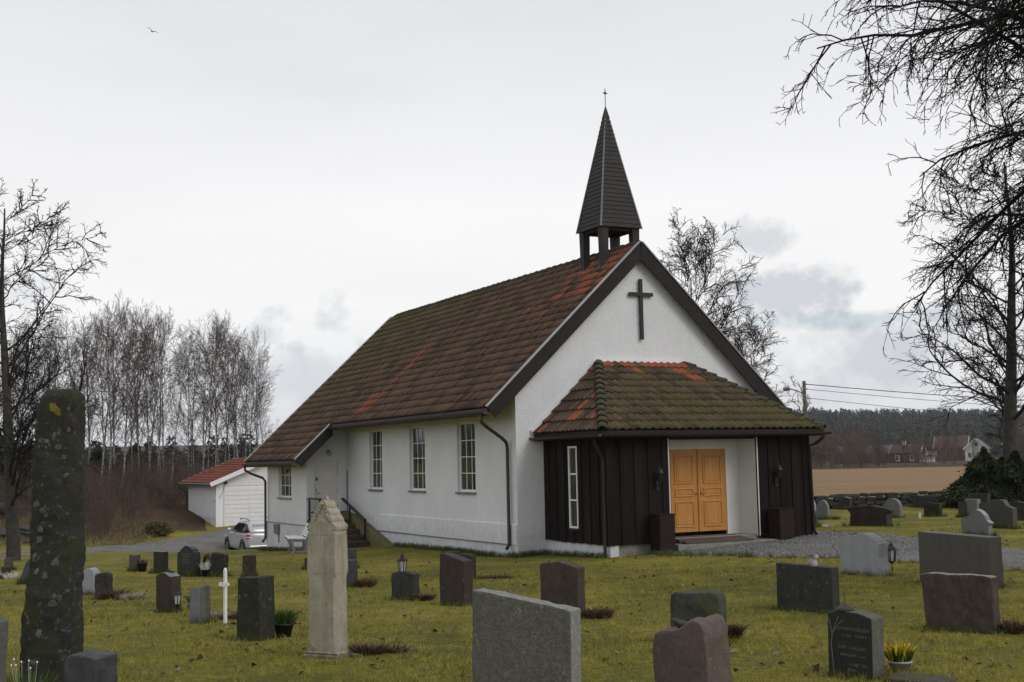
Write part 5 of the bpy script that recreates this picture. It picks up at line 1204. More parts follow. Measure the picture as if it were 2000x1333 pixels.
# ================================================================== small grave things
def lantern(name, label, p, rz, s_=1.0, stake=0.0, group=None):
    L = thing(name, label, 'lantern', p, rz, group)
    z0 = stake
    m_ = MB()
    if stake: m_.tube([(0, 0, -.08), (0, 0, stake)], .007, 6); m_.lathe([(.012, stake - .03), (.035 * s_, stake)], 6)
    w0, w1, hh = .045 * s_, .062 * s_, .16 * s_
    m_.lathe([(w0, z0), (w0 * 1.1, z0 + .008), (w0, z0 + .016)], 6)
    for k in range(6):
        an = k * math.pi / 3; m_.tube([(w0 * math.cos(an), w0 * math.sin(an), z0 + .01), (w1 * math.cos(an), w1 * math.sin(an), z0 + hh)], .006 * s_, 5)
    m_.lathe([(w1 * 1.25, z0 + hh - .004), (w1 * 1.2, z0 + hh + .012), (w1 * .5, z0 + hh + .05 * s_), (w1 * .45, z0 + hh + .065 * s_), (w1 * .5, z0 + hh + .07 * s_), (.004, z0 + hh + .085 * s_)], 6)
    m_.obj('frame', M['iron'], L)
    MB().lathe([(w0 * .86, z0 + .016), (w1 * .90, z0 + hh - .006)], 6).obj('glass', M['lampglass'], L)
    m_ = MB(); m_.tube([(.016 * math.cos(k * math.pi / 6), 0, z0 + hh + .085 * s_ + .018 + .018 * math.sin(k * math.pi / 6)) for k in range(13)], .003, 5, False); m_.obj('ring', M['iron'], L)
    return L
o = PLACED['lantern_stone']; lantern('grave_lantern', 'black hexagonal lantern standing on the low dark headstone', (o.location.x - .04, o.location.y, o.location.z + .372), 0, 1.0)
q = ground_at(5.626, 18.88); lantern('grave_lantern', 'black lantern on a thin stake beside the pale stepped headstone', q, 0, 1.15, .20)
q = ground_at(-4.40, 16.30); lantern('grave_lantern', 'dark candle lantern between the brown wavy headstone and the grey one', q, 0, .85, .10)
def bird_figure(label, p, rz, mat, s_=1.0):
    """one continuous small bird: body, neck, head, beak and tail"""
    m_ = MB(); m_.tube([(-.085, 0, .030), (-.05, 0, .034), (-.02, 0, .036), (.015, 0, .040), (.035, 0, .052), (.048, 0, .066), (.060, 0, .068), (.078, 0, .064)], [.006, .013, .026, .028, .022, .018, .013, .002], 8)
    o = m_.obj('bird_figurine', M[mat], None, True); o.scale = (s_,) * 3; o.location = p; o.rotation_euler = (0, 0, rz)
    tag(o, label, 'figurine')
    w_ = MB()
    for sy in (-1, 1): w_.add([(.01, sy * .024, .05), (-.05, sy * .016, .048), (-.075, sy * .012, .04), (-.02, sy * .027, .032)], [(0, 1, 2, 3)])
    w_.obj('wing', M[mat], o); return o
o = PLACED['brown_wavy']; bird_figure('small dark bird figure on the wavy topped brown headstone', o.location + Vector((.03, 0, .505)), R(200), 'pot', .7)
o = PLACED['pink']; bird_figure('dark metal bird figure on the shoulder of the pinkish headstone', o.location + Vector((-.06, .05, .615)), R(200), 's_slate', .95)
o = PLACED['lightgrey_step']; bird_figure('tiny reddish bird figure on the pale stepped headstone', o.location + Vector((-.10, .12, .575)), R(20), 'heather', .8)
# angel on the wide black stone
o = PLACED['dark_wide']; ap = o.location + Vector((.07, -.10, .505))
m_ = MB(); m_.tube([(0, 0, -.01), (0, 0, .03), (.005, 0, .06), (.012, 0, .072), (.018, 0, .085), (.024, 0, .105), (.024, 0, .122), (.02, 0, .128)], [.035, .034, .022, .012, .020, .026, .016, .003], 8)
ang = m_.obj('angel_figurine', M['paleheather'] if False else M['white_pot'], None, True); ang.location = ap; ang.rotation_euler = (0, 0, R(-40)); tag(ang, 'little pale angel figure sitting on the wide black headstone', 'figurine')
m_ = MB(); m_.add([(-.02, .01, .05), (-.05, .03, .09), (-.065, .03, .06), (-.03, .015, .03)], [(0, 1, 2, 3)]).add([(-.02, -.01, .05), (-.05, -.03, .09), (-.065, -.03, .06), (-.03, -.015, .03)], [(3, 2, 1, 0)]); m_.obj('wing', M['white_pot'], ang)
# bird bath shaped ornament on the Karlsen stone
o = PLACED['karlsen']; bt = thing('bowl_ornament', 'small dark bowl with a thin spike on top of the engraved headstone', 'ornament', o.location + Vector((-.06, .03, .50)), 0)
MB().lathe([(.05, -.01), (.06, .0), (.075, .02), (.055, .035), (.02, .05), (.004, .075)], 10).obj('bowl', M['s_slate'], bt, True); MB().tube([(0, 0, .06), (0, 0, .15)], .003, 5).obj('spike', M['iron'], bt)
def tuft_mesh(name, n, r_, h0, h1, wd, mat, seed, spread=.5, leafy=False):
    rg_ = np.random.default_rng(seed); a = rg_.uniform(0, 2 * np.pi, n); rad = r_ * np.sqrt(rg_.random(n)); h_ = rg_.uniform(h0, h1, n); ln = rg_.uniform(0, 2 * np.pi, n); sp = rg_.random(n) * spread
    bx_, by_ = rad * np.cos(a), rad * np.sin(a); dx, dy = np.cos(ln) * sp * h_ + bx_ * spread, np.sin(ln) * sp * h_ + by_ * spread; wa = rg_.uniform(0, 2 * np.pi, n); wx, wy = np.cos(wa) * wd, np.sin(wa) * wd
    z0 = np.zeros(n)
    p0 = np.c_[bx_ - wx, by_ - wy, z0 - .01]; p1 = np.c_[bx_ + wx, by_ + wy, z0 - .01]; p2 = np.c_[bx_ + dx * .45 + wx * .8, by_ + dy * .45 + wy * .8, h_ * .6]; p3 = np.c_[bx_ + dx * .45 - wx * .8, by_ + dy * .45 - wy * .8, h_ * .6]; p4 = np.c_[bx_ + dx, by_ + dy, h_]
    V = np.stack([p0, p1, p2, p3, p4], 1).reshape(-1, 3); i = np.arange(n)[:, None] * 5
    F = np.concatenate([i + [0, 1, 2], i + [0, 2, 3], i + [3, 2, 4]]); return npmesh(name, V, F, mat, False, np.repeat(rg_.random(n), 5))
def heather(label, x, y, r_, h_, mat='heather', n=260, seed=1):
    o = link('heather_plant', tuft_mesh('heather_plant', int(n * 1.7), r_, h_ * .25, h_ * .85, .006, M[mat], seed, 1.0), None, ground_at(x, y)); return tag(o, label, 'plant', 'low plants on the graves')
heather('reddish twiggy plant beside the streaked blue grey headstone', -2.48, 20.45, .13, .20, seed=1)
heather('reddish low plant right of the lantern headstone', -1.26, 16.75, .12, .12, seed=2)
heather('reddish heather at the right foot of the peaked red brown headstone', .90, 13.95, .11, .15, seed=3)
heather('reddish heather right of the mossy streaked headstone', 2.02, 11.9, .06, .18, seed=4)
heather('reddish heather right of the rough wide topped headstone', 4.70, 12.0, .14, .16, seed=5)
heather('brown heather beside the dark rough slab near the tall stone', -6.38, 19.9, .16, .22, seed=6)
heather('whitish dry heather in front of the dark rough slab', -5.98, 19.6, .14, .14, 'paleheather', seed=7)
heather('dark red leafy plant at the foot of the carved monument', -1.38, 11.45, .13, .12, n=300, seed=8)
heather('dry brown plant right of the carved monument', -1.12, 11.55, .10, .09, 'leaf', 160, seed=9)
heather('rusty plant behind the leaning headstone', -9.95, 26.2, .18, .20, 'heather', seed=10)
heather('pale cushion plant at the foot of the white cross', -3.62, 15.0, .13, .11, 'paleheather', seed=11)
heather('brown cushion plant between the white cross and the thick blackish headstone', -3.25, 15.1, .20, .11, 'heather', seed=12)
heather('reddish low plant behind the pair of dark headstones', -.35, 21.6, .22, .08, 'heather', seed=13)
heather('white flowers beside the tiny dark slab', -11.9, 29.6, .12, .22, 'white', 120, seed=14)
heather('mixed pot flowers at the porch corner grave', 8.45, 34.0, .10, .12, 'white', 80, seed=15)
heather('dry grass tuft beside the round grey headstone by the porch', 9.8, 38.4, .10, .18, 'drygrass', 120, seed=16)
def potted(label, x, y, rad, hp, mats, tall, pm='pot', n=220, seed=1):
    p = thing('potted_plant', label, 'plant', ground_at(x, y), 0, 'potted plants on the graves')
    MB().lathe([(rad * .7, 0), (rad, hp), (rad * 1.08, hp), (rad * 1.08, hp + .015), (rad * .9, hp + .012), (rad * .88, hp - .02)], 14).obj('pot', M[pm], p, True)
    for i, (m_, k, hh) in enumerate(mats):
        o = link('foliage' if i == 0 else 'blossom', tuft_mesh('foliage', int(n * k), rad * .85, hh * .5, hh, .008 if i == 0 else .012, M[m_], seed + i, .7), p, (0, 0, hp if i == 0 else hp + .02)); kind(o, 'stuff')
    return p
potted('dark pot of bright green leaves behind the thick blackish headstone', -2.40, 12.95, .105, .12, [('green', 1, .17)], 0, seed=20)
potted('pale pot of yellow flowers behind the engraved headstone', 2.98, 9.92, .09, .07, [('green', 1, .13), ('yellow', .5, .15)], 0, 'white_pot', 260, seed=22)
potted('small pot with leaves between the brown and grey headstones', -4.22, 16.45, .09, .10, [('green', .6, .14), ('yellow', .06, .16)], 0, 'white_pot', 160, seed=24)
potted('small dark pot beside the small grey brown headstone in the rear row', -9.2, 30.9, .13, .20, [('heather', .5, .14)], 0, 'pot', 120, seed=26)
potted('white dotted pot right of the wreath in the rear row', -6.72, 27.2, .10, .14, [('white', .5, .22)], 0, 'pot', 120, seed=28)
# snowdrops by the left edge
o = link('snowdrops', tuft_mesh('snowdrops', 120, .16, .10, .22, .004, M['green'], 31, .5), None, ground_at(-3.72, 9.6)); tag(o, 'clump of snowdrops with green leaves left of the tall stone', 'flowers')
fl = MB(); rgf = random.Random(3)
for i in range(7):
    x, y, z = rgf.uniform(-.16, .12), rgf.uniform(-.12, .12), rgf.uniform(.28, .40)
    fl.lathe([(.002, .0), (.007, -.007), (.006, -.014), (.001, -.017)], 5, (x, y, z * .7)); fl.tube([(x * .7, y * .7, 0), (x, y, z * .7)], .001, 3)
fl.obj('blossom', M['white_paint'], o)
# wreath leaning on the lettered stone
wr = thing('wreath', 'round evergreen wreath leaning beside the lettered dark headstone', 'wreath', ground_at(-6.80, 27.62) + Vector((0, 0, .24)), R(-36))
rg_ = np.random.default_rng(9); n = 700; a = rg_.uniform(0, 2 * np.pi, n); ph = rg_.uniform(0, 2 * np.pi, n); R0, r0 = .19, .05
c0 = np.c_[(R0 + r0 * np.cos(ph)) * np.cos(a) * .6, r0 * np.sin(ph) + .02, (R0 + r0 * np.cos(ph)) * np.sin(a)]; d_ = rg_.normal(0, .025, (n, 3)); e_ = rg_.normal(0, .008, (n, 3))
V = np.stack([c0 - e_, c0 + e_, c0 + d_], 1).reshape(-1, 3); kind(link('greenery', npmesh('greenery', V, np.arange(3 * n).reshape(-1, 3), M['drygrass'], False, np.repeat(rg_.random(n) * .5, 3)), wr), 'stuff')
MB().tube([(R0 * .6 * math.cos(k * math.pi / 10), .02, R0 * math.sin(k * math.pi / 10)) for k in range(21)], .035, 6, False).obj('ring', M['bark'], wr)
# slabs, peg
q = ground_at(2.98, 9.42); o = MB().box(-.22, .22, -.16, .16, -.05, .028).obj('ground_slab', M['s_granite'], None, bevel=.01, loc=q, rotz=R(-40)); tag(o, 'flat grey slab lying in the grass behind the engraved headstone', 'slab')
q = ground_at(12.0, 37.24); o = MB().prism([(-.03, -.1), (.03, -.1), (.03, .15), (0, .18), (-.03, .15)], -.012, .012).obj('marker_peg', M['white_paint'], None, loc=q, rotz=R(-30)); tag(o, 'short white marker peg in the grass beyond the path', 'peg')
q = ground_at(-1.44, 11.25); o = MB().prism([(-.05, -.03), (.05, -.03), (.05, .02), (-.03, .035)], -.04, .04).obj('stone_chip', M['s_obelisk'], None, bevel=.008, loc=q, rotz=.4); tag(o, 'small pale stone chip at the right foot of the carved monument', 'stone')
q = ground_at(-3.42, 14.3) ; o = MB().lathe([(.05, -.02), (.045, .03), (.02, .06), (.005, .065)], 8).obj('round_pebble', M['s_dark'], None, True, loc=ground_at(-3.45, 14.9)); tag(o, 'dark rounded stone behind the grey half rough headstone', 'stone')

# ================================================================== trees
def perp(d, rg_):
    v_ = Vector((rg_.gauss(0, 1), rg_.gauss(0, 1), rg_.gauss(0, 1))); v_ -= d * v_.dot(d); return v_.normalized()
ZMIN = [-9.0]     # branches level out rather than sink below this height
def grow(rg_, p, d, L, r, lv, spec, out):
    """recursive branch; spec[lv] = dict(seg, wander, trop, kids, ratio, ang, taper, f0)"""
    s_ = spec[lv]; n = s_['seg']; pts = [p.copy()]; rad = [r]; step = L / n; dirs = [d.copy()]
    for i in range(n):
        d = (d + Vector((rg_.gauss(0, 1), rg_.gauss(0, 1), rg_.gauss(0, 1))) * s_['wander'] + Vector((0, 0, s_['trop']))).normalized()
        if lv and p.z + d.z * step < ZMIN[0]: break
        p = p + d * step; pts.append(p); dirs.append(d); rad.append(r * (1 - (1 - s_['taper']) * (i + 1) / n))
    n = len(pts) - 1
    if n < 1: return
    out.setdefault((lv, n), []).append((pts, rad))
    if lv + 1 >= len(spec): return
    k = spec[lv + 1]; cnt = s_['kids']; cnt = max(1, int(round(cnt * rg_.uniform(.8, 1.2) * (min(1.0, .35 + .65 * L / s_['ref']) if 'ref' in s_ else 1))))
    for j in range(cnt):
        f = s_['f0'] + (1 - s_['f0']) * (j + rg_.random()) / cnt; x = f * n; i = min(n - 1, int(x)); q = pts[i].lerp(pts[i + 1], x - i); dd = dirs[i + 1]
        an = R(rg_.gauss(s_['ang'], s_['ang'] * .22)); side = perp(dd, rg_)
        if s_.get('bias'): side = side + Vector(s_['bias']); side = (side - dd * side.dot(dd)).normalized()
        if s_.get('flat'): side.z *= s_['flat']; side = (side - dd * side.dot(dd)).normalized()
        nd = (dd * math.cos(an) + side * math.sin(an)).normalized()
        shape = s_.get('shape'); ln = L * s_['ratio'] * rg_.uniform(.7, 1.2) * (shape(f) if shape else (1.05 - .6 * f))
        rr = max(s_.get('rmin', .002), min(rad[i] * .75, rad[i] * s_.get('rr', .55)))
        grow(rg_, q, nd, ln, rr, lv + 1, spec, out)
def tubes(groups, sides):
    Vs, Fs = [], []; base = 0
    for (lv, n), lst in groups.items():
        P = np.array([[tuple(q) for q in a] for a, _ in lst]); Rd = np.array([b for _, b in lst]); m = n + 1; k = sides(lv)
        T = P[:, -1] - P[:, 0]; T /= np.linalg.norm(T, axis=1, keepdims=True) + 1e-9
        up_ = np.where(np.abs(T[:, 2:3]) > .9, np.array([[1., 0, 0]]), np.array([[0, 0, 1.]])); A = np.cross(T, up_); A /= np.linalg.norm(A, axis=1, keepdims=True); B = np.cross(T, A)
        an = 2 * np.pi * np.arange(k) / k
        ring = A[:, None, None, :] * np.cos(an)[None, None, :, None] + B[:, None, None, :] * np.sin(an)[None, None, :, None]
        V = P[:, :, None, :] + ring * Rd[:, :, None, None]; N = len(lst)
        idx = base + np.arange(N * m * k).reshape(N, m, k); nx = np.roll(idx, -1, axis=2)
        F = np.stack([idx[:, :-1], nx[:, :-1], nx[:, 1:], idx[:, 1:]], -1).reshape(-1, 4)
        Vs.append(V.reshape(-1, 3)); Fs.append(F); base += N * m * k
    return np.concatenate(Vs), np.concatenate(Fs)
def bare_tree(name, label, loc, spec, L, r, seed, trunk_mat, twig_mat, lean=(0, 0), group=None, cat='tree', build=True, tl=1):
    rg_ = random.Random(seed); out = {}
    grow(rg_, Vector((0, 0, -.3)), Vector((lean[0], lean[1], 1)).normalized(), L, r, 0, spec, out)
    sd = lambda lv: (10, 6, 4, 3, 3, 3)[lv]
    tr = {k: v for k, v in out.items() if k[0] < tl}; cr = {k: v for k, v in out.items() if k[0] >= tl}
    t_me = npmesh('trunk', *tubes(tr, sd), trunk_mat, True); c_me = npmesh('crown', *tubes(cr, sd), twig_mat, True)
    return plant(name, label, loc, 0, t_me, c_me, group, cat)
def plant(name, label, loc, rz, t_me, c_me, group=None, cat='tree', sc=1.0):
    o = thing(name, label, cat, loc, rz, group); o.scale = (sc,) * 3 if not isinstance(sc, tuple) else sc
    link('trunk', t_me, o); link('crown', c_me, o); return o
# the old lime whose limbs reach in from the right; its trunk stands outside the picture
lime = [dict(seg=8, wander=.04, trop=.05, kids=78, ratio=.31, ang=62, taper=.35, f0=.36, rr=.17, shape=lambda f: 1.15 - .35 * f, bias=(-.75, 0, 0)),
        dict(seg=9, wander=.12, trop=-.055, kids=21, ratio=.46, ang=40, taper=.2, f0=.08, rr=.32, ref=4.0, rmin=.012),
        dict(seg=6, wander=.16, trop=-.12, kids=8, ratio=.48, ang=34, taper=.25, f0=.10, rr=.42, ref=1.9, rmin=.0072),
        dict(seg=3, wander=.25, trop=-.07, kids=4, ratio=.42, ang=40, taper=.4, f0=.15, rr=.55, ref=.85, rmin=.005),
        dict(seg=2, wander=.32, trop=.06, kids=0, ratio=.4, ang=30, taper=.8, f0=.3)]
ZMIN[0] = 3.0
bare_tree('lime_tree', 'leafless old lime tree reaching drooping branches in from the right', ground_at(8.1, 14.8), lime, 13.5, .38, 21, M['bark'], M['twig'])
ZMIN[0] = -9.0
gnarly = [dict(seg=14, wander=.022, trop=.02, kids=32, ratio=.34, ang=48, taper=.10, f0=.16, rr=.30, shape=lambda f: 1.15 - .5 * f),
          dict(seg=8, wander=.15, trop=.055, kids=10, ratio=.46, ang=42, taper=.2, f0=.16, rr=.5, ref=3.4, rmin=.024),
          dict(seg=5, wander=.18, trop=.025, kids=8, ratio=.58, ang=40, taper=.3, f0=.12, rr=.55, ref=1.7, rmin=.014),
          dict(seg=3, wander=.2, trop=.0, kids=6, ratio=.62, ang=38, taper=.5, f0=.12, rr=.6, ref=.9, rmin=.009),
          dict(seg=2, wander=.22, trop=-.08, kids=0, ratio=.4, ang=30, taper=.8, f0=.3)]
def vary(sp, **k):
    q = [dict(x) for x in sp]
    for a, b in k.items(): q[0][a] = b
    return q
M['twig_grey'] = simple('grey_twig', (.045, .038, .035), .85, .3, 2, 0, 40, .1)
ta = bare_tree('bare_tree', 'tall leafless tree at the left picture edge', ground_at(-18.0, 45), gnarly, 13.2, .26, 5, M['bark'], M['twig'], (.012, 0))
vase = vary(gnarly, kids=26, ratio=.36, f0=.34, ang=34, shape=lambda f: .72 + .30 * f)
vase[1]['trop'] = .075
tb = bare_tree('bare_tree', 'tall leafless birch with rounded crown rising behind the church gable', ground_at(9.5, 62), vase, 12.2, .22, 17, M['bark'], M['twig_grey'], (0, 0))
def again(src, label, loc, rz, sc):
    o = thing('bare_tree', label, 'tree', loc, rz); o.scale = (sc,) * 3
    for ch in src.children:
        c = bpy.data.objects.new(ch.name.split('.')[0], ch.data); COL.objects.link(c); c.parent = o
    return o
tc_ = again(ta, 'large leafless tree behind the dark spruces at the right', ground_at(19.3, 49), 2.2, .92)
td_ = again(tb, 'lower spreading leafless tree right of the gable', ground_at(11.7, 60), 4.0, .66)
tc_.scale = (1.3, 1.3, 1.05); td_.scale = (.85, .85, .66)
bare_tree('young_tree', 'thin leafless young tree beside the street lamp post', ground_at(21.0, 90), vary(gnarly, kids=8, ratio=.35, f0=.3, ang=30)[:4], 8.0, .07, 29, M['bark'], M['twig_far'])
# birch wood on the left: six kinds of slim tree, copied one by one
slim = [dict(seg=10, wander=.022, trop=.03, kids=38, ratio=.20, ang=40, taper=.12, f0=.36, rr=.34, shape=lambda f: .45 + .95 * math.sin(math.pi * min(1, max(0, (f - .15) / .88))) * (1.0 if f < .85 else .8)),
        dict(seg=5, wander=.09, trop=.10, kids=7, ratio=.5, ang=34, taper=.3, f0=.2, rr=.5, ref=2.2, rmin=.013),
        dict(seg=4, wander=.12, trop=.0, kids=4, ratio=.6, ang=34, taper=.4, f0=.15, rr=.6, ref=1.1, rmin=.009),
        dict(seg=3, wander=.15, trop=-.09, kids=0, ratio=.5, ang=30, taper=.6, f0=.2)]
protos = []
for s_ in range(6):
    rg_ = random.Random(100 + s_); out = {}; sp = vary(slim, kids=(28, 36, 30, 38, 32, 24)[s_], f0=(.26, .20, .30, .18, .24, .34)[s_])
    grow(rg_, Vector((0, 0, -.3)), Vector((rg_.gauss(0, .02), rg_.gauss(0, .02), 1)).normalized(), 12.0, (.075, .085, .07, .09, .08, .06)[s_], 0, sp, out)
    sd = lambda lv: (7, 4, 3, 3)[lv]
    tr = {k: v for k, v in out.items() if k[0] < 1}; cr = {k: v for k, v in out.items() if k[0] >= 1}
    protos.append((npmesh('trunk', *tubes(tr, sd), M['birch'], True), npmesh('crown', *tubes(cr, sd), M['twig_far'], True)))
F_PX = 2426.9
def px_at(px, D): return (px - 1000) / F_PX * D
def hz(px): return 900.5 - .0207 * (px - 1000)
rb = random.Random(77)
GB = 'birches in the wood left of the church'
birches = []
# (pixel column, distance, pixel row of the tip): the trees one can tell apart
for px, D, ty in ((28, 74, 690), (44, 82, 660), (84, 90, 655), (100, 86, 690), (136, 92, 665), (152, 84, 640), (168, 78, 655), (196, 76, 630), (209, 82, 612), (216, 90, 640), (236, 78, 636), (259, 80, 640),
                  (270, 84, 634), (293, 86, 622), (312, 90, 640), (331, 78, 668), (366, 94, 690), (378, 86, 672), (388, 79, 660), (396, 90, 652), (417, 77, 650), (428, 92, 655), (450, 96, 668), (461, 84, 676), (470, 79, 655), (482, 90, 668), (504, 88, 712), (516, 96, 740), (12, 88, 700), (34, 98, 672), (74, 100, 668), (108, 96, 660), (128, 102, 672), (146, 98, 655), (176, 100, 652), (202, 99, 650), (222, 96, 640), (244, 102, 652), (266, 98, 645), (287, 100, 640), (306, 97, 652), (318, 102, 664), (372, 101, 700), (402, 99, 668), (434, 102, 676), (456, 99, 690), (476, 101, 684), (498, 98, 700), (-12, 80, 690), (-30, 86, 670)):
    x = px_at(px, D); g_ = H(x, D); top_z = EYE + (hz(px) - ty) / F_PX * D; hgt = top_z - g_ + .3
    birches.append((px, D, ty, x, g_, hgt))
ORD = ['first', 'second', 'third', 'fourth', 'fifth', 'sixth', 'seventh', 'eighth', 'ninth', 'tenth', 'eleventh', 'twelfth', 'thirteenth', 'fourteenth', 'fifteenth', 'sixteenth', 'seventeenth', 'eighteenth', 'nineteenth', 'twentieth']
birches.sort(); seen = {}
for i, (px, D, ty, x, g_, hgt) in enumerate(birches):
    k = i % 6; sc = hgt / 11.6
    where = ('left of the standing stone' if px < 75 else 'behind the standing stone' if px < 165 else 'between standing stone and garage' if px < 365 else 'above the garage roof')
    seen[where] = seen.get(where, 0) + 1
    bl = f'slim leafless birch, {ORD[seen[where] - 1]} from the left of those {where}'
    o = thing('birch_tree', bl, 'tree', (x, D, g_), rb.uniform(0, 6.28), GB); f = rb.uniform(.6, 1.0); o.scale = (sc * f, sc * f, sc); o.rotation_euler = (rb.gauss(0, .03), rb.gauss(0, .03), rb.uniform(0, 6.28))
    for nm, me in (('trunk', protos[k][0]), ('crown', protos[k][1])):
        c = bpy.data.objects.new(nm, me); COL.objects.link(c); c.parent = o
# brushwood: one mass of shoots, made by repeating a few shrub meshes with numpy
shrub_far = [dict(seg=3, wander=.10, trop=.02, kids=8, ratio=.45, ang=34, taper=.3, f0=.15, rr=.6, rmin=.012), dict(seg=2, wander=.14, trop=.02, kids=5, ratio=.55, ang=36, taper=.4, f0=.15, rr=.6, rmin=.02), dict(seg=1, wander=.2, trop=.0, kids=0, ratio=.4, ang=30, taper=.6, f0=.3)]
shrub_mid = [dict(seg=4, wander=.10, trop=.02, kids=8, ratio=.45, ang=36, taper=.3, f0=.15, rr=.6, rmin=.007), dict(seg=3, wander=.14, trop=.02, kids=5, ratio=.55, ang=36, taper=.4, f0=.15, rr=.6, rmin=.006), dict(seg=1, wander=.2, trop=.0, kids=0, ratio=.4, ang=30, taper=.6, f0=.3)]
def shrub_proto(seed, stems, h_, th=.013, spread=.45, sp=None):
    rg_ = random.Random(seed); out = {}
    for i in range(stems):
        a = rg_.uniform(0, 6.283); grow(rg_, Vector((rg_.gauss(0, .25), rg_.gauss(0, .25), -.1)), Vector((math.cos(a) * spread * rg_.random(), math.sin(a) * spread * rg_.random(), 1)).normalized(), h_ * rg_.uniform(.6, 1.1), th, 0, sp or shrub_mid, out)
    return tubes(out, lambda lv: 3)
def scatter(name, protos_, spots, mat, k='stuff'):
    Vs, Fs = [], []; b = 0
    for i, (x, y, z, sc, rz, zs) in enumerate(spots):
        V, F = protos_[i % len(protos_)]; c, s_ = math.cos(rz), math.sin(rz); q = np.c_[(V[:, 0] * c - V[:, 1] * s_) * sc + x, (V[:, 0] * s_ + V[:, 1] * c) * sc + y, V[:, 2] * sc * zs + z]
        Vs.append(q); Fs.append(F + b); b += len(q)
    return kind(link(name, npmesh(name, np.concatenate(Vs), np.concatenate(Fs), mat, False)), k)
shp = [shrub_proto(200 + i, 7, 2.0) for i in range(4)]
rs = random.Random(8); spots = []
while len(spots) < 170:
    px = rs.uniform(-60, 560); D = rs.uniform(60, 88); x = px_at(px, D)
    if -19.2 < x and 52 < D < 75: continue
    if x > -18 and D < 76: continue
    if px < 120 and D < 64: continue
    spots.append((x, D, H(x, D), rs.uniform(.7, 1.25), rs.uniform(0, 6.28), rs.uniform(.7, 1.3)))
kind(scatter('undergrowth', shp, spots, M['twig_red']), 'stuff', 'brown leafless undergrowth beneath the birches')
M['shrub_needles'] = foliage('yellow_green_needles', (.022, .030, .008), (.12, .11, .03))  # the evergreen bush's own yellow green
# green bush by the drive, individual shrubs along the bank
def leaf_bush(name, label, loc, rx, rz_, n, mat, size, seed, cat='shrub', group=None, ratio=1.0, stems=True):
    rg_ = np.random.default_rng(seed); o = thing(name, label, cat, loc, 0, group)
    u_ = rg_.normal(0, 1, (n, 3)); u_ /= np.linalg.norm(u_, axis=1, keepdims=True); rr = rg_.random(n) ** .35 * (1 + .22 * np.sin(u_[:, 0] * 5 + seed) * np.cos(u_[:, 2] * 6 + u_[:, 1] * 4))
    c0 = u_ * rr[:, None] * np.array([rx, rx * ratio, rz_]); c0[:, 2] += rz_ * .82; c0 = c0[c0[:, 2] > -.05]; n = len(c0)
    d_ = u_[:n] * .5 + rg_.normal(0, .6, (n, 3)); d_ /= np.linalg.norm(d_, axis=1, keepdims=True); e_ = np.cross(d_, rg_.normal(0, 1, (n, 3))); e_ /= np.linalg.norm(e_, axis=1, keepdims=True)
    sz = size * rg_.uniform(.6, 1.4, (n, 1)); V = np.stack([c0 - e_ * sz * .3, c0 + e_ * sz * .3, c0 + d_ * sz], 1).reshape(-1, 3)
    link('crown', npmesh('crown', V, np.arange(3 * n).reshape(-1, 3), mat, False, np.repeat(np.clip(rr[:n] * .7 + rg_.normal(0, .2, n), 0, 1), 3)), o)
    if stems:
        m_ = MB()
        for i in range(6):
            a = i * 1.05; m_.tube([(0, 0, -.1), (rx * .3 * math.cos(a), rx * .3 * math.sin(a), rz_ * .8), (rx * .6 * math.cos(a), rx * .6 * math.sin(a), rz_ * 1.4)], [.03, .02, .008], 5)
        m_.obj('stem', M['bark'], o)
    return o
leaf_bush('evergreen_shrub', 'small yellow green evergreen bush beside the drive', ground_at(-17.75, 62.2), .62, .40, 2200, M['shrub_needles'], .11, 3)
# conifers with drooping layered boughs
def conifer(h_, r_, seed, n, size, z0=.1, droop=.35):
    """needle sprays along boughs; returns V, F, tint"""
    rg_ = np.random.default_rng(seed); f = 1 - np.sqrt(rg_.random(n)) * .97; z = z0 + (h_ - z0) * f; layer = .75 + .35 * np.sin(f * h_ * 7.0 + seed) + .12 * rg_.normal(0, 1, n)
    ang = rg_.uniform(0, 2 * np.pi, n); lobes = 1 + .22 * np.sin(ang * 5 + f * 9) + .12 * np.sin(ang * 11 - f * 15)
    rad = r_ * (1 - f) ** .85 * np.clip(layer, .3, 1.3) * lobes * rg_.random(n) ** .42
    c0 = np.c_[rad * np.cos(ang), rad * np.sin(ang), z - droop * rad * .6]
    d_ = np.c_[np.cos(ang), np.sin(ang), -droop + rg_.normal(0, .25, n)] + rg_.normal(0, .45, (n, 3)); d_ /= np.linalg.norm(d_, axis=1, keepdims=True)
    e_ = np.cross(d_, rg_.normal(0, 1, (n, 3))); e_ /= np.linalg.norm(e_, axis=1, keepdims=True); sz = size * rg_.uniform(.5, 1.5, (n, 1))
    V = np.stack([c0 - e_ * sz * .28, c0 + e_ * sz * .28, c0 + d_ * sz], 1).reshape(-1, 3)
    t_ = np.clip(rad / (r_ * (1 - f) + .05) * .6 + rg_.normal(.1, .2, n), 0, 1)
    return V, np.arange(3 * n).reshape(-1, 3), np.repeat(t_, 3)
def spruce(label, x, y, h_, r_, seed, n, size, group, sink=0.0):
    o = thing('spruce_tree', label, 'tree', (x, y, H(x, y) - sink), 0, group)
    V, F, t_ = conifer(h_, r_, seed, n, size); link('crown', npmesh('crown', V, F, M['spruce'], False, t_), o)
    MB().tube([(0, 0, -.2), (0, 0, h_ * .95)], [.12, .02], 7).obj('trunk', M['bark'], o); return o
GS = 'dark spruces beside the graves'
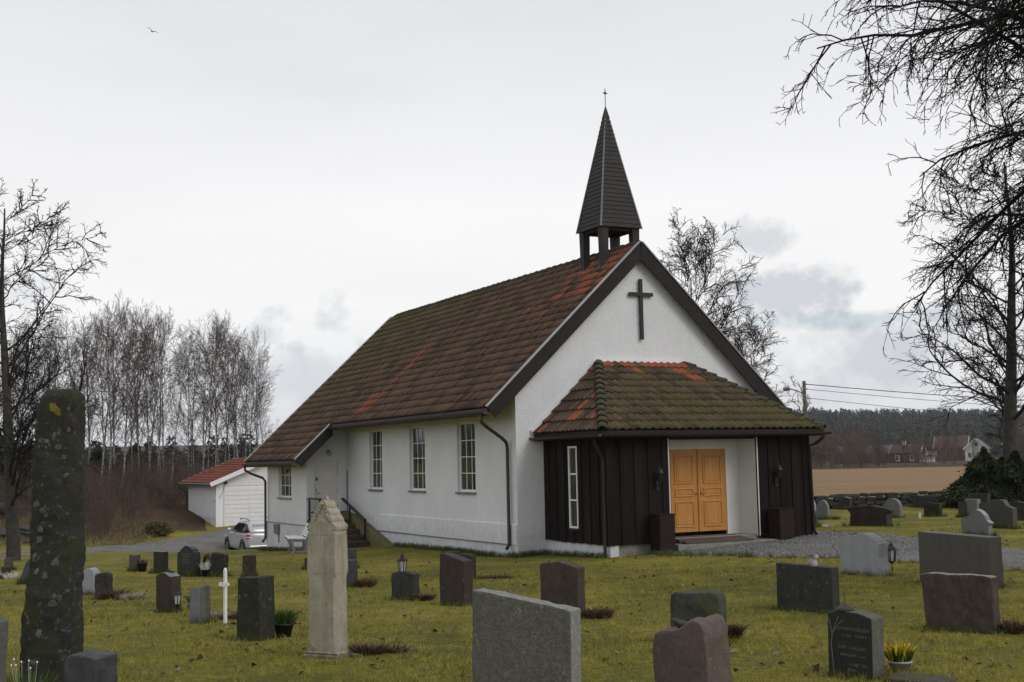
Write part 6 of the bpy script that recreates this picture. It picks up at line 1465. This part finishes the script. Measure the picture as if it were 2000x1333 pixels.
for i, (px, D, ty, r_, lab) in enumerate(((1884, 43.2, 905, 1.15, 'low dark spruce at the left end of the spruce clump by the wall'), (1912, 42.2, 862, 1.35, 'tallest dark spruce of the clump, before the bare tree trunk'), (1946, 43.5, 884, 1.3, 'dark spruce in the middle of the clump by the graves'), (1972, 41.8, 868, 1.35, 'dark spruce right of the middle of the clump'), (2004, 42.6, 880, 1.4, 'dark spruce at the right picture edge'), (2035, 43, 850, 1.5, 'dark spruce just past the right picture edge'))):
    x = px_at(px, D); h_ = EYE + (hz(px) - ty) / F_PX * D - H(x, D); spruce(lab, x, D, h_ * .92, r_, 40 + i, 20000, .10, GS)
GL_ = 'dark spruces at the edge of the left wood'
for i, (px, D, ty, r_, lab) in enumerate(((-18, 74, 830, 2.6, 'dark spruce at the left picture edge below the bare tree'), (14, 76, 842, 2.3, 'dark spruce left of the white birch stems'), (52, 80, 868, 2.4, 'dark spruce just left of the tall standing stone'), (78, 78, 858, 2.0, 'dark spruce beside the tall standing stone, half hidden'), (190, 92, 880, 2.0, 'dark spruce in the wood right of the tall standing stone'), (262, 96, 866, 2.2, 'dark spruce among the birches left of the garage'))):
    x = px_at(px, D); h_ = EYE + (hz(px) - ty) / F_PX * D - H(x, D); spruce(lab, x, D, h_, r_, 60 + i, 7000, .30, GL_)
# far woods: masses nobody could count
def conifer_low(seed, h_=12.0, r_=2.7):
    rg_ = np.random.default_rng(seed); n = 85; f = rg_.random(n); z = h_ * (.12 + .88 * f); rr = r_ * (1 - f) ** .62 * (.45 + .55 * rg_.random(n)) + .15; a = rg_.uniform(0, 2 * np.pi, n); s_ = r_ * .42 * (1.15 - .6 * f)
    c0 = np.c_[rr * np.cos(a), rr * np.sin(a), z]; d_ = rg_.normal(0, 1, (n, 3)); e_ = rg_.normal(0, 1, (n, 3)); d_ /= np.linalg.norm(d_, axis=1, keepdims=True); e_ /= np.linalg.norm(e_, axis=1, keepdims=True)
    V = np.stack([c0 - e_ * s_[:, None], c0 + e_ * s_[:, None] * .8, c0 + d_ * s_[:, None]], 1).reshape(-1, 3)
    return V, np.arange(3 * n).reshape(-1, 3)
lows = [conifer_low(i) for i in range(5)]
def mass(name, spots, mat, label):
    Vs, Fs, Ts = [], [], []; b = 0; rg_ = np.random.default_rng(1)
    for i, (x, y, z, sc, rz) in enumerate(spots):
        V, F = lows[i % 5]; c, s_ = math.cos(rz), math.sin(rz); Vs.append(np.c_[(V[:, 0] * c - V[:, 1] * s_) * sc + x, (V[:, 0] * s_ + V[:, 1] * c) * sc + y, V[:, 2] * sc + z]); Fs.append(F + b); b += len(V); Ts.append(np.clip(np.full(len(V), rg_.random()) + rg_.normal(0, .1, len(V)), 0, 1))
    return kind(link(name, npmesh(name, np.concatenate(Vs), np.concatenate(Fs), mat, False, np.concatenate(Ts))), 'stuff', label)
rf = np.random.default_rng(12); spots = []
D_ = rf.uniform(430, 800, 2700); PX = rf.uniform(1500, 2180, 2700); X = (PX - 1000) / F_PX * D_; Z = HH(X, D_)
for x, y, z in zip(X, D_, Z): spots.append((x, y, z - .5, rf.uniform(.65, 1.0), rf.uniform(0, 6.28)))
mass('forest', spots, M['spruce_hazed'], 'dark spruce forest covering the far hill')
spots = []
for _ in range(700):
    px = rf.uniform(-500, 620); D = rf.uniform(104, 150); x = px_at(px, D); spots.append((x, D, H(x, D) - .3, rf.uniform(.26, .44), rf.uniform(0, 6.28)))
mass('treeline', spots, M['spruce_hazed'], 'low dark line of trees behind the birch wood')
# bare thicket beyond the field
shf = [shrub_proto(300 + i, 5, 7.5, .06, .35, shrub_far) for i in range(4)]
shf = [(V, F) for V, F in shf]; spots = []
for _ in range(300):
    px = rf.uniform(1470, 2120); D = rf.uniform(238, 330); x = px_at(px, D)
    if 1725 < px < 1960 and rf.random() < .82: continue
    spots.append((x, D, H(x, D) - .2, rf.uniform(.6, 1.15), rf.uniform(0, 6.28), rf.uniform(.8, 1.25)))
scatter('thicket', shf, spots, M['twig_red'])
bpy.data.objects['thicket']['label'] = 'brown leafless thicket beyond the stubble field'

# ================================================================== dry stone wall
wa, wbp = Vector((5.5, 46.9, 0)), Vector((22.5, 44.9, 0)); wd = (wbp - wa); wl_ = wd.length; wd.normalize(); wang = math.atan2(wd.y, wd.x)
mid = wa.lerp(wbp, .5); fence = thing('dry_stone_wall', 'low dry stone wall between the graves and the stubble field', 'wall', (wa.x, wa.y, 0), wang)
core = MB(); n = 24
V = []
for i in range(n + 1):
    s_ = wl_ * i / n; p = wa + wd * s_; g_ = H(p.x, p.y); V += [(s_, -.06, g_ - .3), (s_, .10, g_ - .3), (s_, .08, g_ + .36), (s_, -.05, g_ + .36)]
core.add(V, [(i * 4 + k, i * 4 + (k + 1) % 4, i * 4 + 4 + (k + 1) % 4, i * 4 + 4 + k) for i in range(n) for k in range(4)]); core.obj('core', M['wallstone'], fence)
rw = random.Random(31)
def rock_mesh(name, sx, sy, sz, seed, mat, sub=2, amp=.22, boxy=.55, fq=1.6, oc=3):
    bm = bmesh.new(); bmesh.ops.create_icosphere(bm, subdivisions=sub, radius=1)
    for v_ in bm.verts:
        q = v_.co.copy(); b = Vector([math.copysign(abs(c) ** boxy, c) for c in q]); d = 1 + amp * NZ.fractal(q * fq + Vector((seed * 5.3, seed, 0)), 1, 2, oc)
        v_.co = Vector((b.x * sx, b.y * sy, b.z * sz)) * d
    me = bpy.data.meshes.new(name); bm.to_mesh(me); bm.free(); me.materials.append(mat); return me
ws = [rock_mesh('stone', .5, .5, .5, i, M['wallstone'], 1, .25, .5) for i in range(7)]
for row in range(4):
    s_ = rw.uniform(-.3, 0)
    while s_ < wl_:
        L = rw.uniform(.28, .62) if row < 3 else rw.uniform(.35, .75); h_ = (.16, .15, .14, .13)[row]; p = wa + wd * (s_ + L / 2); g_ = H(p.x, p.y)
        o = link('stone', rw.choice(ws), fence, (s_ + L / 2, rw.uniform(-.05, -.02) if row < 3 else 0, g_ + (.06, .20, .335, .46)[row] + rw.uniform(-.015, .02)))
        o.scale = (L * 1.04, .34, h_ * 1.12); o.rotation_euler = (rw.uniform(-.08, .08), rw.uniform(-.06, .06), rw.uniform(-.08, .08)); s_ += L * .97
# rock outcrops at the wood's edge
for i, (x, y, sx, sy, sz, lab) in enumerate(((-23.4, 60.6, 1.8, 1.1, .48, 'low mossy rock outcrop at the wood edge left of the standing stone'), (-21.6, 58.9, 1.2, .7, .26, 'smaller grey rock slab in front of the mossy outcrop'), (-27.6, 64.5, 2.4, 1.3, .7, 'mossy rock ledge behind the outcrop under the spruces'))):
    o = link('rock_outcrop', rock_mesh('rock_outcrop', sx, sy, sz, 50 + i, M['rock'], 5, .5, .95, 2.3, 6), None, (x, y, H(x, y)), i * .4); o.data.polygons.foreach_set('use_smooth', [True] * len(o.data.polygons)); tag(o, lab, 'rock')

# ================================================================== street lamp, wires, bird
lx, ly = px_at(1569, 95), 95.0; lg = H(lx, ly); post = thing('street_lamp', 'wooden street lamp post with curved arm rising behind the porch roof', 'street lamp', (lx, ly, lg))
lt_ = EYE + (hz(1569) - 745) / F_PX * 95 - lg
M['pole'] = simple('weathered_pole', (.10, .092, .082), .9, .25, 4, .3, 20)
MB().tube([(0, 0, -.5), (0, 0, lt_)], [.17, .13], 10).obj('pole', M['pole'], post, True)
MB().tube([(-.12, 0, lt_ - .95), (-.5, 0, lt_ - .75), (-.95, 0, lt_ - .62), (-1.25, 0, lt_ - .58)], .05, 6).obj('arm', M['lead'], post, True)
m_ = MB(); m_.tube([(-1.05, 0, lt_ - .60), (-1.15, 0, lt_ - .57), (-1.38, 0, lt_ - .57), (-1.58, 0, lt_ - .62), (-1.62, 0, lt_ - .66)], [.06, .14, .17, .14, .04], 8); m_.obj('lamp_head', M['lead'], post, True)
for z in (.25, .62, 1.3): MB().tube([(.10, 0, lt_ - z), (.24, 0, lt_ - z)], .05, 6).obj('insulator', M['iron'], post)
for k, (z, x1, y1, z1, lab) in enumerate(((.25, 80, 140, 6.2, 'topmost overhead wire running right from the street lamp post'), (.62, 80, 140, 5.2, 'middle overhead wire running right from the street lamp post'), (1.3, 80, 140, 3.6, 'lowest overhead wire running right from the street lamp post'))):
    p, q = Vector((lx + .2, ly, lg + lt_ - z)), Vector((x1, y1, z1 - .0)); pts = [p.lerp(q, i / 14) - Vector((0, 0, .45 * 4 * (i / 14) * (1 - i / 14))) for i in range(15)]
    o = MB().tube(pts, .032 if k == 0 else .020, 5).obj('overhead_wire', M['iron'], None); tag(o, lab, 'wire', 'overhead wires')
br_ = MB(); br_.tube([(-.22, 0, 0), (-.12, 0, .01), (0, 0, 0), (.12, 0, .01), (.20, 0, .02), (.25, 0, .01)], [.01, .04, .06, .05, .035, .005], 8)
bp_ = Vector((px_at(289, 90), 90, EYE + (hz(289) - 58) / F_PX * 90 / math.cos(.2)))
brd = br_.obj('flying_bird', M['pot'], None, True); brd.location = bp_; brd.rotation_euler = (.3, -.5, 2.2); tag(brd, 'dark bird flying high in the sky at the upper left', 'bird')
for s_ in (-1, 1):
    m_ = MB(); m_.add([(.08, s_ * .03, .02), (-.08, s_ * .03, .02), (-.10, s_ * .24, .14), (.05, s_ * .26, .15), (-.12, s_ * .52, .10), (-.05, s_ * .54, .10)] + [(.08, s_ * .03, .0), (-.08, s_ * .03, .0), (-.10, s_ * .24, .125), (.05, s_ * .26, .135), (-.12, s_ * .52, .09), (-.05, s_ * .54, .09)],
        [(0, 1, 2, 3), (3, 2, 4, 5), (7, 6, 9, 8), (8, 9, 11, 10), (0, 3, 9, 6), (1, 7, 8, 2), (3, 5, 11, 9), (2, 8, 10, 4), (5, 4, 10, 11)]); m_.obj('wing', M['pot'], brd)

# ================================================================== far houses
M['red_wall'] = simple('falu_red', (.075, .026, .022), .8, .2, .6); M['white_wall'] = simple('white_boarding', (.58, .57, .54), .8, .1, .6)
M['far_roof'] = simple('red_brown_roof', (.075, .042, .035), .8, .2, .5); M['grey_roof'] = simple('grey_roof', (.16, .15, .15), .8, .2, .5); M['far_glass'] = glass('far_glass', (.05, .055, .06))
def house(name, label, px, D, yb, w_, l_, he, hr, rz, wall, roof, wins=(), chimney=False, gable_win=True, cat='house'):
    x = px_at(px, D); g_ = EYE + (hz(px) - yb) / F_PX * D; h = thing(name, label, cat, (x, D, g_), rz)
    m_ = MB(); m_.box(-w_ / 2, w_ / 2, -l_ / 2, l_ / 2, -3, he); m_.prism([(-w_ / 2, he), (w_ / 2, he), (0, hr)], -l_ / 2, l_ / 2); m_.obj('wall', M[wall], h)
    rf_ = MB(); ov = .5; k = (hr - he) / (w_ / 2)
    for s_ in (-1, 1):
        a0, z0 = s_ * (w_ / 2 + ov), he - ov * k; rf_.add([(a0, -l_ / 2 - ov, z0 + .1), (0, -l_ / 2 - ov, hr + .1), (0, l_ / 2 + ov, hr + .1), (a0, l_ / 2 + ov, z0 + .1), (a0, -l_ / 2 - ov, z0 + .3), (0, -l_ / 2 - ov, hr + .3), (0, l_ / 2 + ov, hr + .3), (a0, l_ / 2 + ov, z0 + .3)],
            [(0, 1, 2, 3), (7, 6, 5, 4), (0, 4, 5, 1), (1, 5, 6, 2), (2, 6, 7, 3), (3, 7, 4, 0)])
    r_ = rf_.obj('roof', M[roof], h)
    for s_ in (-1, 1):
        for y in (-l_ / 2 - ov - .06, l_ / 2 + ov + .06): MB().beam((s_ * (w_ / 2 + ov), y, he - ov * k + .12), (0, y, hr + .12), .1, .42).obj('bargeboard', M['white_wall'], r_)
    if chimney: MB().box(-.4, .4, .4, 1.2, hr - .6, hr + 1.1).obj('chimney', M['white_wall'], r_)
    for face, s_, z, ww, wh in wins:
        m_, q_ = MB(), MB()
        if face == 'g': m_.box(s_ - ww / 2, s_ + ww / 2, -l_ / 2 - .08, -l_ / 2 + .05, z, z + wh); q_.box(s_ - ww / 2 + .22, s_ + ww / 2 - .22, -l_ / 2 - .11, -l_ / 2, z + .22, z + wh - .22)
        else: m_.box(-w_ / 2 - .08, -w_ / 2 + .05, s_ - ww / 2, s_ + ww / 2, z, z + wh); q_.box(-w_ / 2 - .11, -w_ / 2, s_ - ww / 2 + .22, s_ + ww / 2 - .22, z + .22, z + wh - .22)
        wo_ = m_.obj('window', M['white_wall'], h); q_.obj('pane', M['far_glass'], wo_)
    return h
house('red_cottage', 'small red cottage with white windows beyond the field', 1765, 330, 906, 5.2, 7.2, 3.0, 4.9, R(28) + TH, 'red_wall', 'far_roof', [('g', -1.2, .6, 1.1, 1.6), ('g', 1.2, .6, 1.1, 1.6), ('g', 0, 3.1, 1.5, 1.1), ('l', -1.8, .7, 1.1, 1.6), ('l', 2.0, .7, 1.1, 1.6)], True)
house('red_barn', 'large red barn with reddish roof beyond the field', 1852, 385, 902, 8, 9, 4.4, 7.6, R(35) + TH, 'red_wall', 'far_roof', [('g', 0, 4.4, 1.2, 1.2)], cat='barn')
house('white_farmhouse', 'white farmhouse with brown roof right of the red barn', 1900, 360, 900, 6, 8, 3.6, 6.2, R(-25), 'white_wall', 'far_roof', [('g', -1.8, .8, 1.2, 1.7), ('g', 1.8, .8, 1.2, 1.7), ('g', 0, 4.0, 1.4, 1.4)])
house('white_gabled_house', 'white gabled house at the right picture edge beyond the spruces', 1988, 340, 903, 8, 9, 5.2, 8.6, R(-12), 'white_wall', 'grey_roof', [('g', -2, 1.0, 1.2, 1.8), ('g', 2, 1.0, 1.2, 1.8), ('g', -1.1, 4.6, 1.1, 1.5), ('g', 1.1, 4.6, 1.1, 1.5), ('g', 0, 6.6, .9, .9)], True)
house('white_shed', 'low white shed between the red cottage and the red barn', 1800, 345, 901, 3, 4.5, 1.6, 2.4, R(70), 'white_wall', 'grey_roof', [], cat='shed')
house('red_outbuilding', 'long low red outbuilding half hidden in the thicket', 1672, 345, 903, 5, 16, 2.6, 4.2, R(80), 'red_wall', 'grey_roof', [('l', -4, .8, 1, 1.3), ('l', 0, .8, 1, 1.3), ('l', 4, .8, 1, 1.3)], cat='shed')

# ================================================================== grass and leaf litter
rgG = np.random.default_rng(3)
def inside_church(x, y, m_=.0):
    c, s_ = math.cos(TH), math.sin(TH); a = (x - CX) * c + (y - CY) * s_; b = -(x - CX) * s_ + (y - CY) * c
    return ((a > -m_) & (a < W + m_) & (b > -m_) & (b < BL + m_)) | ((a > P0 - m_) & (a < P1 + m_) & (b > -PD - m_) & (b < 0)) | ((a > -DA - m_) & (a < 0) & (b > B10 - m_) & (b < BL + m_)) | ((a > -1.4) & (a < 0.1) & (b > 7.6) & (b < 12))
pth = np.array([(3.1, 28.6), (3.3, 26.6), (4.5, 24.8), (6.1, 23.6), (6.8, 21.4), (7.8, 18.6), (9.2, 14), (12, 17), (9.8, 23.5), (9.0, 27.4), (8.9, 30.6), (7.9, 32.6), (6.2, 30.6), (4.6, 29.8)])
def in_poly(x, y, P):
    r_ = np.zeros(len(x), bool); j = len(P) - 1
    for i in range(len(P)):
        c = ((P[i, 1] > y) != (P[j, 1] > y)) & (x < (P[j, 0] - P[i, 0]) * (y - P[i, 1]) / (P[j, 1] - P[i, 1] + 1e-12) + P[i, 0]); r_ ^= c; j = i
    return r_
def blades(name, n, d0, d1, h0, h1, wd, mat, power=1.0, label=None):
    D = d0 + (d1 - d0) * rgG.random(n) ** power; x = (rgG.uniform(-140, 2140, n) - 1000) / F_PX * D; y = D
    k = ~inside_church(x, y, .05) & ~in_poly(x, y, pth) & ~((y > 52) & (x < -4)); x, y, D = x[k], y[k], D[k]; n = len(x)
    # clumps: taller and greener here, worn and mossy there
    cl = .5 + .5 * np.sin(x * 1.9 + 1.3 * np.sin(y * 1.1)) * np.sin(y * 1.7 + .8 * np.sin(x * 2.3)); keep = rgG.random(n) < .25 + .75 * cl; x, y, D, cl = x[keep], y[keep], D[keep], cl[keep]; n = len(x)
    z = HH(x, y); h_ = rgG.uniform(h0, h1, n) * (.5 + .7 * cl); a = rgG.uniform(0, 2 * np.pi, n); w_ = wd * (1 + D / 14); ln = rgG.normal(0, .55, (n, 2)) * h_[:, None]
    p0 = np.c_[x - np.cos(a) * w_, y - np.sin(a) * w_, z - .006]; p1 = np.c_[x + np.cos(a) * w_, y + np.sin(a) * w_, z - .006]; p2 = np.c_[x + ln[:, 0], y + ln[:, 1], z + h_]
    t_ = np.clip(rgG.normal(.42, .22, n) + .25 * (np.sin(x * .7 + 2) * np.sin(y * .45)) , 0, 1)
    return kind(link(name, npmesh(name, np.stack([p0, p1, p2], 1).reshape(-1, 3), np.arange(3 * n).reshape(-1, 3), mat, False, np.repeat(t_, 3))), 'stuff', label)
blades('grass', 420000, 6.0, 34.0, .010, .030, .0022, M['blade'], 1.5, 'short mossy churchyard grass')
# taller tufts dotted over the near lawn
def tufts(nt, nb, d0, d1):
    D = d0 + (d1 - d0) * rgG.random(nt) ** 1.2; x = (rgG.uniform(-120, 2120, nt) - 1000) / F_PX * D; k = ~inside_church(x, D, .1) & ~in_poly(x, D, pth); x, D = x[k], D[k]
    X = np.repeat(x, nb) + rgG.normal(0, .022, len(x) * nb); Y = np.repeat(D, nb) + rgG.normal(0, .022, len(x) * nb); Z = HH(X, Y); n = len(X); h_ = rgG.uniform(.025, .075, n); a = rgG.uniform(0, 6.28, n); ln = rgG.normal(0, .6, (n, 2)) * h_[:, None]; w_ = .0016 * (1 + Y / 14)
    V = np.stack([np.c_[X - np.cos(a) * w_, Y - np.sin(a) * w_, Z - .01], np.c_[X + np.cos(a) * w_, Y + np.sin(a) * w_, Z - .01], np.c_[X + ln[:, 0], Y + ln[:, 1], Z + h_]], 1).reshape(-1, 3)
    return kind(link('grass_tufts', npmesh('grass_tufts', V, np.arange(3 * n).reshape(-1, 3), M['blade'], False, np.repeat(np.clip(np.repeat(rgG.random(len(x)), nb) * .7 + rgG.random(n) * .3, 0, 1), 3))), 'stuff', 'taller tufts of grass dotted over the lawn')
tufts(5000, 12, 6.5, 24)
# loose stones on the path and the drive
def pebbles(n, quad, name, label):
    u_, v_ = rgG.random(n), rgG.random(n); q = np.array(quad, float); P = (q[0] * (1 - u_)[:, None] + q[1] * u_[:, None]) * (1 - v_)[:, None] + (q[3] * (1 - u_)[:, None] + q[2] * u_[:, None]) * v_[:, None]
    s_ = rgG.uniform(.010, .028, n)[:, None]; z = HH(P[:, 0], P[:, 1]) + .038; c0 = np.c_[P, z]; T = np.array([(1, 0, -.4), (-.5, .87, -.4), (-.5, -.87, -.4), (0, 0, .7)])
    V = (c0[:, None] + (T[None] + rgG.normal(0, .25, (n, 4, 3))) * s_[:, None]).reshape(-1, 3); i = np.arange(n)[:, None] * 4
    return kind(link(name, npmesh(name, V, np.concatenate([i + [0, 1, 3], i + [1, 2, 3], i + [2, 0, 3]]), M['pebble'], False, np.repeat(rgG.random(n), 4))), 'stuff', label)
M['pebble'] = foliage('loose_stone', (.05, .048, .045), (.25, .245, .24), .8)
pebbles(9000, [(3.4, 26.8), (6.6, 22.4), (9.4, 25.5), (8.0, 31.5)], 'loose_gravel', 'loose stones scattered on the gravel path')
# longer tufts along the wall feet and round the stones
sp = []
for i in range(240): b = rgG.uniform(-.2, 7.6); q = cw_(-.07 - abs(rgG.normal(0, .05)), b); sp.append((q.x, q.y))
for i in range(80): b = rgG.uniform(-PD, -.1); q = cw_(P0 - .08 - abs(rgG.normal(0, .05)), b); sp.append((q.x, q.y))
for i in range(50): a = rgG.uniform(0, P0); q = cw_(a, -.08); sp.append((q.x, q.y))
for i in range(120): b = rgG.uniform(B10, BL + .5); q = cw_(-DA - .1 - abs(rgG.normal(0, .06)), b); sp.append((q.x, q.y))
for i in range(160):
    t_ = rgG.random(); j = rgG.integers(0, 6); p, q = pth[j], pth[j + 1]; sp.append(tuple(p * (1 - t_) + q * t_ + rgG.normal(0, .12, 2)))
for o in PLACED.values():
    w_ = o.dimensions.x if o.dimensions.x else .4
    for i in range(20): t_ = rgG.uniform(-.6, .6); c, s_ = math.cos(o.rotation_euler.z), math.sin(o.rotation_euler.z); d_ = rgG.choice((-1, 1)) * (o.data.vertices[0].co.y * 0 + .12); sp.append((o.location.x + c * t_ * w_ - s_ * d_, o.location.y + s_ * t_ * w_ + c * d_))
sp = np.array(sp); nb = 14; X = np.repeat(sp[:, 0], nb) + rgG.normal(0, .035, len(sp) * nb); Y = np.repeat(sp[:, 1], nb) + rgG.normal(0, .035, len(sp) * nb); Z = HH(X, Y); n = len(X); h_ = rgG.uniform(.04, .14, n); a = rgG.uniform(0, 6.28, n); ln = rgG.normal(0, .4, (n, 2)) * h_[:, None]; far_ = np.hypot(X, Y); w_ = .0022 * (1 + far_ / 12)
h_ = np.where(far_ > 25, h_ * 1.25, h_ * .55)
V = np.stack([np.c_[X - np.cos(a) * w_, Y - np.sin(a) * w_, Z - .01], np.c_[X + np.cos(a) * w_, Y + np.sin(a) * w_, Z - .01], np.c_[X + ln[:, 0], Y + ln[:, 1], Z + h_]], 1).reshape(-1, 3)
kind(link('long_grass', npmesh('long_grass', V, np.arange(3 * n).reshape(-1, 3), M['tuft'], False, np.repeat(rgG.random(n), 3))), 'stuff', 'longer grass tufts along walls and stones')
def leaves(n, name='fallen_leaves'):
    D = 7 + 36 * rgG.random(n) ** 1.1; x = (rgG.uniform(-100, 2100, n) - 1000) / F_PX * D; k = ~inside_church(x, D, .1); x, y = x[k], D[k]; n = len(x)
    cl = np.sin(x * .9 + 2.1 * np.sin(y * .33)) * np.sin(y * .7 + 1.7 * np.sin(x * .41)); k = rgG.random(n) < .28 + .5 * np.clip(cl, 0, 1); x, y = x[k], y[k]; n = len(x); z = HH(x, y) + .012
    s_ = rgG.uniform(.016, .042, n)[:, None]; a = rgG.uniform(0, 6.28, n); u_ = np.c_[np.cos(a), np.sin(a), rgG.normal(0, .35, n)] * s_; v_ = np.c_[-np.sin(a), np.cos(a), rgG.normal(0, .35, n)] * s_ * .7; c0 = np.c_[x, y, z]; lift = np.c_[np.zeros((n, 2)), np.abs(rgG.normal(0, .5, n)) * s_[:, 0]]
    V = np.stack([c0 - u_, c0 - v_ + lift, c0 + u_ * 1.1, c0 + v_ + lift * .6], 1).reshape(-1, 3); i = np.arange(n)[:, None] * 4
    return kind(link(name, npmesh(name, V, np.concatenate([i + [0, 1, 2], i + [0, 2, 3]]), M['leaf'], False, np.repeat(rgG.random(n) ** 1.5, 4))), 'stuff', 'dry brown leaves scattered on the grass')
leaves(5200)
# dry grass along the drive and the wood bank
n = 9000; px = rgG.uniform(-40, 460, n); D = rgG.uniform(57.5, 66, n); X = px_at(px, D); k = ~((X > -17.6) & (D > 55)); X, Y = X[k], D[k]; n = len(X); Z = HH(X, Y); h_ = rgG.uniform(.10, .38, n); a = rgG.uniform(0, 6.28, n); ln = rgG.normal(0, .6, (n, 2)) * h_[:, None]; w_ = .014
V = np.stack([np.c_[X - np.cos(a) * w_, Y - np.sin(a) * w_, Z], np.c_[X + np.cos(a) * w_, Y + np.sin(a) * w_, Z], np.c_[X + ln[:, 0], Y + ln[:, 1], Z + h_]], 1).reshape(-1, 3)
kind(link('dry_grass', npmesh('dry_grass', V, np.arange(3 * n).reshape(-1, 3), M['drygrass'], False, np.repeat(rgG.random(n), 3))), 'stuff', 'withered grass on the bank below the wood')

# ================================================================== damp air
hz_m = bpy.data.materials.new('damp_air'); hz_m.use_nodes = True; hn = hz_m.node_tree.nodes; hn.clear()
ho = hn.new('ShaderNodeOutputMaterial'); hv = hn.new('ShaderNodeVolumePrincipled'); hv.inputs['Color'].default_value = (.90, .93, .97, 1); hv.inputs['Density'].default_value = .00015
hz_m.node_tree.links.new(hv.outputs[0], ho.inputs['Volume'])
hb = MB().box(-1700, 1700, -400, 2700, -8, 60).obj('haze', hz_m); kind(hb, 'stuff', 'thin damp haze over the fields')
